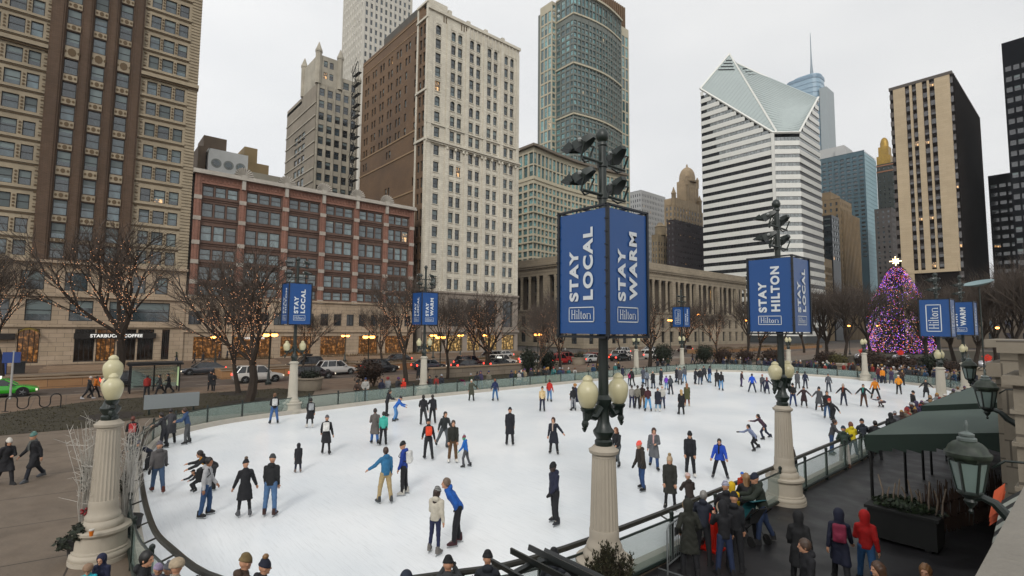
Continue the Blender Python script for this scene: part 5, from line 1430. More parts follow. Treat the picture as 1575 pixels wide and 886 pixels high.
def jacket_mesh(pose, style, lod):
    """style: jacket, puffer, coat, parka (hood down), hood (hood up), hoodcoat (long, hood up)"""
    k = (pose, style, lod)
    if k in _pm: return _pm[k]
    J = _sk[pose]; fw = J['fw'].astype(np.float32); up = J['up']
    long_ = style in ('coat', 'hoodcoat'); pf = .016 if style in ('puffer', 'parka') else 0
    hem = -.06 if not long_ else -.42
    if style == 'parka': hem = -.14
    kn = .5*(J['kneeL']+J['kneeR']); pel = J['pel']
    sk = (kn-pel); sk = sk/np.linalg.norm(sk)
    sk = .6*sk+.4*(-up if POSES[pose][0] < 25 else sk); sk /= np.linalg.norm(sk)
    bot = pel+sk*(-hem+.06)
    def fn(p):
        d = uni([cap(p, pel, J['chest'], .140+pf, .152+pf, (fw, 1.25)), cap(p, J['chest'], J['chest']+up*.10, .150+pf, .110+pf, (fw, 1.25)), cap(p, J['shL'], J['neck']-up*.03, .05+pf, .066+pf*.5), cap(p, J['shR'], J['neck']-up*.03, .05+pf, .066+pf*.5), cap(p, J['neck']-up*.08, J['neck']+up*.01, .085, .07)], .04)
        d = uni([d, cap(p, pel, bot, .142+pf, (.19 if long_ else .155)+pf, (fw, 1.25))], .05)
        if long_ or style == 'parka':
            for s in 'LR': d = uni([d, cap(p, J['hip'+s], J['hip'+s]+(J['knee'+s]-J['hip'+s])*(.9 if long_ else .3), .1, .11)], .05)
        d = d-wrinkle(p, (.005 if lod else .008) if not pf else .003)
        if pf: d = d-.006*np.abs(np.sin((p@up)*46))
        hemp = pel+sk*(-hem)
        cut = (p-hemp.astype(np.float32))@sk.astype(np.float32)
        d = np.maximum(d, cut)
        for s in 'LR':
            ar = uni([cap(p, J['sh'+s], J['elb'+s], .070+pf*.8, .060+pf*.6), cap(p, J['elb'+s], J['wr'+s]-J['hdir'+s]*.012, .060+pf*.6, .048+pf*.4)], .02)
            d = smin(d, ar-wrinkle(p, .004), .022)
        H_ = J['head']; q = p-H_.astype(np.float32); L = np.stack([q@J['hr'], q@J['hf'], q@J['hu']], 1)
        if style.startswith('hood'):
            hd_ = uni([ell(L, (0, -.025, .02), (.118, .128, .145)), cap(L, (0, -.04, -.08), (0, -.02, -.16), .10, .10)], .04)
            hole = ell(L, (0, .13, -.02), (.082, .12, .105))
            hd_ = np.maximum(hd_, -hole)
            d = uni([d, hd_], .03)
        else:
            if style in ('jacket', 'parka', 'puffer'): d = uni([d, ell(p, J['neck']-fw*.095+up*.0, (.105, .06, .075))], .03)
            d = np.maximum(d, -ell(L, (0, .01, -.02), (.082, .095, .115)))
        return d
    lo, hi = bounds([pel, bot, J['chest'], J['head'], J['shL'], J['shR'], J['elbL'], J['elbR'], J['wrL'], J['wrR'], J['kneeL'] if long_ else pel, J['kneeR'] if long_ else pel], .24)
    V, F = surf_nets(fn, lo, hi, (.016, .024, .034)[lod])
    me = np_mesh('jacket', V, F, [None]); _pm[k] = me; return me
def trouser_mesh(pose, lod, slim=False):
    k = ('tr', pose, lod, slim)
    if k in _pm: return _pm[k]
    J = _sk[pose]; s_ = -.014 if slim else 0
    def fn(p):
        d = cap(p, J['pel']+J['up']*.08, J['pel']-np.array([0, 0, .03]), .115, .118, (J['fw'].astype(np.float32), 1.2))
        for s in 'LR':
            e = uni([cap(p, J['hip'+s], J['knee'+s], .098+s_, .072+s_), cap(p, J['knee'+s], J['ank'+s]+(J['knee'+s]-J['ank'+s])*.1, .070+s_, .062+s_)], .02)
            d = smin(d, e, .025)
        return d-wrinkle(p, .004, 2)
    lo, hi = bounds([J[x] for x in ('pel', 'hipL', 'hipR', 'kneeL', 'kneeR', 'ankL', 'ankR')], .16)
    V, F = surf_nets(fn, lo, hi, (.016, .023, .032)[lod])
    me = np_mesh('trousers', V, F, [None]); _pm[k] = me; return me
def head_piece(kind, lod):
    """hair or hat in head coordinates (x right, y face, z up)"""
    k = ('hp', kind, lod)
    if k in _pm: return _pm[k]
    def fn(L):
        base = ell(L, (0, -.012, .022), (.092, .108, .118)) if kind in ('beanie', 'pom', 'fur', 'cap') else ell(L, (0, -.016, .022), (.087, .104, .114))
        if kind in ('beanie', 'pom'):
            d = np.maximum(base, .02-L[:, 2]-.25*(L[:, 1]))
            br = np.abs(L[:, 2]+.25*L[:, 1]-.035)-.018
            d = np.minimum(d, np.maximum(ell(L, (0, -.012, .022), (.095, .110, .121)), br))
            d = smin(d, ell(L, (0, -.03, .13), (.05, .055, .03)), .03)
            if kind == 'pom': d = np.minimum(d, ell(L, (0, -.02, .175), (.042, .042, .042)))
        elif kind == 'cap':
            d = np.maximum(base, .035-L[:, 2]); d = np.minimum(d, ell(L, (0, .12, .045), (.07, .07, .012)))
        elif kind == 'fur':
            d = np.maximum(ell(L, (0, -.01, .05), (.115, .13, .11)), .0-L[:, 2]-.2*L[:, 1]); d = smin(d, ell(L, (0, -.02, .09), (.10, .11, .07)), .03)
            d -= .006*np.sin(L[:, 0]*90)*np.sin(L[:, 1]*90)*np.sin(L[:, 2]*80)
        else:
            face = ell(L, (0, .11, -.03), (.075, .09, .10))
            d = np.maximum(base, -face)
            d = np.maximum(d, -.06-L[:, 2]+.0*L[:, 1]-np.where(L[:, 1] < 0, .04, 0))
            if kind == 'long': d = smin(d, np.maximum(cap(L, (0, -.045, 0), (0, -.06, -.22), .092, .08), -ell(L, (0, .08, -.12), (.07, .1, .16))), .03)
            if kind == 'pony': d = smin(d, cap(L, (0, -.12, .04), (0, -.15, -.12), .03, .016), .02)
            d -= .003*np.sin(L[:, 0]*120+L[:, 2]*30)
        return d
    V, F = surf_nets(fn, (-.16, -.22, -.34), (.16, .22, .26), (.011, .016, .026)[lod])
    me = np_mesh('hair', V, F, [None]); _pm[k] = me; return me
def foot_mesh(kind):
    k = ('ft', kind)
    if k in _pm: return _pm[k]
    b = MB()
    if kind == 'skate':
        def ring(y, z0, z1, w): return [(-w, y, z0), (w, y, z0), (w*1.05, y, (z0+z1)/2), (w*.75, y, z1), (-w*.75, y, z1), (-w*1.05, y, (z0+z1)/2)]
        S = [ring(-.085, .07, .13, .03), ring(-.07, .06, .24, .045), ring(.0, .06, .25, .05), ring(.045, .06, .17, .048), ring(.12, .06, .125, .048), ring(.175, .065, .10, .035)]
        v = [q for r_ in S for q in r_]
        b.add(v, [tuple(range(5, -1, -1)), tuple(range(30, 36))] + [(6*i+j, 6*i+(j+1) % 6, 6*i+6+(j+1) % 6, 6*i+6+j) for i in range(5) for j in range(6)], 0, True)
        b.box(-.018, -.07, .035, .018, -.03, .062, 1); b.box(-.018, .07, .035, .018, .12, .062, 1)
        b.prism([(-.003, -.11), (.003, -.11), (.003, .18), (-.003, .18)], 0, .036, 1)
        b.box(-.046, -.05, .058, .046, .15, .066, 1)
        b.box(-.02, .03, .14, .02, .09, .165, 2)
    else:
        def ring(y, z1, w): return [(-w, y, 0), (w, y, 0), (w*1.0, y, z1*.6), (w*.7, y, z1), (-w*.7, y, z1), (-w, y, z1*.6)]
        S = [ring(-.075, .07, .034), ring(-.06, .2, .045), ring(.02, .2, .048), ring(.06, .11, .046), ring(.14, .08, .046), ring(.19, .045, .03)]
        v = [q for r_ in S for q in r_]
        b.add(v, [tuple(range(5, -1, -1)), tuple(range(30, 36))] + [(6*i+j, 6*i+(j+1) % 6, 6*i+6+(j+1) % 6, 6*i+6+j) for i in range(5) for j in range(6)], 0, True)
        b.box(-.048, -.08, 0, .048, .19, .018, 1)
    me = b.mesh('skate', [None]*(3 if kind == 'skate' else 2)); _pm[k] = me; return me
bp_ = MB()
def _pack():
    def fn(p):
        q = np.abs(p)-np.array([.10, .05, .16], np.float32); d = np.linalg.norm(np.maximum(q, 0), axis=1)+np.minimum(q.max(1), 0)-.04; d = smin(d, ell(p, (0, -.08, -.07), (.10, .05, .09)), .02); return d-wrinkle(p, .003)
    V, F = surf_nets(fn, (-.2, -.16, -.26), (.2, .14, .26), .022); return np_mesh('pack', V, F, [None])
PACK = _pack()

cloth_cache = {}
def cloth(hexc, kind='cloth'):
    k = (hexc, kind)
    if k not in cloth_cache:
        if kind == 'skin': cloth_cache[k] = mat('skin_'+hexc[1:], hexc, .5, .08, 12)
        elif kind == 'hair': cloth_cache[k] = mat('hair_'+hexc[1:], hexc, .5, .3, 18, stretch=(3, 3, .6))
        elif kind == 'plaid': cloth_cache[k] = mat('plaid_'+hexc[1:], hexc, .8, .35, 22, second='#d8cfb0', stretch=(1, 1, 1))
        elif kind == 'stripe':
            m = mat('stripe_'+hexc[1:], hexc, .85); nt = m.node_tree; b = nt.nodes['Principled BSDF']
            tc = nt.nodes.new('ShaderNodeTexCoord'); wv = nt.nodes.new('ShaderNodeTexWave'); wv.bands_direction = 'Z'; wv.inputs['Scale'].default_value = 9
            nt.links.new(tc.outputs['Object'], wv.inputs[0]); cr = nt.nodes.new('ShaderNodeValToRGB'); cr.color_ramp.interpolation = 'CONSTANT'
            cr.color_ramp.elements[0].color = (*srgb(hexc), 1); cr.color_ramp.elements[1].position = .55; cr.color_ramp.elements[1].color = (*[min(1, x*2.2+.12) for x in srgb(hexc)], 1)
            nt.links.new(wv.outputs[0], cr.inputs[0]); nt.links.new(cr.outputs[0], b.inputs['Base Color']); cloth_cache[k] = m
        else: cloth_cache[k] = mat('cloth_'+hexc[1:], hexc, .82, .22, 9, bump=.25, bscale=40)
    return cloth_cache[k]
steel = mat('blade_steel', '#9b9fa1', .3, metal=.6)
eye_m = mat('eye_dark', '#1d1612', .3)
NPEOPLE = [0]
used_labels = {}
def person(px, py, pose, face, label, top='#1a1b1f', style='jacket', legs='#17181c', hat=None, hk='beanie', hair='#2b1d15', hairk='short', skin='#b98a6e', h=1.76,
           feet='skate', shoe='#1a1a1c', gloves=None, pack=None, scarf=None, z=.02, xy=None, headpx=None, lod=None, slim=False, group=None, trim=None, kind=None, plaid=None, tkind='cloth'):
    if headpx:                                   # placed by the top of the head
        x, y, _ = gpt(headpx[0], headpx[1], z+h)
    elif xy: x, y = xy
    else: x, y, _ = gpt(px, py, z)
    dist = math.hypot(x, y)
    phi = math.atan2(y, x)
    rt = empty('person', (x, y, z), phi+PI+R(face)-PI/2, label, 'person', group)
    s = h/1.79
    rt.scale = (s, s, s)
    if lod is None: lod = 0 if dist < 13 else (1 if dist < 42 else 2)
    J = _sk[pose]
    link('body', body_mesh(pose, lod), rt, mats=[cloth(skin, 'skin')])
    tr = link('trousers', trouser_mesh(pose, lod, slim), rt, mats=[cloth(legs)])
    jk = link({'coat': 'coat', 'hoodcoat': 'coat', 'parka': 'parka'}.get(style, 'jacket'), jacket_mesh(pose, style, lod), rt, mats=[cloth(top, tkind)])
    Hm = Matrix((( *J['hr'],), (*J['hf'],), (*J['hu'],))).transposed().to_4x4() @ Matrix.Scale(1.08, 4); Hm.translation = Vector(J['head'])
    if not style.startswith('hood'):
        if hat:
            o = link('hat', head_piece(hk, lod), rt, mats=[cloth(hat, kind or 'cloth')]); o.matrix_local = Hm
            if hairk == 'long': o = link('hair', head_piece('long', lod), rt, mats=[cloth(hair, 'hair')]); o.matrix_local = Hm @ Matrix.Diagonal((.96, .96, .96, 1))
            if hk == 'pom' and trim:
                b = MB(); b.blob((0, -.02, .18), (.055, .055, .05)); o = b.build('pompom', [cloth(trim, 'hair')], rt, (0, 0, 0)); o.matrix_local = Hm
        else:
            o = link('hair', head_piece(hairk, lod), rt, mats=[cloth(hair, 'hair')]); o.matrix_local = Hm
    elif trim:
        b = MB()
        pts = [(.085*math.cos(t), .065-.035*abs(math.sin(t)), -.015+.115*math.sin(t)) for t in np.linspace(0, 2*PI, 15)[:-1]]
        b.tube([(q[0]*1.12, q[1]+.01, q[2]*1.12) for q in pts+pts[:1]], .024, 6); o = b.build('fur_trim', [cloth(trim, 'hair')], rt, (0, 0, 0)); o.matrix_local = Hm
    if style == 'parka' and trim:
        b = MB(); c = J['neck']; b.tube([tuple(c+J['rt']*.11*math.cos(t)-J['fw']*(.10*math.sin(t)+.01)+J['up']*(.03+.015*math.sin(t))) for t in np.linspace(0, PI, 9)], .032, 6); b.build('fur_trim', [cloth(trim, 'hair')], rt, (0, 0, 0))
    if scarf:
        b = MB(); c = J['neck']+J['up']*.0
        b.tube([tuple(c+J['rt']*.075*math.cos(t)+J['fw']*.07*math.sin(t)+J['up']*(.012*math.sin(3*t))) for t in np.linspace(0, 2*PI, 13)], .034, 6)
        b.tube([tuple(c+J['fw']*.08+J['rt']*.02), tuple(c+J['fw']*.15-J['up']*.12+J['rt']*.03), tuple(c+J['fw']*.155-J['up']*.34+J['rt']*.035)], [.03, .035, .03], 5)
        b.build('scarf', [cloth(scarf)], rt, (0, 0, 0))
    if lod < 2:
        for e in (-1, 1):
            b = MB(); b.blob((e*.029, .082, .008), (.010, .007, .006), 0, 6, 4); o = b.build('eye', [eye_m], rt, (0, 0, 0)); o.matrix_local = Hm
    if lod < 2 and gloves is None and legs == '#17181c': gloves = '#141416'
    for k in 'LR':
        kd = J['knee'+k]-J['ank'+k]; tilt = math.atan2(kd[1], kd[2])
        a = J['ank'+k]; low = min(J['ankL'][2], J['ankR'][2]); raised = a[2]-low
        pitch = -min(.9, raised*2.2) if raised > .03 else 0
        yaw = (.22 if k == 'L' else -.22)
        fo = link('ice_skate' if feet == 'skate' else 'shoe', foot_mesh('skate' if feet == 'skate' else 'boot'), rt,
                  (a[0], a[1], a[2]-.10), (pitch, 0, yaw), [cloth(shoe), steel if feet == 'skate' else cloth('#2a2a2a')] + ([cloth('#9a958c')] if feet == 'skate' else []))
        if gloves:
            b = MB(); d = Vector(J['hdir'+k]); w_ = Vector(J['wr'+k])
            b.tube([w_-d*.03, w_+d*.03, w_+d*.09, w_+d*.15, w_+d*.17], [.036, .042, .046, .036, .015], 7)
            sd_ = d.cross(Vector((0, 0, 1)))
            if sd_.length < .1: sd_ = Vector((0, 1, 0))
            sd_.normalize(); b.tube([w_+d*.03+sd_*.02, w_+d*.07+sd_*.06, w_+d*.1+sd_*.065], [.02, .018, .012], 5)
            b.build('glove', [cloth(gloves)], rt, (0, 0, 0))
    if pack:
        # a worn bag can be taken off: a thing of its own, strapped to the back
        M = Matrix.Translation((x, y, z)) @ Matrix.Rotation(phi+PI+R(face)-PI/2, 4, 'Z') @ Matrix.Scale(s, 4)
        c = J['chest']-J['fw']*.19-J['up']*.04
        Rm = Matrix((tuple(J['rt']), tuple(J['fw']), tuple(J['up']))).transposed().to_4x4(); Rm.translation = Vector(c)
        e = bpy.data.objects.new('backpack', None); COL.objects.link(e); e.matrix_world = M @ Rm
        tag(e, ' '.join((PACKLAB.get(pack, 'backpack')+' worn by the '+packwho(label)).split()[:15]), 'backpack')
        link('pack_body', PACK, e, mats=[cloth(pack)])
        b = MB()
        for sx_ in (-1, 1): b.tube([(sx_*.1, .05, -.15), (sx_*.155, .17, -.1), (sx_*.15, .33, .06), (sx_*.11, .26, .2), (sx_*.09, .03, .16)], .015, 4)
        b.build('strap', [cloth('#202022')], e, (0, 0, 0))
    NPEOPLE[0] += 1
    used_labels[label] = used_labels.get(label, 0)+1
    return rt
PACKLAB = {'#b9bab8': 'pale grey backpack', '#17181b': 'black backpack', '#d2401f': 'bright orange backpack', '#8f9294': 'small grey backpack', '#c9c8c4': 'white backpack', '#7a1f3a': 'burgundy backpack', '#a52a2a': 'red backpack'}
def packwho(l): return l.split(',')[0].split(' with ')[0]
BK, NV, GY, DG = '#15161a', '#161c30', '#4b4a4c', '#2c2d2f'
JN, DJ = '#3b5270', '#1e2c44'
A_ = person
# ---- skaters, near to far
A_(242, 759, 'walk', 185, 'skater in grey quilted jacket, jeans and dark striped hat near the left rail', '#4e4b4b', 'puffer', JN, '#2a2530', 'beanie', shoe='#5a2a20', kind='stripe', gloves='#17171a')
A_(226, 724, 'bend', 275, 'child in navy coat and patterned hat bending over the left rail', NV, 'jacket', BK, '#1b1b28', 'beanie', h=1.35, kind='stripe')
A_(324, 757, 'bend', 270, 'adult in black jacket with mustard hood bending over a small child', BK, 'jacket', DG, hair='#241a15', h=1.66, scarf='#c98a12')
A_(299, 757, 'crouch', 300, 'toddler in dark suit and black helmet crouching in front of an adult', '#26282d', 'puffer', '#1f2125', '#141416', 'cap', h=1.0)
A_(314, 795, 'stand2', 70, 'man in white hooded top and jeans with black skates at left', '#a9a9ab', 'jacket', '#27456b', hair='#15110f', skin='#8f6247', pack='#17181b')
A_(375, 795, 'bothhands', 185, 'woman in long black coat and black hat beside a man in jeans', '#14151a', 'coat', BK, '#15151a', 'pom', slim=True, shoe='#55565a', h=1.66, trim='#5a4a3a')
A_(414, 794, 'stand', 165, 'man in black jacket, blue jeans and grey beanie holding hands at left', '#17191b', 'jacket', '#48688e', '#37393b', 'beanie', shoe='#3a2320', h=1.8)
A_(458, 727, 'stand', 185, 'child in long dark hooded coat standing alone on open ice', '#1b1b20', 'hoodcoat', '#1a1d33', h=1.12, shoe='#7a6a62')
A_(421, 652, 'feet', 185, 'man in black coat and blue jeans with skates at the far left barrier', '#17181c', 'jacket', '#35598c', hair='#6b4a30', pack='#b9bab8', h=1.78)
A_(476, 658, 'stand2', 190, 'woman in short black coat and high hair bun near the far barrier', '#16171b', 'coat', BK, hair='#17120f', pack='#8f9294', slim=True, h=1.66, shoe='#c9c4bd')
A_(501, 699, 'glide', 175, 'woman in black coat, grey beanie and white bag on open ice', '#16171b', 'coat', BK, '#55565a', 'beanie', pack='#c9c8c4', slim=True, h=1.72)
A_(262, 683, 'lean', 200, 'skater in dark grey coat leaning on the left barrier, black trousers', '#3c3c40', 'coat', BK, hair='#1d1512', h=1.7)
A_(252, 690, 'lean', 250, 'skater in charcoal jacket at the left barrier beside a dark grey coat', '#2c2c30', 'jacket', '#23242a', hair='#1d1512', h=1.68)
A_(288, 683, 'lean', 265, 'man in blue jacket and grey trousers bending over the left barrier', '#2b4468', 'jacket', '#494b4d', hair='#3a281c', h=1.76)
A_(576, 684, 'walk2', 185, 'skater in grey brown coat and jeans beside a turquoise hooded top', '#5a5552', 'coat', '#2f5e9a', hair='#241a15')
A_(589, 685, 'stand', 180, 'skater in turquoise hooded top with dark print and black trousers', '#3aa596', 'jacket', BK, hair='#1a1411', h=1.6)
A_(594, 641, 'lean', 100, 'tall skater in black leaning forward near the far barrier', '#191a1f', 'jacket', BK, hair='#1b1411', h=1.74)
A_(607, 648, 'hunch', 90, 'skater in bright blue vest with grey sleeves bending, light jeans', '#1f5fb5', 'jacket', '#5384b8', '#2a2a30', 'beanie', h=1.6)
A_(652, 655, 'stride', 180, 'skater in black coat with white hood lining beside a companion', '#15161b', 'jacket', DG, hair='#1f1612', scarf='#c9c6bf', h=1.8)
A_(665, 652, 'phone', 190, 'skater in black jacket holding up a phone next to a white lined hood', '#1a1b22', 'jacket', BK, hair='#1b1411', h=1.72)
A_(679, 688, 'stride', 20, 'man in dark green grey jacket and grey jeans skating behind an orange backpack', '#24292a', 'jacket', '#4b5054', hair='#2b1d15', h=1.78)
A_(659, 707, 'glide', 185, 'skater in black with dark trousers in the middle of the ice', '#1b1c20', 'jacket', '#1c1d22', '#17181b', 'beanie', pack='#d2401f', h=1.72)
A_(696, 711, 'stand', 5, 'man in dark olive jacket and brown trousers facing the camera', '#20221c', 'jacket', '#5a4229', hair='#3a2a1e', shoe='#d8d4cc', h=1.78)
A_(718, 719, 'glide', 250, 'small child in bright blue jacket and grey trousers', '#1a62b4', 'jacket', '#4a4b50', '#7c3a48', 'pom', h=1.3, skin='#3f8f6a', trim='#b9c0c4')
A_(592, 774, 'leftout', 200, 'man in teal blue jacket and khaki trousers with one arm raised', '#27668f', 'jacket', '#a38f68', hair='#3a261a', shoe='#3c3f42', h=1.78)
A_(622, 761, 'stand', 255, 'man in royal blue hooded jacket with white bag, black trousers', '#16388a', 'jacket', BK, '#15161a', 'beanie', shoe='#b9b6ae', h=1.78, pack='#c9c8c4')
A_(667, 852, 'stand2', 155, 'woman in cream jacket, brown hem and navy leggings, striped grey hat', '#b7b0a1', 'jacket', '#181f42', '#4a4a48', 'beanie', kind='stripe', hair='#2b1a12', hairk='long', shoe='#6a6662', slim=True, h=1.64)
A_(702, 838, 'backhands', 275, 'man in vivid blue jacket leaning forward with hands behind his back', '#1455a8', 'jacket', '#12131a', hair='#6b5a4c', shoe='#3a1c22', gloves='#111114', h=1.84)
A_(784, 685, 'stand', 180, 'man in knee length black coat and hat seen from behind, centre', '#15171f', 'coat', '#17181d', '#15161a', 'beanie', h=1.8)
A_(852, 698, 'leftout', 355, 'woman in long dark coat with pale scarf and loose brown hair', '#171a27', 'coat', '#17181d', hair='#3a2218', hairk='long', scarf='#b8a294', h=1.68)
A_(855, 806, 'stand2', 305, 'man in navy hooded top, black hat and black neck warmer', '#1a1e36', 'jacket', '#15171d', '#121317', 'beanie', skin='#3a2b26', shoe='#2a2b30', gloves='#111114', h=1.76)
A_(951, 716, 'stride', 330, 'woman in black jacket and grey leggings partly behind the central post', '#121419', 'jacket', '#4a4f52', hair='#6a4026', hairk='long', slim=True, h=1.68)
A_(989, 754, 'leftout', 300, 'man in dark brown jacket with red striped hat and jeans', '#2a231c', 'parka', '#1f3f6b', '#c2301f', 'beanie', kind='stripe', h=1.72, gloves='#17171a')
A_(1006, 721, 'walk2', 5, 'woman in long grey coat with pink scarf and glasses', '#5b5d61', 'coat', '#23406b', hair='#3a2218', hairk='long', scarf='#caa09c', h=1.72)
A_(1062, 733, 'stand', 0, 'man in black jacket and black trousers with white skates facing the camera', '#15171e', 'jacket', '#14161c', '#14151a', 'beanie', shoe='#d4d0c9', h=1.74)
A_(1108, 736, 'wide', 0, 'boy in open bright blue jacket over a black shirt', '#1846b0', 'parka', '#12131a', hair='#1b1411', h=1.55, shoe='#3a3b40', scarf='#101014')
A_(1164, 693, 'racer', 300, 'boy in pale blue grey patterned top racing with arms swung', '#7a84a0', 'jacket', '#16171c', hair='#1b1411', h=1.42, gloves='#111114')
A_(1180, 676, 'racer', 285, 'boy in dark plum top racing behind another boy', '#3a2233', 'jacket', '#1a2038', hair='#1b1411', h=1.5)
A_(1031, 783, 'stand', 0, 'woman in dark olive coat with beige bobble hat and fair hair', '#272823', 'coat', '#15161a', '#b09a7e', 'pom', hair='#a98253', hairk='long', slim=True, h=1.68, trim='#8f7a55')
A_(1062, 806, 'lean', 200, 'child in white and pink helmet leaning at the near rail', '#2c2320', 'jacket', BK, '#c3a9a6', 'cap', h=1.45)
A_(972, 628, 'stand', 180, 'woman in pale grey jacket, leftmost of the group of friends', '#8d8a85', 'jacket', '#1c2140', hair='#2b1a12', h=1.64)
A_(980, 629, 'stand2', 175, 'skater in beige grey jacket and black trousers in the group of friends', '#6f6b60', 'jacket', BK, hair='#231812', h=1.68)
A_(988, 628, 'stand', 165, 'skater in dark brown jacket and khaki trousers in the group of friends', '#2a1d18', 'jacket', '#7a5f40', hair='#231812', h=1.72)
A_(997, 633, 'feet', 190, 'skater in maroon jacket and light jeans in the group of friends', '#401b22', 'jacket', '#4f8ab8', hair='#14100e', h=1.72)
A_(1012, 633, 'stand', 180, 'woman in navy coat, grey hat and pale jeans in the group of friends', '#151a2b', 'coat', '#6f93ad', '#55575b', 'beanie', h=1.64, shoe='#d8d4cc')
A_(1019, 629, 'stand', 180, 'skater in white jacket and white hat in the group of friends', '#b5b2ab', 'jacket', '#232c48', '#c4bfb6', 'beanie', h=1.66)
A_(834, 633, 'stand', 180, 'woman in yellow checked jacket and dark trousers', '#b8872a', 'jacket', '#1b2038', '#1a1b20', 'beanie', tkind='plaid', h=1.68)
A_(845, 618, 'glide', 170, 'man in red jacket and blue jeans near the far advertising boards', '#b02318', 'jacket', '#4a74a0', hair='#2b1d15', h=1.72)
A_(889, 630, 'stride', 210, 'skater in navy coat with tan fur hat left of the central post', '#171c33', 'coat', '#1f2b4a', '#a5753f', 'fur', h=1.82)
A_(882, 632, 'stand', 200, 'skater in grey trousers and black top left of the central post', '#18191e', 'jacket', '#86888c', hair='#1b1411', h=1.66)
A_(901, 633, 'walk2', 160, 'skater in dark coat half hidden by the left central globe', '#1a1b20', 'jacket', '#1d2a45', hair='#3a2218', h=1.7)
A_(762, 617, 'glide', 195, 'skater in dark blue jacket and blue jeans near the far barrier', '#17264e', 'jacket', '#35618f', hair='#7a4a30', h=1.74)
A_(725, 617, 'rightout', 180, 'woman in long olive coat and white hat at the far barrier', '#3b3d30', 'coat', '#1b1c20', '#b9b6ae', 'beanie', h=1.66)
A_(1048, 638, 'stand2', 200, 'woman in black coat with fair hair beside a tan shawl', '#15151a', 'coat', '#17171b', hair='#b09060', hairk='long', h=1.68)
A_(1057, 625, 'stand', 180, 'woman in green shawl and rust coloured dress with pale boots', '#4a4a2a', 'coat', '#6b2f1a', hair='#8a5a38', hairk='long', h=1.7, shoe='#b9a48a')
A_(1103, 595, 'stand', 180, 'skater in long black coat next to a man in light jeans', '#17171b', 'coat', '#1d1d22', hair='#1b1411', h=1.7)
A_(1109, 601, 'stand2', 170, 'man in black jacket and light blue jeans on the far ice', '#15151a', 'jacket', '#5a86b0', hair='#1b1411', h=1.78)
A_(1140, 595, 'leftout', 120, 'skater in dark maroon coat and purple trousers on the far ice', '#33202a', 'jacket', '#3b2d55', '#2a1c20', 'beanie', h=1.55)
A_(1157, 604, 'wide', 180, 'man in bright royal blue jacket on the far ice', '#0f4bc0', 'jacket', '#2a3448', hair='#2b1d15', h=1.76)
A_(1173, 603, 'stand', 180, 'skater in grey jacket behind a child in navy', '#4a4a50', 'jacket', '#333a4a', '#8a2f28', 'beanie', h=1.6)
A_(1180, 606, 'armsout', 180, 'child in navy coat with both arms spread on the far ice', '#191d38', 'coat', '#1f2438', hair='#7a2f22', hairk='long', h=1.5)
A_(1220, 625, 'feet', 0, 'man in black jacket, jeans and black cap next to a row of friends', '#15161a', 'jacket', '#1f3560', '#14151a', 'beanie', h=1.74)
A_(1237, 627, 'armsout', 0, 'woman in maroon coat holding hands on both sides', '#2c1a1e', 'coat', '#1b1b20', '#2a2a30', 'beanie', hair='#5a3a26', hairk='long', h=1.6, shoe='#b9b6ae')
A_(1260, 632, 'rightout', 10, 'woman in grey wool coat and black beret with one arm out', '#45474b', 'coat', '#17181c', '#15151a', 'beanie', hair='#5a3a26', hairk='long', h=1.72)
A_(1273, 644, 'stand', 5, 'man in black open coat and blue jeans behind a red hat', '#14151a', 'jacket', '#2f4d70', hair='#3a281c', h=1.8)
A_(1283, 650, 'racer', 330, 'man in black jacket and red beanie pushing off on one leg', '#15161b', 'jacket', '#16171c', '#b5301f', 'beanie', h=1.74)
A_(1298, 624, 'armsout', 0, 'woman in black jacket with rust scarf and arms spread', '#14151a', 'jacket', '#1c2438', '#a59a90', 'beanie', scarf='#8a3a1c', hair='#2b1a12', hairk='long', h=1.68)
A_(1227, 598, 'stand', 185, 'skater in long grey coat beyond the right lamp post', '#4b4c50', 'coat', '#26272b', hair='#4a3424', h=1.74)
A_(1239, 598, 'glide', 175, 'skater in navy jacket beyond the right lamp post', '#20263e', 'jacket', '#1e2436', hair='#1b1411', h=1.7)
A_(1275, 603, 'glide', 180, 'skater in plain grey jacket near the far right boards', '#50535a', 'jacket', '#222b3a', '#3a3b40', 'beanie', h=1.7)
A_(1329, 626, 'armsout', 0, 'man in open black jacket over a teal shirt with brown trousers', '#14161c', 'jacket', '#4a2f20', hair='#2b1d15', scarf='#1f9080', h=1.74)
A_(1347, 614, 'wide', 0, 'rink guard in orange and black jacket with black trousers, nearest of the orange jackets', '#d9831a', 'jacket', '#15161a', '#6a4a6a', 'beanie', h=1.78, gloves='#111114')
A_(1383, 607, 'pocket', 185, 'rink guard in orange jacket standing near the right barrier', '#d98a1a', 'jacket', '#17181d', '#c9c4bd', 'beanie', h=1.74)
A_(1358, 590, 'stand', 0, 'rink guard in orange jacket at the far boards', '#d9831a', 'jacket', '#17181d', '#c9c4bd', 'beanie', h=1.7)
A_(1356, 627, 'fallen', 250, 'child in grey and navy who has fallen onto hands and knees', '#34384a', 'jacket', '#4a3a3a', '#7a3a30', 'beanie', h=1.3)
A_(1279, 700, 'lean', 100, 'skater in grey hooded top leaning onto the right rail from the ice', '#3a3a3d', 'jacket', '#1f3a60', hair='#2b1a12', h=1.66)
A_(1404, 640, 'stand', 60, 'skater in black at the ice edge beside the spectators, right', '#18191e', 'jacket', '#1f2c4a', '#17171b', 'beanie', h=1.7)
A_(1425, 612, 'armsout', 0, 'skater in black dress coat with arms out near the right boards', '#17181c', 'coat', '#17181c', hair='#1b1411', h=1.62)
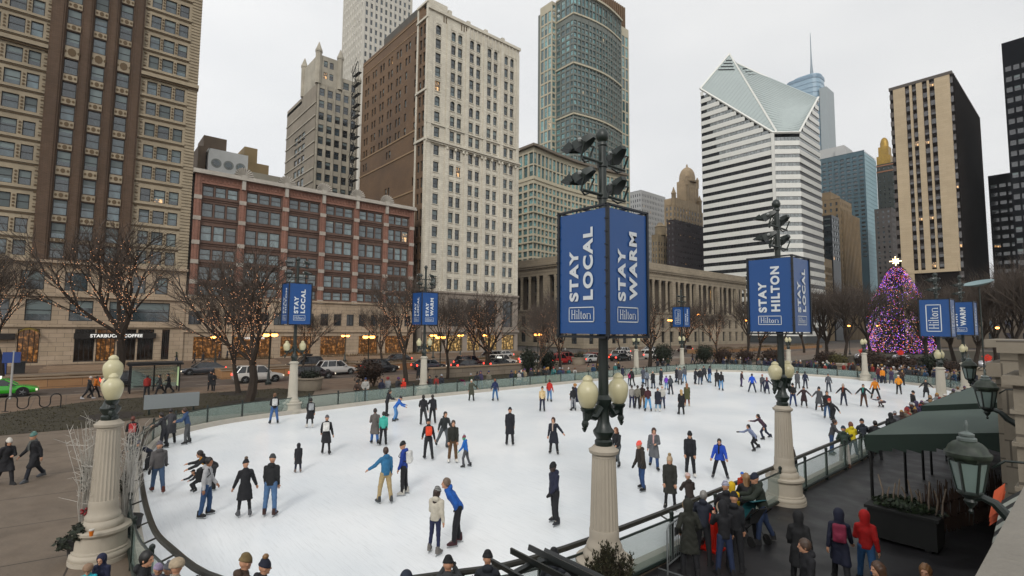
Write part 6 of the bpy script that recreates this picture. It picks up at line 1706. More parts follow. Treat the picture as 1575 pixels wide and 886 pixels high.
_far = [(957, 586, '#1a2138', 'navy', 'coat'), (968, 592, '#c2206f', 'magenta', 'jacket'), (973, 594, '#151519', 'black', 'jacket'), (989, 591, '#4a4d58', 'slate grey', 'coat'), (995, 595, '#6a717c', 'pale grey', 'jacket'),
        (1005, 598, '#15171f', 'black', 'coat'), (1016, 593, '#1f2630', 'dark blue', 'coat'), (1025, 600, '#6a2fae', 'purple', 'jacket'), (1032, 607, '#3c4249', 'dark grey', 'jacket'), (1040, 589, '#191a24', 'dark navy', 'coat'),
        (1046, 592, '#4d4c52', 'mid grey', 'coat'), (1053, 590, '#55565c', 'ash grey', 'jacket'), (1069, 591, '#232630', 'charcoal', 'coat'), (1077, 592, '#1b1c24', 'black', 'parka'), (1084, 587, '#2a2b30', 'dark', 'puffer'), (1091, 589, '#1c2745', 'blue', 'jacket')]
for i, (a, b_, c, nm, st_) in enumerate(_far):
    A_(a, b_, ['stand', 'stand2', 'glide', 'pocket', 'walk2'][i % 5], 160+37*(i % 3)-20, ('child' if nm in ('purple', 'magenta') else 'skater')+' in '+nm+' '+st_+', '+('beside the child in magenta' if a in (957, 973) else 'in the cluster left of small distant post' if a < 1050 else 'in the knot right of small distant post'), c, st_,
       ['#1b2030', '#30435e', '#17181c', '#5a86b0'][i % 4], [None, '#8a8d90', '#1a1b20', None][i % 4], h=1.35 if nm in ('purple', 'magenta') else 1.66+.05*(i % 4))

# ---- people on the near terrace, right
Z0 = .006
def T_(*a, **k): k.setdefault('feet', 'shoe'); k.setdefault('z', Z0); return person(*a, **k)
T_(1062, 886, 'pocket', 200, 'person in long dark olive parka with fur trimmed hood beside the steel barrier', '#22241d', 'hoodcoat', '#14151a', trim='#8a7048', h=1.72)
T_(1082, 866, 'lean', 170, 'grey haired man in navy jacket at the rail beside the red cone', '#161c2b', 'jacket', '#14151a', hair='#7d7a76', h=1.72)
T_(1116, 886, 'phone', 200, 'woman in black jacket with pale fur hood next to the red cone', '#121318', 'hood', '#1c2a48', trim='#b09a80', h=1.68)
T_(1131, 876, 'stand', 175, 'man in black jacket and black beanie at the rail, white soled shoes', '#14161b', 'jacket', '#14151a', '#121317', 'beanie', h=1.78, shoe='#1b1b1f')
T_(1120, 848, 'lean', 190, 'man in black with grey and purple knitted hat leaning on the rail', '#15161a', 'jacket', '#14151a', '#6a6a7a', 'beanie', kind='stripe', h=1.74)
T_(1128, 828, 'stand', 190, 'child with bright yellow hood between adults at the rail', '#c9a412', 'hood', '#1c2a48', h=1.5)
T_(1152, 828, 'lean', 190, 'woman in black coat with curly fair hair holding a child at the rail', '#14151a', 'coat', '#15161a', hair='#8a6a48', hairk='long', h=1.74)
T_(0, 0, 'stand', 170, 'toddler in blue cap and red jacket held at the rail', '#b03a1c', 'jacket', '#1c2a48', '#1a5fc0', 'cap', h=1.0, z=.62, headpx=(1141, 726))
T_(1178, 834, 'push', 285, 'man in olive green jacket, navy beanie and jeans at a pushchair', '#20281f', 'puffer', '#1b2c4a', '#161c30', 'beanie', h=1.84, gloves='#111114')
T_(0, 0, 'walk2', 185, 'woman in long black hooded coat carrying a black handbag', '#0f1013', 'hoodcoat', '#111215', h=1.7, headpx=(1228, 785))
T_(0, 0, 'stand2', 300, 'balding man in black jacket at the bottom of the terrace', '#121318', 'jacket', '#14151a', hair='#4a3a30', h=1.76, headpx=(1245, 828), skin='#b5876c')
T_(0, 0, 'walk', 180, 'woman in navy parka with fur hood walking next to a red jacket', '#151a30', 'hoodcoat', '#14151a', trim='#8a8a8c', h=1.7, headpx=(1290, 780), pack='#7a1f3a')
T_(0, 0, 'walk2', 185, 'woman in bright red hooded puffer jacket and blue jeans', '#b01210', 'hood', '#2f5a86', trim='#6a4a30', h=1.66, headpx=(1330, 784))
T_(0, 0, 'stand', 300, 'woman with long brown hair at the bottom edge of the terrace', '#1a1718', 'jacket', '#14151a', hair='#4a3426', hairk='long', h=1.66, headpx=(1357, 862))
T_(0, 0, 'stand', 350, 'fair haired woman with glasses at the bottom right of the terrace', '#17171b', 'coat', '#14151a', hair='#7a5634', hairk='long', h=1.66, headpx=(1424, 863))
T_(1300, 719, 'lean', 185, 'person in green jacket and white trousers leaning on the right rail', '#23352c', 'jacket', '#a9a39c', '#1d3040', 'beanie', h=1.7, shoe='#5a3a2a')
T_(1313, 708, 'lean', 200, 'woman in yellow jacket leaning on the right rail', '#c2ae10', 'jacket', '#1c2a48', hair='#6a3a22', hairk='long', h=1.68)
T_(1329, 703, 'lean', 190, 'man in dark blue grey jacket and hat leaning on the right rail', '#1d242e', 'jacket', '#15161a', '#17181c', 'beanie', h=1.7)
T_(1349, 706, 'lean', 185, 'person in black at the right rail just before the canopy corner', '#131418', 'coat', '#15161a', hair='#1b1411', h=1.7)
T_(1223, 742, 'lean', 250, 'person in tan hood peeking from behind the right pedestal', '#3a2f24', 'hood', '#15161a', h=1.6, trim='#c9b48a')
cr_ = random.Random(11)
CC_ = [('#15161a', 'black'), ('#1b2138', 'navy'), ('#2c2d31', 'charcoal'), ('#4a4b50', 'grey'), ('#3a2a22', 'brown'), ('#26301f', 'olive'), ('#5a1f28', 'wine red'), ('#6b6558', 'beige grey'), ('#1f3f5a', 'petrol blue'), ('#8a2a22', 'red'),
       ('#7a7d80', 'silver grey'), ('#20242e', 'ink'), ('#3d3350', 'plum'), ('#86775f', 'sand'), ('#a9a7a2', 'off white'), ('#2f6a6a', 'teal')]
HH_ = [(None, 'bare head'), ('#15161a', 'black hat'), ('#8d9094', 'grey hat'), ('#c4c0b8', 'white hat'), ('#7a2028', 'red hat'), ('#1c2c50', 'blue hat'), ('#a07a3a', 'tan hat'), ('#4a2f5a', 'purple hat')]
seen_ = set()
def crowd(x, y, where, face=0, pose=None, z=.0, feet='shoe', grp=None):
    for _ in range(200):
        c = CC_[cr_.choice([0, 0, 1, 1, 2, 2, 3, 4, 5, 6, 7, 8, 9, 10, 11, 11, 12, 13, 14, 15])]; hh = cr_.choice(HH_); st_ = cr_.choice(['jacket', 'coat', 'parka', 'puffer', 'hood'])
        if st_ == 'hood': hh = HH_[0]
        k = (c[1], hh[1], st_, where)
        if k not in seen_: break
    seen_.add(k)
    lab = 'person in %s %s, %s, %s' % (c[1], {'hood': 'hooded jacket', 'puffer': 'quilted jacket'}.get(st_, st_), 'hood up' if st_ == 'hood' else hh[1], where)
    person(0, 0, pose or cr_.choice(['stand', 'stand2', 'pocket', 'feet', 'phone', 'lean']), face+cr_.uniform(-35, 35), lab, c[0], st_, cr_.choice(['#17181c', '#1c2a48', '#2a3a55', '#232428']), hh[0],
           cr_.choice(['beanie', 'pom', 'beanie', 'fur']), hair=cr_.choice(['#1b1411', '#3a2218', '#6a4a30', '#8a6a48']), hairk=cr_.choice(['short', 'short', 'long']), skin=cr_.choice(['#b98a6e', '#a87b60', '#8f6247', '#6a4532']),
           h=cr_.uniform(1.55, 1.85), feet=feet, z=z, xy=(x, y), group=grp, lod=2)
for (a, b_) in ((1372, 655), (1381, 652), (1390, 650), (1398, 655), (1408, 650), (1416, 645), (1424, 648), (1432, 640), (1441, 636), (1380, 668), (1394, 664), (1410, 660), (1449, 628), (1368, 662), (1377, 658), (1384, 655), (1404, 653), (1413, 650), (1434, 644), (1387, 660), (1402, 646), (1420, 655), (1428, 652), (1437, 647), (1445, 641), (1456, 622), (1464, 618), (1472, 612), (1365, 672)):
    x, y, _ = gpt(a, b_+14, 0); crowd(max(x, -7.2), y, 'crowding the right rail by the canopy', 180, cr_.choice(['lean', 'stand', 'feet']), grp='spectators at the right rail')
# far left barrier, outside
for (a, b_, where) in ((571, 625, 0), (584, 624, 0), (613, 622, 0), (623, 621, 0), (636, 619, 0), (669, 613, 0), (678, 612, 0), (687, 611, 0), (693, 610, 0), (732, 604, 1), (740, 603, 1), (749, 603, 1), (757, 601, 1),
                       (792, 596, 1), (799, 596, 1), (808, 595, 1), (817, 594, 1), (829, 593, 1), (836, 592, 1), (844, 592, 1), (788, 597, 1), (803, 594, 1), (812, 597, 1), (824, 594, 1), (848, 593, 1), (853, 591, 2), (885, 588, 2), (905, 586, 2), (934, 582, 2), (861, 590, 2), (870, 590, 2), (878, 589, 2), (921, 583, 2), (913, 584, 2), (946, 581, 2), (952, 580, 2), (1012, 571, 2), (1020, 571, 2), (1028, 570, 2)):
    x, y, _ = gpt(a, b_, 0); x = min(x, -36.9 if y > 16 else -35.6)
    crowd(x, y, ('behind barrier left of second distant post', 'behind barrier below the lit trees', 'behind the far advertising boards')[where], 0, grp='spectators behind the far left barrier')
person(0, 0, 'stand', 0, 'spectator in bright red hood behind the barrier left of the second distant post', '#d0301a', 'hood', '#17181c', xy=(-36.6, 20.2), z=0, feet='shoe', h=1.6)
person(0, 0, 'stand', 0, 'spectator in turquoise coat behind the barrier below the bare lit trees', '#1f8f92', 'coat', '#17181c', xy=(-37.2, 33.2), z=0, feet='shoe', h=1.7)
# dense crowd behind the far boards
for i in range(84):
    t = i/83; ang = t
    x = -35.5+22*t+cr_.uniform(-.3, .3); base_y = 70.6 if -32 < x < -17 else (69.0 if x < -32 else 69.4)
    y = base_y+cr_.uniform(.1, 3.4)
    if abs(x+27.2) < 1 and abs(y-70.9) < 1: y += 1.6
    crowd(x, y, 'behind far boards '+('left of right banner post', 'under the brown shrubs', 'by distant two globe post')[min(2, int(t*3))], -20, grp='crowd behind the far boards')
for i in range(58):
    t = cr_.random(); x = -17+14*t*.9; y = 66.5+cr_.uniform(0, 9) - max(0, (x+11))*1.5
    if x > -9.5 and y < 58: y = 60
    if x > -8.4: x = -8.0+cr_.uniform(0, 3); y = cr_.uniform(52, 70)
    crowd(x, y, 'in the crowd below the decorated fir', -10, grp='crowd below the decorated fir')
for i in range(14):
    x, y = cr_.uniform(-34, -14), cr_.uniform(84, 100)
    crowd(x, y, 'far beyond the rink among trees', cr_.choice([90, 270, 180]), 'walk2', grp='people strolling beyond the rink')

# ---- street and plaza walkers
W_ = lambda *a, **k: person(*a, **{**dict(feet='shoe', z=0), **k})
W_(6, 745, 'walk2', 20, 'woman in black coat and white bobble hat walking on the left plaza', '#15151a', 'coat', '#17171b', '#c9c4ba', 'beanie', hair='#2b1a12', hairk='long', h=1.66)
W_(53, 738, 'walk', 300, 'man in long black coat with green striped hat and grey scarf on the left plaza', '#14151a', 'coat', '#131722', '#1f4a42', 'beanie', kind='stripe', scarf='#5a5d5a', h=1.8, shoe='#4a4c50')
W_(201, 700, 'walk2', 180, 'person in dark jacket with orange bag passing behind the left pedestal', '#1b1a1c', 'jacket', '#17181c', hair='#5a2a1c', h=1.7, pack='#a52a2a')
W_(134, 614, 'walk', 90, 'pedestrian in black jacket and cap on the left pavement', '#131418', 'jacket', '#14151a', '#b0aaa4', 'beanie', h=1.76, shoe='#a9a9ab')
W_(144, 612, 'walk', 90, 'pedestrian in orange jacket on the left pavement', '#c06a1a', 'jacket', '#14151a', hair='#2b1a12', h=1.74)
W_(225, 612, 'stand', 180, 'pedestrian in red top and black coat by the bus shelter', '#8a2018', 'puffer', '#14151a', hair='#1b1411', h=1.78)
W_(247, 607, 'walk', 270, 'pedestrian in black striding past the bus shelter', '#15161a', 'coat', '#14151a', hair='#1b1411', h=1.72)
W_(260, 605, 'walk2', 260, 'pedestrian in dark coat with pale bag at the end of the bus shelter', '#1c1c20', 'coat', '#17181c', hair='#1b1411', h=1.74)
W_(323, 601, 'stand', 10, 'pedestrian in dark coat standing close to another on the middle pavement', '#1d1d20', 'coat', '#17181c', '#2a2a30', 'beanie', h=1.78)
W_(328, 601, 'walk2', 350, 'shorter pedestrian in black coat on the middle pavement', '#15151a', 'coat', '#17181c', hair='#2b1a12', h=1.66)
W_(298, 559, 'walk2', 120, 'pedestrian in black on the far pavement beside the shop', '#17171b', 'jacket', '#17181c', hair='#1b1411', h=1.75)
W_(311, 559, 'walk', 100, 'pedestrian in dark grey on the far pavement beside the shop', '#26262a', 'coat', '#17181c', hair='#1b1411', h=1.75)
W_(643, 585, 'walk2', 180, 'pedestrian in black coat left of the second distant post', '#15161a', 'coat', '#17181c', '#2a2226', 'beanie', h=1.78, shoe='#a9a9ab')
for i, (a, b_) in enumerate(((272, 560), (336, 557), (348, 557), (357, 558), (905, 547), (1071, 560), (1078, 561), (1066, 559), (1082, 560), (870, 545), (1098, 561))):
    x, y, _ = gpt(a, b_, 0); crowd(x, y, 'on the far pavement across the street' if a < 900 else 'crossing beyond the small distant post', cr_.choice([90, 270]), 'walk2', grp='people on the far pavement')
# ---- heads along the bottom edge: people right below the camera terrace
W_(0, 0, 'stand', 330, 'small child in navy hooded coat below the left pedestal', '#141a38', 'hood', '#17181c', h=1.25, headpx=(160, 849), lod=0)
W_(0, 0, 'stand', 350, 'child in turquoise coat and furry brown animal hat at the bottom left', '#1aa0b0', 'coat', '#17181c', '#8a705a', 'fur', h=1.15, headpx=(137, 866), lod=0)
W_(0, 0, 'stand2', 80, 'bearded man with black hair and black coat at the bottom left', '#111216', 'jacket', '#17181c', hair='#0f0d0c', h=1.78, headpx=(219, 845), lod=0)
W_(0, 0, 'stand', 90, 'child in lilac hat beside the bearded man', '#5a5a66', 'jacket', '#17181c', '#8f829c', 'beanie', h=1.3, headpx=(237, 868), lod=0)
W_(0, 0, 'stand', 100, 'child in grey bobble hat beside the beige fur hat', '#4a4a50', 'jacket', '#17181c', '#6f7076', 'pom', h=1.32, headpx=(252, 868), lod=0)
W_(0, 0, 'stand', 160, 'person in beige fur hat at the bottom edge', '#8a7f70', 'coat', '#17181c', '#a3937c', 'fur', h=1.68, headpx=(269, 863), lod=0)
W_(0, 0, 'stand', 120, 'man in olive beanie and brown collar at the bottom edge', '#3a2a1f', 'jacket', '#17181c', '#6b5a3a', 'beanie', h=1.78, headpx=(370, 854), lod=0)
W_(0, 0, 'stand', 95, 'woman in navy hat with brown pompom at the bottom edge', '#202228', 'jacket', '#17181c', '#151a2c', 'pom', h=1.66, headpx=(399, 861), trim='#7a5a38', lod=0)
W_(0, 0, 'photo', 175, 'photographer in black hat and grey jacket at the bottom centre', '#2d3032', 'jacket', '#17181c', '#0f1012', 'beanie', h=1.72, headpx=(689, 857), lod=0)
W_(0, 0, 'stand', 180, 'person of whom only a dark hood shows at the bottom centre', '#1d2636', 'hood', '#17181c', h=1.62, headpx=(625, 880), lod=0)
W_(0, 0, 'lean', 180, 'person in dark coat seen behind the left side of the iron trellis', '#151a22', 'jacket', '#17181c', '#101114', 'beanie', h=1.7, headpx=(750, 851), lod=0)
W_(0, 0, 'lean', 180, 'person in black hat seen behind the right side of the iron trellis', '#1c2028', 'jacket', '#17181c', '#101114', 'beanie', h=1.7, headpx=(852, 847), lod=0)
# beyond the 300 people that show largest, the rest of the far crowd is one object
_pp = sorted([o for o in COL.objects if o.name.startswith('person')], key=lambda o: o.location.xy.length/max(.3, o.scale[0]))
_rest = [o for o in _pp[300:]]
if _rest:
    bpy.context.view_layer.update()
    Vs = []; LI = []; LT = []; MI = []; ms = []; off_ = 0
    for o in _rest:
        M0 = Matrix.LocRotScale(o.location, o.rotation_euler, o.scale)
        for ch in list(o.children):
            me = ch.data; M = M0 @ ch.matrix_local
            co = np.empty(len(me.vertices)*3, np.float32); me.vertices.foreach_get('co', co); co = co.reshape(-1, 3)
            A3 = np.array(M, np.float32); Vs.append(co @ A3[:3, :3].T + A3[:3, 3])
            li = np.empty(len(me.loops), np.int32); me.loops.foreach_get('vertex_index', li); LI.append(li+off_); off_ += len(co)
            lt = np.empty(len(me.polygons), np.int32); me.polygons.foreach_get('loop_total', lt); LT.append(lt)
            mi = np.empty(len(me.polygons), np.int32); me.polygons.foreach_get('material_index', mi)
            idx_ = []
            for k in range(max(1, len(ch.material_slots))):
                m = ch.material_slots[k].material
                if m not in ms: ms.append(m)
                idx_.append(ms.index(m))
            MI.append(np.array(idx_, np.int32)[mi])
            bpy.data.objects.remove(ch)
        bpy.data.objects.remove(o)
    Vs = np.concatenate(Vs); LI = np.concatenate(LI); LT = np.concatenate(LT); MI = np.concatenate(MI)
    me = bpy.data.meshes.new('crowd'); me.vertices.add(len(Vs)); me.vertices.foreach_set('co', Vs.ravel())
    me.loops.add(len(LI)); me.loops.foreach_set('vertex_index', LI); me.polygons.add(len(LT))
    st_ = np.zeros(len(LT), np.int32); st_[1:] = np.cumsum(LT)[:-1]; me.polygons.foreach_set('loop_start', st_)
    for m in ms: me.materials.append(m)
    me.polygons.foreach_set('material_index', MI); me.polygons.foreach_set('use_smooth', np.ones(len(LT), bool)); me.update(calc_edges=True); me.validate()
    tag(link('crowd', me), kind='stuff')
# ================================================================ bare trees with string lights
bark = mat('bark', '#32281f', .9, .3, 6)
twigm = mat('twig', '#4a4038', .9, .2, 5)
bulb = emis('bulb_warm', (1.0, .48, .24), 1.7)
def tree_protos(seed, h, spread, n1=5, lights=True, dense=1.0, vase=.55):
    rr = random.Random(seed); tr = MB(); tw = MB(); li = MB()
    segs = []
    def branch(p, d, l, r, lev):
        pts = [p]; q = p; dd = d
        n = 4 if lev < 3 else 3
        for i in range(n):
            dd = (dd+Vector((rr.gauss(0, .10), rr.gauss(0, .10), rr.gauss(.03 if lev else 0, .05)))).normalized()
            q = q+dd*(l/n); pts.append(q)
        r1 = r*(.6 if lev < 4 else .3)
        rad = [r+(r1-r)*i/n for i in range(n+1)]
        (tr if lev < 3 else tw).tube(pts, rad, 7 if lev == 0 else (5 if lev < 2 else 3), 0, lev < 2, lev == 0)
        if lights and lev in (1, 2, 3):
            for i in range(n):
                for _ in range({1: 5, 2: 4, 3: 2}[lev] if rr.random() < .8 else 0):
                    t = rr.random(); c = pts[i].lerp(pts[i+1], t); a = rr.uniform(0, 6.28)
                    li.octa((c.x+math.cos(a)*(r+.02), c.y+math.sin(a)*(r+.02), c.z), .0115)
        if lev == 5: return
        k = {0: n1, 1: 4, 2: 4, 3: 4, 4: 3}[lev]
        if lev >= 3: k = max(2, int(k*dense+rr.random()))
        for j in range(k):
            t = 1.0 if (j == 0) else rr.uniform(.35 if lev else .75, .98)
            i = min(n-1, int(t*n)); c = pts[i].lerp(pts[i+1], t*n-i)
            a = 2*PI*(j+rr.random()*.7)/k
            perp = Vector((math.cos(a), math.sin(a), 0)); s_ = (vase if lev == 0 else .62)*rr.uniform(.6, 1.25)*(0.35 if j == 0 and lev else 1)
            nd = (dd+perp*s_+Vector((0, 0, .12 if lev < 3 else -.02))).normalized()
            branch(c, nd, l*rr.uniform(.58, .82)*(1.25 if lev == 0 else 1), r*(.5 if j else .6), lev+1)
    branch(Vector((0, 0, -.1)), Vector((0, 0, 1)), h*.25, .17*h/10, 0)
    zm = max(q[2] for q in tw.v); rm = sorted(math.hypot(q[0], q[1]) for q in tw.v)[int(len(tw.v)*.97)]
    for m_ in (tr, tw, li): m_.v = [(q[0]*spread/rm, q[1]*spread/rm, q[2]*h/zm) for q in m_.v]
    return (tr.mesh('trunk', [bark]), tw.mesh('crown', [twigm]), li.mesh('string_lights', [bulb]) if lights else None)
PT = [tree_protos(1, 10.8, 5.4, 5, True, 1.45, .62), tree_protos(2, 10.3, 4.4, 5, True, 1.8, .5), tree_protos(3, 11, 3.9, 4, True, 2, .42), tree_protos(4, 13, 4.6, 5, False, 1.8, .5), tree_protos(9, 15, 5.2, 6, False, 1.6, .45)]
def tree(x, y, k, s, label, rz=0.0, sz=None, grp='bare trees round the rink'):
    rt = empty('bare_tree', (x, y, 0), rz, label, 'tree', grp); rt.scale = (s, s, sz or s)
    a = PT[k]; link('trunk', a[0], rt); link('crown', a[1], rt)
    if a[2]: tag(link('string_lights', a[2], rt), kind='stuff')
    return rt
tr_ = random.Random(21)
for i, (x, y, k, s, lab) in enumerate((
    (-42, 10.3, 0, 1.0, 'large bare tree on the lawn whose trunk stands left of the nearest left banner post'),
    (-47.6, 10.9, 1, .9, 'bare tree with thickly lit trunk right behind the large lawn tree'),
    (-70, 3.9, 0, 1.45, 'broad bare lit tree behind the left pedestal in the street median'),
    (-66, -4.6, 2, 1.35, 'bare tree with orange lights cut by the left picture edge'),
    (-46.1, 25.7, 1, .98, 'bare tree with dark forked trunk just left of the second distant post'),
    (-64, 21.5, 2, .85, 'bare tree with glowing lights in the median left of the nearest left banner post'),
    (-64.5, 32.5, 1, .85, 'median bare tree behind the black estate car'),
    (-47.4, 31.5, 2, .88, 'bare tree by the low stone wall just right of the second distant post'),
    (-48.6, 37.9, 0, .85, 'bare tree with thick low forks behind the low stone wall'),
    (-38.7, 36.7, 2, .72, 'slim bare tree close behind the far barrier left of centre'),
    (-44.6, 46.4, 1, .8, 'bare tree wrapped in bright lights left of the central banner'),
    (-46, 55, 2, .85, 'bare tree half behind the big central banner'),
    (-64.5, 48, 1, .9, 'bare lit tree in the median behind the white parked cars'),
    (-64, 62, 0, .9, 'bare lit tree in the median left of the central banner'),
    (-45, 66, 0, .8, 'bare tree with pink lit limbs right of the central pole'),
    (-46, 76, 1, .85, 'bare tree behind the small distant post with the boxed word'),
    (-64, 84, 2, 1.0, 'bare lit tree in front of the colonnade right of the central banner'),
    (-43.5, 84, 2, .9, 'dark bare tree right of the small distant post'),
    (-41, 93, 1, .95, 'tall bare tree left of the STAY HILTON banner'),
    (-36, 90, 3, .85, 'dark bare tree directly under the STAY HILTON banner'),
    (-31, 96, 3, .85, 'dark bare tree just right of the STAY HILTON banner'),
    (-27, 92, 4, .75, 'dark bare tree behind the brown shrubs'),
    (-37, 110, 4, .85, 'tall dark tree left of the decorated fir in the second row'),
    (-29, 113, 3, .9, 'dark bare tree standing close left of the decorated fir'),
    (-19, 104, 4, .8, 'dark bare tree in front of the right half of the decorated fir'),
    (-55, 120, 3, 1.0, 'bare tree in front of the right end of the colonnade'),
    (-62, 104, 1, 1.0, 'bare lit tree in front of the middle of the colonnade'),
    (-50, 140, 4, .9, 'tree at the foot of the diamond topped tower'),
    (-14.5, 96, 4, .8, 'tall bare tree behind the two right banner posts'),
    (-11.5, 90, 3, .8, 'bare tree right of the two right banner posts'),
    (-8.5, 98, 4, .85, 'dark bare tree above the stone balustrade'),
    (-5.5, 88, 4, .85, 'large dark bare tree at the right edge'),
    (-3, 100, 3, 1.0, 'dark bare tree at the far right behind another'),
    (-12.5, 118, 4, .9, 'bare tree far right in the third row'), (-5, 120, 4, 1.0, 'bare tree at the far right in the third row'))):
    s *= 1.28 if x > -50 and y > 20 else 1.12
    tree(x, y, k, s, lab, tr_.uniform(0, 6.2), s*tr_.uniform(.95, 1.08))

# ================================================================ shrubs, planters, decorated fir
def leafball(mb, c, r, n, size, rr, lo=.55, flat=0):
    for _ in range(n):
        v = Vector((rr.gauss(0, 1), rr.gauss(0, 1), rr.gauss(0, 1))).normalized()*(rr.uniform(lo, 1.0))
        p = Vector((c[0]+v.x*r[0]*(1+.15*math.sin(5*v.z+c[0])), c[1]+v.y*r[1], c[2]+v.z*r[2]))
        a = Vector((rr.gauss(0, 1), rr.gauss(0, 1), rr.gauss(0, 1))).normalized(); b = a.cross(v+Vector((.01, 0, 0))).normalized()
        s = size*rr.uniform(.6, 1.4)
        mb.add([tuple(p-a*s), tuple(p+b*s*.5), tuple(p+a*s), tuple(p-b*s*.5)], [(0, 1, 2, 3)])
def shrub_proto(seed, rx_, rz_, mt, n=2600, size=.09):
    rr = random.Random(seed); f = MB(); s = MB()
    for k in range(7): leafball(f, (rr.uniform(-.35, .35)*rx_, rr.uniform(-.35, .35)*rx_, rz_*rr.uniform(.75, 1.25)), (rx_*.72, rx_*.72, rz_*.72), n//7, size, rr, .3)
    for k in range(9):
        a = rr.uniform(0, 6.28); s.tube([(0, 0, 0), (.3*rx_*math.cos(a), .3*rx_*math.sin(a), rz_), (.6*rx_*math.cos(a), .6*rx_*math.sin(a), rz_*1.6)], [.04, .025, .01], 4)
    return f.mesh('foliage', [mt]), s.mesh('stem', [bark])
gl1 = mat('leaf_dark_green', '#1f2718', .8, .3, 3, vary=.45); gl2 = mat('leaf_brown', '#33241a', .85, .3, 3, vary=.45); gl3 = mat('leaf_olive', '#4a4523', .85, .3, 3, vary=.4)
SH = {'g': shrub_proto(1, 1.25, 1.3, gl1), 'b': shrub_proto(2, 1.3, 1.15, gl2), 'o': shrub_proto(3, 1.2, 1.1, gl3)}
def shrub(x, y, k, s, lab, sz=None):
    rt = empty('shrub', (x, y, 0), s*7, lab, 'shrub', 'shrubs beyond the rink'); rt.scale = (s, s, sz or s)
    link('foliage', SH[k][0], rt); link('stem', SH[k][1], rt)
for (x, y, k, s, lab, sz) in ((-45.4, 21.9, 'b', 1.35, 'round dark brown shrub on the lawn below the black estate car', 1.25), (-41.1, 38.0, 'g', 1.0, 'left one of two dark evergreen shrubs behind the far barrier', 1.45), (-41.4, 41.2, 'g', 1.05, 'right one of two dark evergreen shrubs behind the far barrier', 1.4),
    (-41.5, 64, 'g', 1.35, 'big round dark shrub just left of the small distant post', 1.5), (-40.5, 74, 'g', 1.3, 'dark shrub right of the small distant post', 1.4), (-38.5, 76.5, 'b', 1.4, 'brown shrub left of the STAY HILTON post', 1.35), (-36, 78.5, 'b', 1.4, 'brown shrub in the middle of the hedge row', 1.3), (-33, 80.0, 'b', 1.5, 'brown shrub close to the STAY HILTON pole', 1.4),
    (-26, 81, 'b', 1.5, 'reddish brown shrub right of the STAY HILTON globes', 1.4), (-24, 79.5, 'o', 1.3, 'olive yellow shrub right of the reddish brown one', 1.3), (-20.5, 78.5, 'b', 1.7, 'large dark brown shrub behind the two globe post', 1.5), (-17.5, 80.5, 'b', 1.6, 'dark shrub below the decorated fir', 1.3), (-14.8, 82, 'g', 1.4, 'dark green shrub under the right side of the fir', 1.2), (-12.2, 80, 'b', 1.4, 'brown shrub between the fir and the right banner posts', 1.1)):
    shrub(x, y, k, s, lab, sz)
# decorated fir
fx, fy = -27.85, 128.7
rt = empty('decorated_fir', (fx, fy, 0), 0, 'huge fir covered in purple, red and white lights with a glowing star', 'christmas tree')
rr = random.Random(8); ne = MB(); lg = MB(); HT = 19.2
def prof(t): return 6.5*(1-t)**.5*(1-.12*math.sin(9*t))*(1.0 if t > .06 else .75+4*t)
for k in range(15000):
    t = rr.random()**1.25; z = 1.2+(HT-1.2)*t; r = prof(t)*rr.uniform(.55, 1.02)*(1+.12*math.sin(rr.random()*6)); a = rr.uniform(0, 6.28)
    p = Vector((r*math.cos(a), r*math.sin(a), z)); o_ = Vector((math.cos(a), math.sin(a), -.35)).normalized(); sd_ = Vector((-math.sin(a), math.cos(a), rr.uniform(-.4, .4)))
    l = rr.uniform(.25, .6); ne.add([tuple(p-sd_*.13), tuple(p+sd_*.13), tuple(p+o_*l)], [(0, 1, 2)])
cols_ = [emis('light_violet', (.3, .12, 1), 3.2), emis('light_red', (1, .1, .06), 2.6), emis('light_white', (1, .7, .8), 2.6), emis('light_amber', (1, .4, .1), 2.6), emis('light_pink', (.8, .2, .7), 2.2)]
for k in range(4200):
    t = rr.random()**1.2; z = 1.4+(HT-1.6)*t; r = prof(t)*rr.uniform(.86, 1.06); a = rr.uniform(0, 6.28)
    if 0.15 < t < .7 and abs(((a+.9) % 6.28)-3.0) < .5 and rr.random() < .55: continue
    lg.octa((r*math.cos(a), r*math.sin(a), z), rr.uniform(.03, .05), rr.choice([0, 0, 0, 0, 1, 1, 2, 3, 3, 4]))
ne.build('foliage', [mat('fir_needles', '#161c16', .85, .3, 2, vary=.3)], rt, (0, 0, 0)); tag(lg.build('string_lights', cols_, rt, (0, 0, 0)), kind='stuff')
b = MB(); b.tube([(0, 0, 0), (0, 0, 18)], [.35, .06], 8); b.build('trunk', [bark], rt, (0, 0, 0))
b = MB(); dv = Vector((-fx, -fy, 0)).normalized(); sv = Vector((-dv.y, dv.x, 0))
for k in range(8):
    a = PI*k/4; l = 1.15 if k % 2 == 0 else .75
    e_ = sv*math.cos(a)+Vector((0, 0, 1))*math.sin(a)
    l *= .8; b.tube([Vector((0, 0, HT+.9)), Vector((0, 0, HT+.9))+e_*l], [.13, .04], 6); b.blob(tuple(Vector((0, 0, HT+.9))+e_*l), .09, 0, 6, 4)
b.blob((0, 0, HT+.9), .28, 0, 8, 6); b.build('star', [emis('star_gold', (1, .72, .38), 7)], rt, (0, 0, 0))

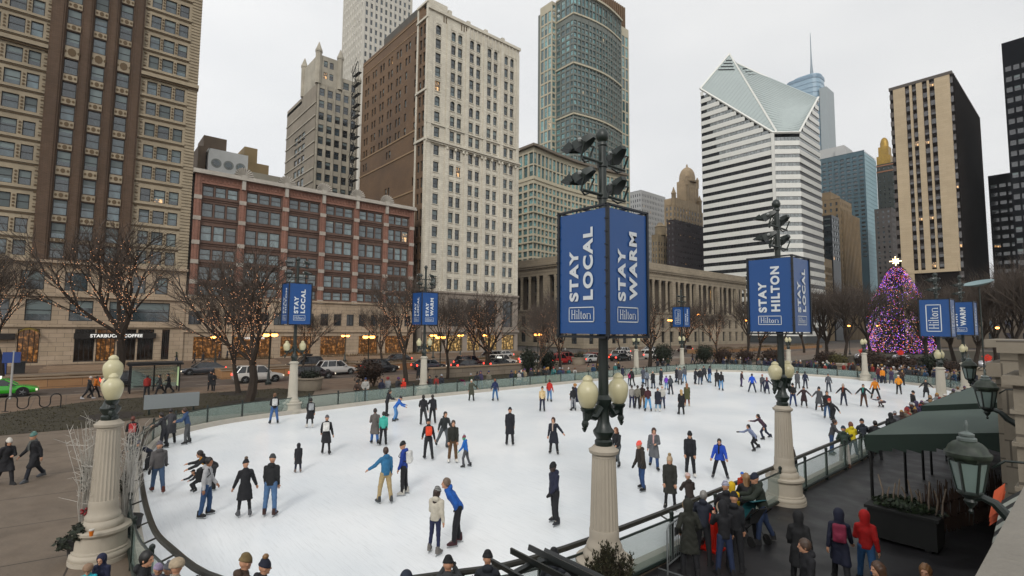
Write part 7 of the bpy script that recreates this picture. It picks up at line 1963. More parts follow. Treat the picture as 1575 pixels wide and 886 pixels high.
# ---- street median planters, low walls
wst = mat('lit_stone_wall', '#9a7550', .8, .15, .8, brick=(srgb('#8f6b48'), srgb('#5b4431'), 2.4, .9, .02))  # warm street lamp glow is put into the stone colour
for (y0, y1, lab) in ((-34, 8.5, 'long tan stone planter wall in the street median at left'), (12.5, 41, 'long tan stone planter wall in the median behind the white cars'), (45, 80, 'tan stone planter wall in the median left of the central banner'), (112, 190, 'tan stone planter wall in the median before the colonnade')):
    rt = empty('planter_wall', (-64, (y0+y1)/2, 0), 0, lab, 'wall')
    b = MB(); b.box(-65.8, y0, -.14, -62.2, y0+.35, .72); b.box(-65.8, y1-.35, -.14, -62.2, y1, .72); b.box(-62.55, y0+.35, -.14, -62.2, y1-.35, .72); b.box(-65.8, y0+.35, -.14, -65.45, y1-.35, .72); b.build('wall', [wst], rt)
    b = MB(); b.box(-62.65, y0-.05, .72, -62.12, y1+.05, .84); b.box(-65.88, y0-.05, .72, -65.35, y1+.05, .84); b.build('coping', [mat('coping_stone', '#8a7761', .8, .15, 1)], rt)
    b = MB(); b.box(-65.44, y0+.36, 0, -62.56, y1-.36, .6); b.build('soil', [soil], rt)
    gr2 = MB(); rg = random.Random(int(y1))
    for _ in range(int((y1-y0)*60)):
        x, y = rg.uniform(-65.3, -62.7), rg.uniform(y0+.5, y1-.5)
        if math.sin(y*.55)+.6*math.sin(y*1.7) < -.2: continue
        h_ = rg.uniform(.25, .8)*(1+.4*math.sin(y*.8)); a = rg.uniform(0, 6.28); ln = rg.uniform(.05, .3)
        gr2.add([(x-.03, y, .6), (x+.03, y, .6), (x+math.cos(a)*ln, y+math.sin(a)*ln, .6+h_)], [(0, 1, 2)])
    o = gr2.build('ornamental_grass', [mat('dry_grass', '#5f4a2b', .9, .3, 3, vary=.4)], rt); o['kind'] = 'stuff'
# raised beds in front of the left building
for (y0, y1, lab) in ((-26, -7.2, 'stepped stone bed before the bakery front'), (-2.6, 10.6, 'stepped stone bed before the coffee shop'), (14, 24, 'stepped stone bed before the left half of the red building'), (30, 52, 'stepped stone bed before the right half of the red building')):
    rt = empty('planter_bed', (-82.5, (y0+y1)/2, 0), 0, lab, 'planter')
    b = MB()
    for k in range(3): b.box(-84.5+.0, y0+.3*k, .0+.22*k, -80.6-.45*k, y1-.3*k, .22+.22*k)
    b.build('step', [mat('bed_stone', '#8a7560', .8, .15, 1)], rt)
    f = MB(); rg = random.Random(int(y0)+99)
    for _ in range(1500):
        x, y = rg.uniform(-84.3, -81.8), rg.uniform(y0+.7, y1-.7); h_ = rg.uniform(.2, .7); f.add([(x-.04, y, .6), (x+.04, y, .6), (x+rg.uniform(-.2, .2), y+rg.uniform(-.2, .2), .66+h_)], [(0, 1, 2)])
    o = f.build('plants', [MATS['dry_grass']], rt); o['kind'] = 'stuff'
rt = empty('low_wall', (-48.8, 40, 0), 0, 'low pale stone wall behind the spectators left of centre', 'wall')
b = MB(); b.box(-49.2, 30.3, 0, -48.4, 50.6, 1.05); b.build('wall', [mat('ramp_stone', '#85796a', .8, .15, .8, brick=(srgb('#7b7062'), srgb('#574e43'), 1.8, .5, .02))], rt); b = MB(); b.box(-49.3, 30.2, 1.05, -48.3, 50.7, 1.18); b.build('coping', [MATS['coping_stone']], rt)
def tub(x, y, s, lab):
    rt = empty('planter', (x, y, 0), 0, lab, 'planter', 'round stone planters'); rt.scale = (s, s, s)
    b = MB(); b.lathe([(.95, 0), (1.0, .1), (1.05, .55), (1.08, .95), (1.2, 1.0), (1.2, 1.12), (1.05, 1.13), (.95, 1.02)], 20); b.build('tub', [mat('tub_stone', '#8d8272', .8, .15, 2)], rt, (0, 0, 0))
    f = MB(); rg = random.Random(int(y)); leafball(f, (0, 0, 1.35), (1.0, 1.0, .4), 500, .1, rg)
    for k in range(26):
        a, r_ = rg.uniform(0, 6.28), rg.uniform(0, .7); q = (r_*math.cos(a), r_*math.sin(a)); f.tube([(q[0], q[1], 1.1), (q[0]*1.3, q[1]*1.3, 1.8+rg.uniform(0, .6))], [.03, .01], 3)
    f.build('plants', [gl1], rt, (0, 0, 0))
tub(-46.4, 16.3, 1, 'round stone planter of evergreens behind the nearest left banner post'); tub(-54.2, 60.5, 1, 'round stone planter on the kerb left of the central banner')
for (x, y, lab) in ((-22.8, 77, 'square stone plinth between the shrubs left of the two globe post'), (-13.5, 86, 'square stone planter below the fir'), (-11, 84.5, 'square stone planter right of the fir')):
    b = MB(); b.box(x-.9, y-.9, 0, x+.9, y+.9, 1.1); b.box(x-1.05, y-1.05, 1.1, x+1.05, y+1.05, 1.35); tag(b.build('stone_plinth', [MATS['tub_stone']]), lab, 'plinth')
# planters with giant silver baubles and a red bow
for (x, y, lab) in ((-10.6, 93, 'dark planter with giant silver baubles and red sprigs, left one'), (-7.6, 92, 'dark planter with giant silver baubles, right one by the balustrade'), (-27, 101, 'planter of white baubles lit purple behind the shrubs'), (-22, 102, 'planter of white baubles beyond the olive shrub')):
    rt = empty('bauble_planter', (x, y, 0), 0, lab, 'planter', 'planters with giant baubles')
    b = MB(); b.lathe([(1.0, 0), (1.3, .9), (1.35, 1.0), (1.2, 1.02)], 14); b.build('tub', [mat('tub_dark', '#1c1b1b', .6)], rt, (0, 0, 0))
    for k in range(5): b = MB(); a = 1.26*k; b.blob((.75*math.cos(a), .75*math.sin(a), 1.35), .5, 0, 12, 8); b.build('bauble', [mat('silver', '#c9c9cc', .3, metal=.5)], rt, (0, 0, 0))
    b = MB(); b.tube([(0, 0, 1), (.2, 0, 2.6)], [.12, .03], 5); leafball(b, (0, 0, 2.2), (.5, .5, .5), 120, .15, random.Random(3)); b.build('red_sprig', [mat('sprig_red', '#8a1410', .6, emit=(1, .08, .04), estr=.25)], rt, (0, 0, 0))

# ================================================================ street furniture
lampm = emis('lamp_orange', (1.0, .36, .07), 7.0)
def street_lamp(x, y, h, lab, double=True):
    rt = empty('street_lamp', (x, y, 0), 0, lab, 'street lamp', 'orange street lamps')
    b = MB(); b.lathe([(.3, 0), (.3, .25), (.16, .4), (.12, 1.0), (.07, 1.2), (.06, h), (.1, h+.05), (.03, h+.35)], 10)
    b.tube([(0, -.5, h-.05), (0, .5, h-.05)], .04, 5); b.build('pole', [green], rt, (0, 0, 0))
    for s_ in ((-1, 1) if double else (1,)):
        b = MB(); b.blob((0, s_*.38, h-.2), (.2, .33, .17), 0, 10, 6); b.build('lamp', [lampm], rt, (0, 0, 0))
        b = MB(); b.lathe([(.2, h-.08), (.1, h+.05), (.03, h+.18)], 8, (0, s_*.38, 0)); b.build('lamp_cap', [green], rt, (0, 0, 0))
for x, y, h, lab in ((-53.1, 14.7, 4.95, 'orange street lamp above the white car at left'), (-80, 15.2, 4.2, 'orange street lamp on the far pavement before the press cafe'), (-53.1, 24.9, 4.7, 'orange street lamp left of the second distant post'), (-80, 33.5, 4.3, 'small orange lamp on the far pavement left of the second distant post'),
    (-53.1, 34.2, 4.6, 'orange street lamp right of the second distant post'), (-80, 56, 4.3, 'orange lamp before the white tower entrance'), (-53.1, 50.6, 4.9, 'orange lamp left of the central banner by the red car'), (-80, -9, 4.4, 'orange lamp under the bakery sign'), (-80, 50, 4.3, 'orange lamp at the right end of the red building'),
    (-80, 62, 4.3, 'orange lamp before the gold lit shop windows'), (-54, 86, 7.5, 'tall orange lamp before the colonnade corner'), (-55, 120, 8, 'orange lamp before the right end of the colonnade'), (-56, 100, 9, 'orange lamp high before the colonnade centre'), (-40, 140, 7, 'lamp glowing among trees left of the fir'), (-33, 135, 7, 'lamp close left of the fir'), (-30, 150, 7.5, 'lamp behind the left side of the fir'), (-11, 108, 6.5, 'white hot street lamp right of the right banner posts')):
    street_lamp(x, y, h, lab)
# satellite-like reflector lamp above the right posts
rt = empty('reflector_lamp', (-9.0, 76, 0), 0, 'tall pole with a tilted pale disc reflector right of the right banner posts', 'lamp')
b = MB(); b.tube([(0, 0, 0), (0, 0, 10.6)], .08, 6); b.build('pole', [green], rt, (0, 0, 0)); b = MB(); b.lathe([(.02, -.0), (.8, .16), (1.35, .42), (1.35, .46), (.8, .22), (.02, .06)], 18); o = b.build('disc', [mat('disc_grey', '#6f8588', .4)], rt, (0, 0, 0)); o.location = (0, 0, 10.7); o.rotation_euler = (.25, -.15, 0)
# bike rack
rt = empty('bike_rack', (-46.6, -1.6, 0), 0, 'black wave shaped bicycle rack on the left pavement', 'bike rack')
b = MB(); pts = []
for k in range(61):
    t = k/60; ph = t*2.5; c = abs(math.sin(PI*ph+.0))
    z = .52+.44*math.cos(2*PI*(ph-.25)) if 0 < t < 1 else 0
    pts.append((0, -1.34+2.68*t, .12+.86*(.5-.5*math.cos(2*PI*ph)) if 0.0 < t < .999 else 0))
pts = [(0, -1.34, 0), (0, -1.34, .5)]
for j in range(5):
    cy = -1.34+.268+.536*j; sg_ = 1 if j % 2 == 0 else -1; cz = .7 if j % 2 == 0 else .38
    for k in range(9): a = PI-PI*k/8; pts.append((0, cy+.268*math.cos(a), cz+sg_*.268*math.sin(a)))
pts += [(0, 1.34, .4), (0, 1.34, 0)]
b.tube(pts, .035, 7); b.build('tube', [mat('rack_black', '#0f0f10', .4)], rt, (0, 0, 0)); b = MB(); b.box(-.15, -1.5, 0, .15, -1.18, .02); b.box(-.15, 1.18, 0, .15, 1.5, .02); b.build('base_plate', [MATS['rack_black']], rt, (0, 0, 0))
# bus shelter
rt = empty('bus_shelter', (-53.0, 5.6, 0), 0, 'black framed bus shelter with curved dark roof and glass panels', 'bus shelter')
b = MB()
for k in range(8): 
    a0, a1 = -.7+1.4*k/8, -.7+1.4*(k+1)/8
    b.quad((1.0*math.sin(a0), -1.9, 2.1+.45*math.cos(a0)), (1.0*math.sin(a1), -1.9, 2.1+.45*math.cos(a1)), (1.0*math.sin(a1), 1.9, 2.1+.45*math.cos(a1)), (1.0*math.sin(a0), 1.9, 2.1+.45*math.cos(a0)))
b.box(-.72, -1.95, 2.25, -.6, 1.95, 2.42); b.box(.6, -1.95, 2.25, .72, 1.95, 2.42); b.box(-.6, -1.9, 2.3, .6, 1.9, 2.36); b.build('roof', [mat('shelter_black', '#141416', .35)], rt, (0, 0, 0))
for q in ((-.6, -1.7), (-.6, 0), (-.6, 1.7), (.6, -1.7), (.6, 1.7)): b = MB(); b.box(q[0]-.05, q[1]-.05, 0, q[0]+.05, q[1]+.05, 2.3); b.build('post', [MATS['shelter_black']], rt, (0, 0, 0))
b = MB(); b.box(-.62, -1.65, .3, -.6, -.05, 2.1); b.box(-.62, .05, .3, -.6, 1.65, 2.1); b.build('glass_panel', [fence_glass], rt, (0, 0, 0)); b = MB(); b.box(-.5, -1.4, .45, -.15, 1.2, .5); b.build('bench', [MATS['shelter_black']], rt, (0, 0, 0))
b = MB(); b.box(-.5, 1.66, .4, .5, 1.76, 2.0); b.build('poster_case', [emis('poster_pale', (.5, .65, .35), .35)], rt, (0, 0, 0))
# clear panel on legs on the lawn, signs
rt = empty('info_panel', (-39.6, 5.2, 0), 0, 'long grey translucent panel on short legs on the lawn behind the barrier', 'panel')
b = MB(); b.box(-.04, -1.5, .35, .04, 1.5, 1.25); b.build('panel', [mat('frosted', '#8f9698', .25, alpha=.8)], rt, (0, 0, 0)); b = MB(); [b.box(-.06, q-.05, 0, .06, q+.05, .34) for q in (-1.2, 1.2)]; b.build('leg', [green], rt, (0, 0, 0))
rt = empty('street_sign', (-54.0, -3.2, 0), 0, 'blue sign on a pale post behind the green taxi at the left edge', 'sign')
b = MB(); b.tube([(0, 0, 0), (0, 0, 3.6)], .07, 6); b.build('post', [mat('post_grey', '#9a9a98', .5)], rt, (0, 0, 0)); b = MB(); b.box(-.04, -.6, 2.7, .06, .4, 3.5); b.build('sign_face', [mat('sign_blue', '#27407c', .5)], rt, (0, 0, 0))
for (x, y, c, lab) in ((-80.5, -5.8, '#23407f', 'blue litter box before the bakery'), (-80.5, -4.3, '#16181a', 'black litter box before the bakery'), (-79.6, 27.5, '#141416', 'black litter box on the far pavement')):
    b = MB(); b.box(x-.5, y-.55, 0, x+.5, y+.55, 1.25); b.box(x-.55, y-.6, 1.25, x+.55, y+.6, 1.38); b.box(x+.5, y-.35, .9, x+.53, y+.35, 1.12, 1); tag(b.build('litter_box', [mat('lb_'+c[1:], c, .5), MATS['rack_black']]), lab, 'litter box')
# tan parked-up roof boxes far away are left out
# ================================================================ cars
tyre = mat('tyre', '#121212', .85); rim = mat('rim', '#8d8f90', .35, metal=.6); carglass = mat('car_glass', '#0d1113', .06, spec=.9); redl = emis('tail_light', (1, .05, .03), 3.5); headl = mat('head_light', '#c9c6bd', .15, emit=(1, .85, .6), estr=.6)
_cm = {}
def car_meshes(kind):
    if kind in _cm: return _cm[kind]
    suv = kind == 'suv'; L_ = 4.75; W2 = .93; zr = 1.72 if suv else 1.42; zb_ = 1.05 if suv else .92
    # stations: x, z bottom, z belt, half width
    S = [(-2.35, .42, zb_-.12, .74), (-2.28, .32, zb_-.02, .86), (-1.9, .26, zb_, .92), (-.9, .22, zb_+.0, W2), (.5, .22, zb_-.03, W2), (1.05, .24, zb_-.06, .92), (1.7, .26, zb_-.14, .9), (2.15, .3, zb_-.24, .84), (2.36, .4, zb_-.38, .7)]
    def ring(x, z0, z1, w): m = (z0+z1)/2; return [(x, -w*.9, z0), (x, w*.9, z0), (x, w, z0+.12), (x, w*1.0, m+.05), (x, w*.93, z1-.03), (x, w*.84, z1), (x, -w*.84, z1), (x, -w*.93, z1-.03), (x, -w, m+.05), (x, -w, z0+.12)]
    b = MB(); v = [q for s in S for q in ring(*s)]; n = 10
    b.add(v, [tuple(range(n-1, -1, -1)), tuple(range(len(v)-n, len(v)))] + [(n*i+j, n*i+(j+1) % n, n*i+n+(j+1) % n, n*i+n+j) for i in range(len(S)-1) for j in range(n)], 0, True)
    body = b
    # greenhouse
    rear = (-2.2, -1.75) if suv else (-2.0, -1.2); fr = (1.05, .35)
    zt = zr-.06; wt = .70; wb_ = .80; zq = zb_-.03
    g = MB(); g.add([(rear[0], -wb_, zq), (fr[0], -wb_, zq-.02), (fr[0], wb_, zq-.02), (rear[0], wb_, zq), (rear[1], -wt, zt), (fr[1], -wt, zt), (fr[1], wt, zt), (rear[1], wt, zt)],
                    [(0, 1, 5, 4), (1, 2, 6, 5), (2, 3, 7, 6), (3, 0, 4, 7), (4, 5, 6, 7)], 0)
    body.add([(rear[1]-.05, -wt-.02, zt), (fr[1]+.05, -wt-.02, zt), (fr[1]+.05, wt+.02, zt), (rear[1]-.05, wt+.02, zt), (rear[1]+.1, -wt*.86, zr+.01), (fr[1]-.1, -wt*.86, zr), (fr[1]-.1, wt*.86, zr), (rear[1]+.1, wt*.86, zr+.01)],
             [(0, 1, 5, 4), (1, 2, 6, 5), (2, 3, 7, 6), (3, 0, 4, 7), (4, 5, 6, 7), (3, 2, 1, 0)], 0)
    for s in (-1, 1):
        for (xa, xb) in ((rear[0], rear[1]), (fr[0], fr[1])): body.tube([(xa, s*wb_, zq), (xb, s*(wt+.01), zt)], .05, 4)
        body.tube([(-.35, s*(wb_+.01), zq), (-.3, s*(wt+.015), zt)], .04, 4)
        if suv: body.tube([(-1.35, s*(wb_+.01), zq), (-1.25, s*(wt+.015), zt)], .05, 4)
        body.box(.62, s*.93-(.0 if s > 0 else .16), zb_-.02, .82, s*.93+(.16 if s > 0 else 0), zb_+.12)
    arch = MB()
    arch.add([(.41*math.cos(t), 0, .41*math.sin(t)) for t in np.linspace(0, 2*PI, 17)[:-1]], [tuple(range(16))], 0); sill = MB(); sill.box(-1.0, -.008, .2, 1.0, .008, .32)
    wh = []
    ty = MB(); ty.lathe([(.24, -.1), (.33, -.1), (.34, -.06), (.34, .06), (.33, .1), (.24, .1)], 18)
    ri = MB(); ri.lathe([(.05, -.09), (.23, -.09), (.24, -.02), (.24, .09), (.1, .07), (.04, .1)], 18)
    for k in range(5): a = 2*PI*k/5; ri.tube([(.04*math.cos(a), .04*math.sin(a), .1), (.22*math.cos(a), .22*math.sin(a), .08)], .03, 4)
    tl = MB(); hl = MB()
    for s in (-1, 1):
        y0, y1 = sorted((s*.62, s*.87)); tl.box(-2.36, y0, zb_-.32, -2.24, y1, zb_-.1); hl.box(2.14, *(sorted((s*.5, s*.82))[0],), zb_-.5, 2.30, sorted((s*.5, s*.82))[1], zb_-.34)
    _cm[kind] = (body.mesh('body', [None]), g.mesh('glass', [carglass]), arch.mesh('wheel_arch', [tyre]), ty.mesh('tyre', [tyre]), ri.mesh('rim', [rim]), tl.mesh('tail_light', [redl]), hl.mesh('head_light', [headl]), sill.mesh('sill', [tyre]))
    return _cm[kind]
def car(x, y, kind, colr, lab, north=True, taxi=False):
    m = car_meshes(kind); rt = empty('parked_car' if abs(x) > 66 else 'car', (x, y, -.14), PI/2 if north else -PI/2, lab, 'car', 'cars on the avenue')
    p = mat('paint_'+colr[1:], colr, .25, .03, 1, coat=.6)
    link('body', m[0], rt, mats=[p]); link('glass', m[1], rt); [link('sill', m[7], rt, (0, s*.932, 0)) for s in (-1, 1)]; [link('wheel_arch', m[2], rt, (wx, s*.935, .36)) for wx in (-1.42, 1.42) for s in (-1, 1)]; link('tail_light', m[5], rt); link('head_light', m[6], rt)
    for wx in (-1.42, 1.42):
        for s in (-1, 1):
            w_ = link('wheel', m[3], rt, (wx, s*.85, .34), (-s*PI/2, 0, 0)); link('rim', m[4], w_)
    if taxi:
        b = MB(); b.box(-.25, -.35, 1.42, .1, .35, 1.6); b.build('roof_sign', [emis('taxi_sign', (.9, .9, .8), .8)], rt, (0, 0, 0))
car(-57.6, -4.1, 'sedan', '#2f9a1f', 'bright green taxi with roof sign at the left edge', True, True)
car(-60.4, 4.6, 'sedan', '#26282b', 'dark grey car with red tail lights behind the bus shelter')
car(-57.4, 14.9, 'suv', '#b9b6b0', 'white estate car in the nearest lane left of the nearest left banner post')
car(-57.8, 20.6, 'sedan', '#2a1c1f', 'dark maroon saloon right of the white estate car')
car(-60.9, 24.5, 'suv', '#b0aeaa', 'white estate car in the second lane behind the maroon saloon')
car(-60.5, 30.0, 'suv', '#15171b', 'black estate car with roof rails left of the second distant post')
car(-60.6, 37.3, 'sedan', '#33363f', 'slate grey saloon right of the second distant post')
car(-57.3, 41.5, 'sedan', '#2b2427', 'dark saloon in the queue behind the low stone wall')
car(-60.8, 44.3, 'suv', '#3a1416', 'dark wine red car in the queue behind the low stone wall')
car(-57.5, 47.2, 'sedan', '#1c1d20', 'black saloon with a yellow roof box in the queue', True, True)
car(-60.8, 50.4, 'suv', '#b8b4ae', 'white estate car with glowing lights at the end of the low wall')
car(-57.4, 54, 'sedan', '#b8b6b2', 'white saloon in the nearest lane behind the two evergreens')
car(-60.8, 56.8, 'suv', '#aeb0b2', 'silver white estate car behind the red one')
car(-57.6, 59.6, 'suv', '#9a1512', 'bright red estate car left of the central banner')
car(-60.8, 64.8, 'suv', '#7a1a16', 'red estate car in the second lane left of the central banner')
car(-57.6, 67.5, 'sedan', '#b5b5b3', 'white saloon just left of the central pole')
car(-60.7, 72, 'sedan', '#8a1512', 'red saloon just right of the central pole')
car(-57.6, 75.5, 'sedan', '#1a2320', 'dark green saloon right of the central pole')
car(-60.8, 80, 'suv', '#b9b7b2', 'white estate car left of the hidden distant post')
car(-57.6, 86, 'suv', '#b9b7b2', 'white estate car right of the hidden distant post')
for (x, y, k, c, lab) in ((-70, 12, 'sedan', '#3a3d42', 'grey car in the far lanes left of the STAY LOCAL distant post'), (-70.2, 24, 'suv', '#24272c', 'dark estate car in the far lanes behind the white ones'), (-75, 40, 'sedan', '#2a2b2e', 'dark car parked at the far kerb before the red building'), (-70, 55, 'suv', '#6a6c70', 'grey estate car in the far lanes before the white tower'), (-75, 62, 'sedan', '#b5b3ae', 'white car at the far kerb before the gold lit shop'),
    (-70, 73, 'sedan', '#30343a', 'dark car in the far lanes behind the central banner'), (-70, 92, 'suv', '#b5b3ae', 'white car on the far lanes before the colonnade corner'), (-75, 110, 'sedan', '#a9aaa8', 'pale car parked before the colonnade'), (-70, 118, 'suv', '#3a1a18', 'dark red car before the colonnade')):
    car(x, y, k, c, lab, False)

# ================================================================ right side: canopy, terrace wall, lanterns
canm = mat('canopy_cloth', c8(62, 77, 70), .75, .10, .7, bump=.15, bscale=3, stretch=(1, .25, 1)); canf = mat('canopy_valance', '#0d2118', .8, .15, 3)
def canopy(y0, y1, lab, zl, zh, posts):
    rt = empty('canopy', (-3.2, y0, 0), 0, lab, 'canopy', 'green canopies beside the rink')
    b = MB(); nx_, ny_ = 10, 10; v = []
    for j in range(ny_+1):
        for i in range(nx_+1):
            x = -4.95+(-.9+4.95)*i/nx_; y = y0+(y1-y0)*j/ny_; z = zl+(zh-zl)*i/nx_-.03*math.sin(PI*i/nx_)*math.sin(PI*j/ny_)
            v.append((x, y, z))
    b.add(v, [(j*(nx_+1)+i, j*(nx_+1)+i+1, (j+1)*(nx_+1)+i+1, (j+1)*(nx_+1)+i) for j in range(ny_) for i in range(nx_)], 0, True)
    b.add([(p[0], p[1], p[2]-.03) for p in v], [((j+1)*(nx_+1)+i, (j+1)*(nx_+1)+i+1, j*(nx_+1)+i+1, j*(nx_+1)+i) for j in range(ny_) for i in range(nx_)], 0, True)
    b.build('roof', [canm], rt)
    b = MB()
    n = 12
    for i in range(n):
        xa, xb = -4.95+4.05*i/n, -4.95+4.05*(i+1)/n; za, zb2 = zl+(zh-zl)*i/n, zl+(zh-zl)*(i+1)/n; d = .42+.03*math.sin(i*2.1); dn = .42+.03*math.sin((i+1)*2.1)
        b.quad((xa, y0-.02, za-d), (xb, y0-.02, zb2-dn-.1), (xb, y0-.02, zb2), (xa, y0-.02, za)); b.quad((xa, y1+.01, za), (xb, y1+.01, zb2), (xb, y1+.01, zb2-.35), (xa, y1+.01, za-.35))
    for j in range(n): ya, yb = y0+(y1-y0)*j/n, y0+(y1-y0)*(j+1)/n; b.quad((-4.97, yb, zl-.36), (-4.97, ya, zl-.36), (-4.97, ya, zl), (-4.97, yb, zl))
    b.build('valance', [canf], rt)
    for (x, y) in posts:
        b = MB(); b.tube([(x, y, 0), (x, y, zl-.1+.12*(x+4.9))], .045, 6); b.build('post', [MATS['rack_black']], rt)
canopy(18.4, 25.5, 'nearest green cloth canopy with dark valance and thin posts', 2.55, 3.28, ((-4.85, 18.5), (-4.9, 22.6), (-4.9, 25.2), (-1.6, 18.6)))
canopy(25.75, 33.2, 'second green cloth canopy behind the nearest one', 2.75, 3.45, ((-4.85, 26.3), (-4.9, 29.5), (-4.9, 33)))
canopy(33.5, 38.5, 'farthest low green canopy edge by the right lamp post', 2.7, 3.3, ((-4.85, 34), (-4.9, 38)))
wstone = mat('terrace_stone', '#80786a', .8, .16, .9, bump=.25, bscale=12, brick=(srgb('#786f61'), srgb('#544d43'), 1.3, .62, .02))
wst2 = mat('coping_pale', '#78736a', .75, .14, 1.4, bump=.3, bscale=25)
rt = empty('terrace_wall', (-.3, 10, 0), 0, 'pale stone terrace wall with pedestals and scroll at the right edge', 'wall')
b = MB(); b.box(-.2, -3, 0, .6, 5.9, 4.72); b.box(-.55, 9.3, 0, 2, 45, 4.3); b.box(-1.75, 17.2, 0, -.3, 21.5, 4.6); b.build('wall', [wstone], rt)
b = MB(); b.box(-.86, 9.55, 3.2, .4, 10.9, 5.0); b.box(-.95, 9.45, 5.0, .5, 11.0, 5.12); b.box(-.8, 9.65, 5.12, .4, 10.8, 5.42); b.box(-.98, 9.4, 5.42, .5, 11.05, 5.58)
for zz in (3.62, 4.2, 4.62): b.box(-.90, 9.5, zz, -.5, 10.95, zz+.05)
b.build('pedestal', [wstone], rt)
b = MB(); b.box(-1.95, 18.2, 0, -.6, 20.2, 4.55); b.box(-2.1, 18.0, 4.55, -.5, 20.4, 4.9); b.box(-1.85, 18.3, 4.9, -.6, 20.1, 5.3); b.box(-2.1, 18.0, 5.3, -.5, 20.4, 5.5); b.build('pedestal', [wstone], rt)
b = MB(); P = []
for k in range(16): a = -.2+k*.32; r_ = .75-.035*k; P.append((-.55, 11.9+r_*math.cos(a)*.8, 4.5+r_*math.sin(a)))
b.tube(P, [.2-.006*k for k in range(16)], 8); b.build('scroll', [wst2], rt)
b = MB(); b.box(-.325, -3, 4.72, .75, 5.6, 4.9); b.build('coping', [wst2], rt)
b = MB(); b.box(-.7, 11.2, 4.3, .3, 17, 4.5); b.box(-.7, 21.6, 4.3, .3, 45, 4.5); b.box(-.75, 11.2, 5.2, .35, 17.0, 5.35); b.box(-.75, 21.6, 5.2, .35, 45, 5.35); b.build('balustrade_rail', [wst2], rt)
for k in range(40):
    y = 11.6+.42*k if k < 13 else 22.2+.42*(k-13)
    b = MB(); b.lathe([(.11, 4.5), (.11, 4.56), (.07, 4.62), (.13, 4.8), (.12, 4.9), (.06, 5.05), (.09, 5.14), (.11, 5.2)], 8, (-.2, y, 0)); b.build('baluster', [wst2], rt)
pat = mat('green_patina', '#1f281f', .5, .3, 6, second='#2e382c'); lg_glass = mat('lantern_glass', '#6f807b', .25, .1, 3, alpha=.9)
def lantern(x, y, z, s, lab, wallx, wy=None):
    """six sided wall lantern; z is the middle of its glass"""
    rt = empty('wall_lantern', (x, y, z), 0, lab, 'lantern', 'wall lanterns on the terrace wall'); rt.scale = (s, s, s); K = .7
    b = MB(); b.lathe([(.02, .86), (.035, .82), (.045, .76), (.025, .72), (.03, .68), (.1, .66), (.15, .64), (.15, .61), (.12, .6), (.19, .57), (.19, .53), (.14, .52)][::-1], 18, sx=K, sy=K)
    b.build('finial', [mat('finial_grey', '#59625f', .45, .2, 5)], rt, (0, 0, 0))
    b = MB(); b.lathe([(.43, .26), (.45, .29), (.45, .33), (.40, .36), (.36, .43), (.28, .49), (.18, .53), (.1, .54)], 18, sx=K, sy=K); b.lathe([(.36, .19), (.4, .22), (.43, .26)], 6, (0, 0, 0), 0, False, None, K, K); b.build('hood', [pat], rt, (0, 0, 0))
    fr = MB(); pn = MB()
    for k in range(6):
        a0, a1 = 2*PI*k/6+.2, 2*PI*(k+1)/6+.2; r1, r0 = .36*K, .23*K
        t0, t1, b0, b1 = (r1*math.cos(a0), r1*math.sin(a0), .2), (r1*math.cos(a1), r1*math.sin(a1), .2), (r0*math.cos(a0), r0*math.sin(a0), -.3), (r0*math.cos(a1), r0*math.sin(a1), -.3)
        fr.tube([b0, t0], .022, 4); fr.tube([b0, b1], .02, 4); fr.tube([t0, t1], .02, 4)
        pn.quad(b0, b1, t1, t0)
    fr.lathe([(.03, -.66), (.05, -.62), (.02, -.58), (.1, -.5), (.13, -.46), (.1, -.42), (.16, -.38), (.25, -.33), (.25, -.3), (.2, -.29)], 12, sx=K, sy=K)
    fr.lathe([(.03, -.28), (.03, .1), (.05, .12)], 6); fr.build('frame', [green], rt, (0, 0, 0)); pn.build('lantern_glass', [lg_glass], rt, (0, 0, 0))
    b = MB(); wx = (wallx-x)/s; b.tube([(0, 0, -.42), (.15, 0, -.36), (.3, 0, -.42), (.45, 0, -.6), (.62, 0, -.72), (.85, 0, -.7), (wx, 0, -.62)], [.05, .06, .07, .085, .095, .09, .1], 8)
    b.tube([(.3, 0, .0+.15), (.45, 0, .28), (.7, 0, .3), (wx, 0, .22)], .02, 5); b.lathe([(.16, -.8), (.18, -.76), (.18, -.5), (.14, -.45)], 10, (wx-.04, 0, 0)); b.build('bracket', [green], rt, (0, 0, 0))
lantern(-.93, 6.55, 4.36, .57, 'nearest wall lantern with domed green hood, low at the right', -.3)
lantern(-1.46, 12.35, 4.54, .57, 'middle wall lantern on a curved arm in front of the canopy', -.55)
lantern(-2.72, 20.2, 4.5, .62, 'farthest small wall lantern beside the stone pedestal', -1.9)
# striped awning and orange cloth under the near wall
rt = empty('striped_awning', (-.9, 6.9, 3.6), 0, 'black and white striped awning at the lower right', 'awning')
b = MB(); n = 15
for k in range(n):
    for q in range(6):
        f = lambda i, j: (-.80+.5*j/6-.12*math.sin(2*j/6)*(1-i/n), 5.9+1.45*i/n+.25*j/6, 3.55+.42*i/n+.30*math.sin(1.5*j/6))
        b.quad(f(k, q), f(k+1, q), f(k+1, q+1), f(k, q+1), k % 2)
b.build('stripes', [mat('awning_black', '#0f100f', .7), mat('awning_grey', '#8f9289', .7)], rt)
b = MB(); leafless = [b.quad((-.9, 7.3, 3.70+.04*k), (-.82, 7.36, 3.78+.04*k), (-.8, 7.7, 4.0+.04*k), (-.88, 7.6, 3.92+.04*k), 0) for k in range(3)]; b.build('orange_lining', [mat('orange_cloth', '#a03c0e', .7)], rt)
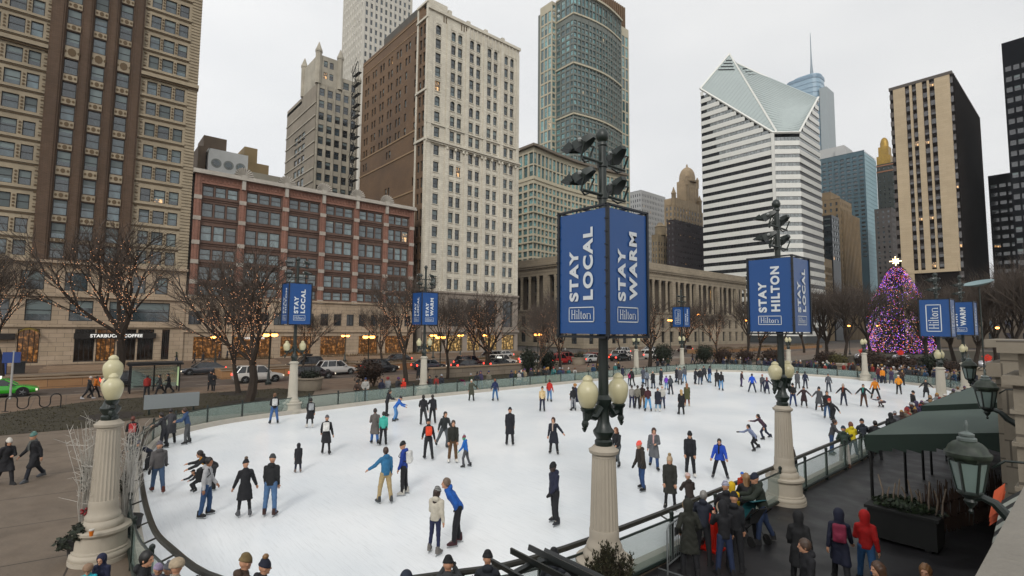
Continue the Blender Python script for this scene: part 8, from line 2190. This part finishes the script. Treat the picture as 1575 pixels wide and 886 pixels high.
# planter with birch sticks and the willow fence behind it
rt = empty('planter_box', (-3.9, 17.6, 0), 0, 'long dark planter box with greenery and pale birch sticks under the canopy', 'planter')
b = MB(); b.box(-4.6, 17.0, .08, -3.1, 17.9, .85); b.box(-4.66, 16.95, .82, -3.04, 17.95, .9); [b.box(x-.06, 17.05, 0, x+.06, 17.2, .1) for x in (-4.4, -3.3)]; b.build('box', [mat('planter_wood', '#121311', .7, .3, 3)], rt)
f = MB(); leafball(f, (-3.85, 17.45, .98), (.8, .45, .2), 900, .07, random.Random(4)); f.build('greenery', [mat('leaf_fresh', '#1c2a12', .7, .3, 3, vary=.6)], rt)
rg = random.Random(6)
for k in range(11):
    x = -4.35+.13*k; b = MB(); h_ = rg.uniform(.5, .85); b.tube([(x, 17.4, .85), (x+rg.uniform(-.06, .06), 17.4+rg.uniform(-.1, .1), 1.25), (x+rg.uniform(-.12, .12), 17.4, .9+h_)], [.025, .022, .016], 5); b.build('birch_stick', [mat('birch', '#77695a', .8, .3, 8)], rt)
rt = empty('willow_fence', (-3.6, 21, 0), 0, 'rough brown willow stick fence running back under the canopy', 'fence')
b = MB()
for k in range(150):
    t = k/150; x, y = -3.6+1.5*t+rg.uniform(-.08, .08), 18.2+5.4*t; h_ = rg.uniform(.9, 1.5); b.tube([(x, y, 0), (x+rg.uniform(-.12, .12), y+rg.uniform(-.1, .1), h_)], [.022, .012], 3)
for z in (.4, .8): b.tube([(-3.6, 18.2, z), (-2.1, 23.6, z)], .03, 4)
b.build('sticks', [mat('willow', '#38261a', .85, .3, 5)], rt)
for i, (x, y) in enumerate(((-2.6, 17.6), (-2.2, 19.2))):
    pass
# dark shrub in front of the nearest post, twig bundles and garlands round the left pedestal
sx0, sy0, _ = gpt(935, 858, 1.3)
rt = empty('conifer_shrub', (sx0, sy0, 0), 0, 'rusty green conifer bush in front of the nearest pedestal', 'shrub')
f = MB(); rg = random.Random(12)
for k in range(46):
    a, r_ = rg.uniform(0, 6.28), rg.uniform(0, .42); bx, by = r_*math.cos(a), r_*math.sin(a); top_ = rg.uniform(1.0, 1.42)-r_*.9
    for j in range(150):
        t = rg.random(); p = Vector((bx*(1+.4*t), by*(1+.4*t), .2+top_*t)); w_ = .1*(1-t)+.015; q = p+Vector((rg.gauss(0, w_), rg.gauss(0, w_), rg.uniform(0, .06))); d = (q-p)+Vector((0, 0, .05)); s_ = .035
        f.add([tuple(q), tuple(q+d.normalized()*.07), tuple(q+Vector((s_*math.sin(j), s_*math.cos(j), .02)))], [(0, 1, 2)])
f.build('foliage', [mat('conifer_rust', '#2c2412', .85, .4, 8, second='#2a2e16', vary=.4)], rt, (0, 0, 0)); b = MB(); [b.tube([(0, 0, 0), (.3*math.cos(a), .3*math.sin(a), 1.2)], [.03, .008], 4) for a in (0, 1.3, 2.6, 4, 5.2)]; b.build('stem', [bark], rt, (0, 0, 0))
twm = mat('white_twig', '#c2beb6', .7)
g0_, g1_ = gpt(133, 800, .9), gpt(196, 775, .9)
for (x, y, h_, lab) in ((g0_[0], g0_[1], 3.4, 'bundle of white painted twigs left of the left pedestal'), (g1_[0], g1_[1], 3.0, 'bundle of white painted twigs between the left pedestal and the rail')):
    rt = empty('twig_bundle', (x, y, 0), 0, lab, 'decoration'); rg = random.Random(int(x*10)); b = MB()
    for k in range(75):
        a = rg.uniform(0, 6.28); sp_ = rg.uniform(.05, .36); hh = h_*rg.uniform(.6, 1); P = [(0, 0, .6)]
        P = [(.1*math.cos(a), .1*math.sin(a), .5), (sp_*.5*math.cos(a)+rg.gauss(0, .05), sp_*.5*math.sin(a)+rg.gauss(0, .05), hh*.6), (sp_*math.cos(a)+rg.gauss(0, .12), sp_*math.sin(a)+rg.gauss(0, .12), hh)]
        b.tube(P, [.012, .008, .004], 3)
        for _ in range(3):
            m = Vector(P[1]).lerp(Vector(P[2]), rg.random()); b.tube([m, m+Vector((rg.gauss(0, .15), rg.gauss(0, .15), rg.uniform(.0, .25)))], [.006, .003], 3)
    tag(b.build('twigs', [twm], rt, (0, 0, 0)))
    b = MB(); b.lathe([(.3, 0), (.36, .5), (.38, .55), (.3, .56)], 12); b.build('pot', [MATS['tub_dark']], rt, (0, 0, 0))
rt = empty('garland', (-17.3, .0, 0), 0, 'drooping evergreen garland hung round the left pedestal', 'garland'); b = MB(); rg = random.Random(2)
for (qx, qy, cz_, rx2, rz2, n) in ((137, 735, 1.85, .22, .42, 500), (122, 818, .75, .3, .2, 400), (100, 835, .45, .3, .15, 300), (192, 745, 1.4, .15, .4, 300)):
    q = gpt(qx, qy, cz_); leafball(b, q, (rx2, rx2*.7, rz2), n, .07, rg, .1)
b.build('needles', [gl1], rt); b = MB(); q = gpt(130, 787, 1.15); [b.blob((q[0]+rg.uniform(-.09, .09), q[1]+rg.uniform(-.07, .07), 1.15+rg.uniform(-.09, .09)), .03, 0, 6, 4) for k in range(14)]; b.build('berries', [mat('berry_red', '#7a1018', .4)], rt)
b = MB(); b.lathe([(.035, 0), (.05, .12), (.052, .125), (.052, .15), (.03, .155)], 12, (-15.62, .62, .79), 0); b.lathe([(.054, .125), (.054, .15), (.03, .157)], 12, (-15.62, .62, .79), 1); o = b.build('paper_cup', [mat('cup_orange', '#c86a12', .5), mat('cup_lid', '#b8b4ac', .5)]); tag(o, 'orange paper cup with white lid on the ledge of the left pedestal', 'cup')
# iron trellis at the bottom edge
rt = empty('iron_trellis', (-5, 4.9, 0), 0, 'black arched iron trellis with slanting slats at the bottom edge', 'trellis')
irn = mat('iron_green_black', '#0e1312', .35, .1, 5, spec=.7)
for X_ in (-5.45, -4.45):
    b = MB(); P = [(X_, 5.05+1.2*math.cos(a), 1.3+1.08*math.sin(a)) for a in np.linspace(0, PI, 17)]
    b.tube([(X_, 6.3, 0)]+P+[(X_, 3.85, 0)], .05, 6); b.build('arch', [irn], rt)
for k in range(11):
    a = PI*(k+.5)/11; y, z = 5.05+1.27*math.cos(a), 1.3+1.15*math.sin(a)
    b = MB(); nn = Vector((0, math.cos(a), math.sin(a))); tt = Vector((0, -math.sin(a), math.cos(a)))
    c0, c1 = Vector((-5.85, y, z)), Vector((-4.3, y, z)); v = []
    for c in (c0, c1): v += [c+tt*.016-nn*.04, c+tt*.016+nn*.04, c-tt*.016+nn*.04, c-tt*.016-nn*.04]
    b.add([tuple(q) for q in v], [(0, 1, 2, 3), (7, 6, 5, 4), (0, 4, 5, 1), (1, 5, 6, 2), (2, 6, 7, 3), (3, 7, 4, 0)]); b.build('slat', [irn], rt)
# steel crowd barrier, red cone, pushchairs
rt = empty('crowd_barrier', (-7.1, 11.9, 0), math.atan2(2.0, -.28), 'grey steel crowd barrier leaning by the rail with a pink and green notice', 'barrier')
stl = mat('galvanised', '#777b7c', .4, .1, 6, metal=.5); b = MB()
b.tube([(-1.1, 0, 0), (-1.1, 0, 1.0), (-1.0, 0, 1.1), (1.0, 0, 1.1), (1.1, 0, 1.0), (1.1, 0, .0)], .022, 7); b.tube([(-1.1, 0, .22), (1.1, 0, .22)], .018, 6)
for k in range(17): b.tube([(-.98+.1225*k, 0, .22), (-.98+.1225*k, 0, 1.09)], .009, 5)
for q in (-.95, .95): b.tube([(q, -.3, .015), (q, .3, .015)], .02, 5)
b.build('frame', [stl], rt, (0, 0, 0)); b = MB(); b.box(-.1, .03, .4, .42, .045, .98); b.box(-.6, .03, .72, -.38, .045, .92, 2); b.box(-.08, .015, .42, .4, .03, .62, 1); b.build('notice', [mat('notice_pink', '#a8778f', .6, .3, 5, second='#5b8f86'), mat('notice_green', '#3f8f78', .6), mat('notice_dark', '#1c1d1f', .5)], rt, (0, 0, 0))
b = MB(); b.add([(-.16, -.16, 0), (.16, -.16, 0), (.16, .16, 0), (-.16, .16, 0), (-.05, -.05, 1.05), (.05, -.05, 1.05), (.05, .05, 1.05), (-.05, .05, 1.05)], [(3, 2, 1, 0), (4, 5, 6, 7), (0, 1, 5, 4), (1, 2, 6, 5), (2, 3, 7, 6), (3, 0, 4, 7)]); b.box(-.24, -.24, 0, .24, .24, .05)
x, y, _ = gpt(1096, 845, 0); o = b.build('traffic_cone', [mat('cone_red', '#d8220c', .45)], None, None, (x, y, .006)); tag(o, 'tall bright red plastic cone at the rail between the parkas', 'cone')
def pushchair(x, y, rz, c, lab):
    rt = empty('pushchair', (x, y, .0), rz, lab, 'pushchair', 'pushchairs by the rink')
    b = MB(); b.add([(q[0], q[1], q[2]) for q in ((-.22, -.25, .55), (.22, -.25, .55), (.22, .3, .48), (-.22, .3, .48), (-.22, -.4, .98), (.22, -.4, .98))], [(0, 1, 2, 3), (0, 4, 5, 1)]); b.tube([(-.22, .3, .5), (-.22, -.1, .58), (-.22, -.4, 1)], .03, 5); b.tube([(.22, .3, .5), (.22, -.1, .58), (.22, -.4, 1)], .03, 5); b.build('seat', [mat('pram_seat', '#1a1b1d', .8)], rt, (0, 0, 0))
    b = MB()
    for k in range(7):
        a0, a1 = PI*k/7*.6, PI*(k+1)/7*.6
        b.quad((-.25, -.42+.42*math.sin(a0), .75+.42*math.cos(a0)), (.25, -.42+.42*math.sin(a0), .75+.42*math.cos(a0)), (.25, -.42+.42*math.sin(a1), .75+.42*math.cos(a1)), (-.25, -.42+.42*math.sin(a1), .75+.42*math.cos(a1)))
    b.build('hood', [mat('pram_'+c[1:], c, .75)], rt, (0, 0, 0))
    b = MB(); [b.tube([(s*.25, .38, .12), (s*.23, -.1, .6), (s*.23, -.62, 1.05)], .015, 5) for s in (-1, 1)]; b.tube([(-.23, -.62, 1.05), (.23, -.62, 1.05)], .018, 5); [b.tube([(s*.25, -.35, .14), (s*.23, .05, .52)], .014, 5) for s in (-1, 1)]; b.build('chassis', [MATS['rack_black']], rt, (0, 0, 0))
    for (wx, wy, r_) in ((-.27, -.36, .14), (.27, -.36, .14), (-.24, .4, .1), (.24, .4, .1)):
        b = MB(); b.lathe([(r_*.5, -.02), (r_, -.02), (r_, .02), (r_*.5, .02)], 12); b.build('wheel', [tyre], rt, (0, 0, 0), (wx, wy, r_), (0, PI/2, 0))
x, y, _ = gpt(1152, 832, 0); pushchair(x, y, 1.2, '#14555c', 'dark pushchair with teal hood in front of the man in olive')
pushchair(-36.9, 26.2, .3, '#b02a70', 'pushchair with pink hood behind the far barrier')
x, y, _ = gpt(1205, 842, 0)
b = MB(); b.box(-.02, -.03, 0, .1, .2, .28); b.box(-.0, .0, .28, .08, .03, .4); b.box(.0, .14, .28, .08, .17, .4); b.box(.0, .03, .38, .08, .14, .4)
p9 = proj((0, 5, 1)); hx, hy, _ = gpt(1213, 838, .55); o = b.build('handbag', [mat('bag_black', '#0d0e10', .4)], None, None, (hx, hy, .6)); tag(o, 'black handbag hanging at the side of the long hooded coat', 'bag')
# litter and leaves on the terrace and plaza
lf = MB(); rg = random.Random(77)
for _ in range(260):
    x, y = (rg.uniform(-7, -1.2), rg.uniform(9, 30)) if rg.random() < .55 else (rg.uniform(-34, -16), rg.uniform(-8, .8)); s_ = rg.uniform(.012, .035); a = rg.uniform(0, 6)
    lf.add([(x, y, .012), (x+s_*math.cos(a), y+s_*math.sin(a), .014), (x+s_*math.cos(a+1.4), y+s_*math.sin(a+1.4), .02), (x-s_*.3*math.sin(a), y+s_*.3*math.cos(a), .013)], [(0, 1, 2, 3)], 0 if rg.random() < .8 else 1)
tag(lf.build('fallen_leaves', [mat('dead_leaf', '#2a1c12', .9), mat('paper_scrap', '#8d8a84', .9)]), kind='stuff')
# ================================================================ thin winter haze over the city
hz_ = bpy.data.materials.new('haze'); hz_.use_nodes = True; nt = hz_.node_tree
nt.nodes.remove(nt.nodes['Principled BSDF']); v_ = nt.nodes.new('ShaderNodeVolumePrincipled'); v_.inputs['Color'].default_value = (.86, .9, .95, 1); v_.inputs['Density'].default_value = .0001
nt.links.new(v_.outputs[0], nt.nodes['Material Output'].inputs['Volume'])
b = MB(); b.box(-1505, -905, -1.2, 905, 2505, 510); tag(b.build('haze', [hz_]), kind='stuff')
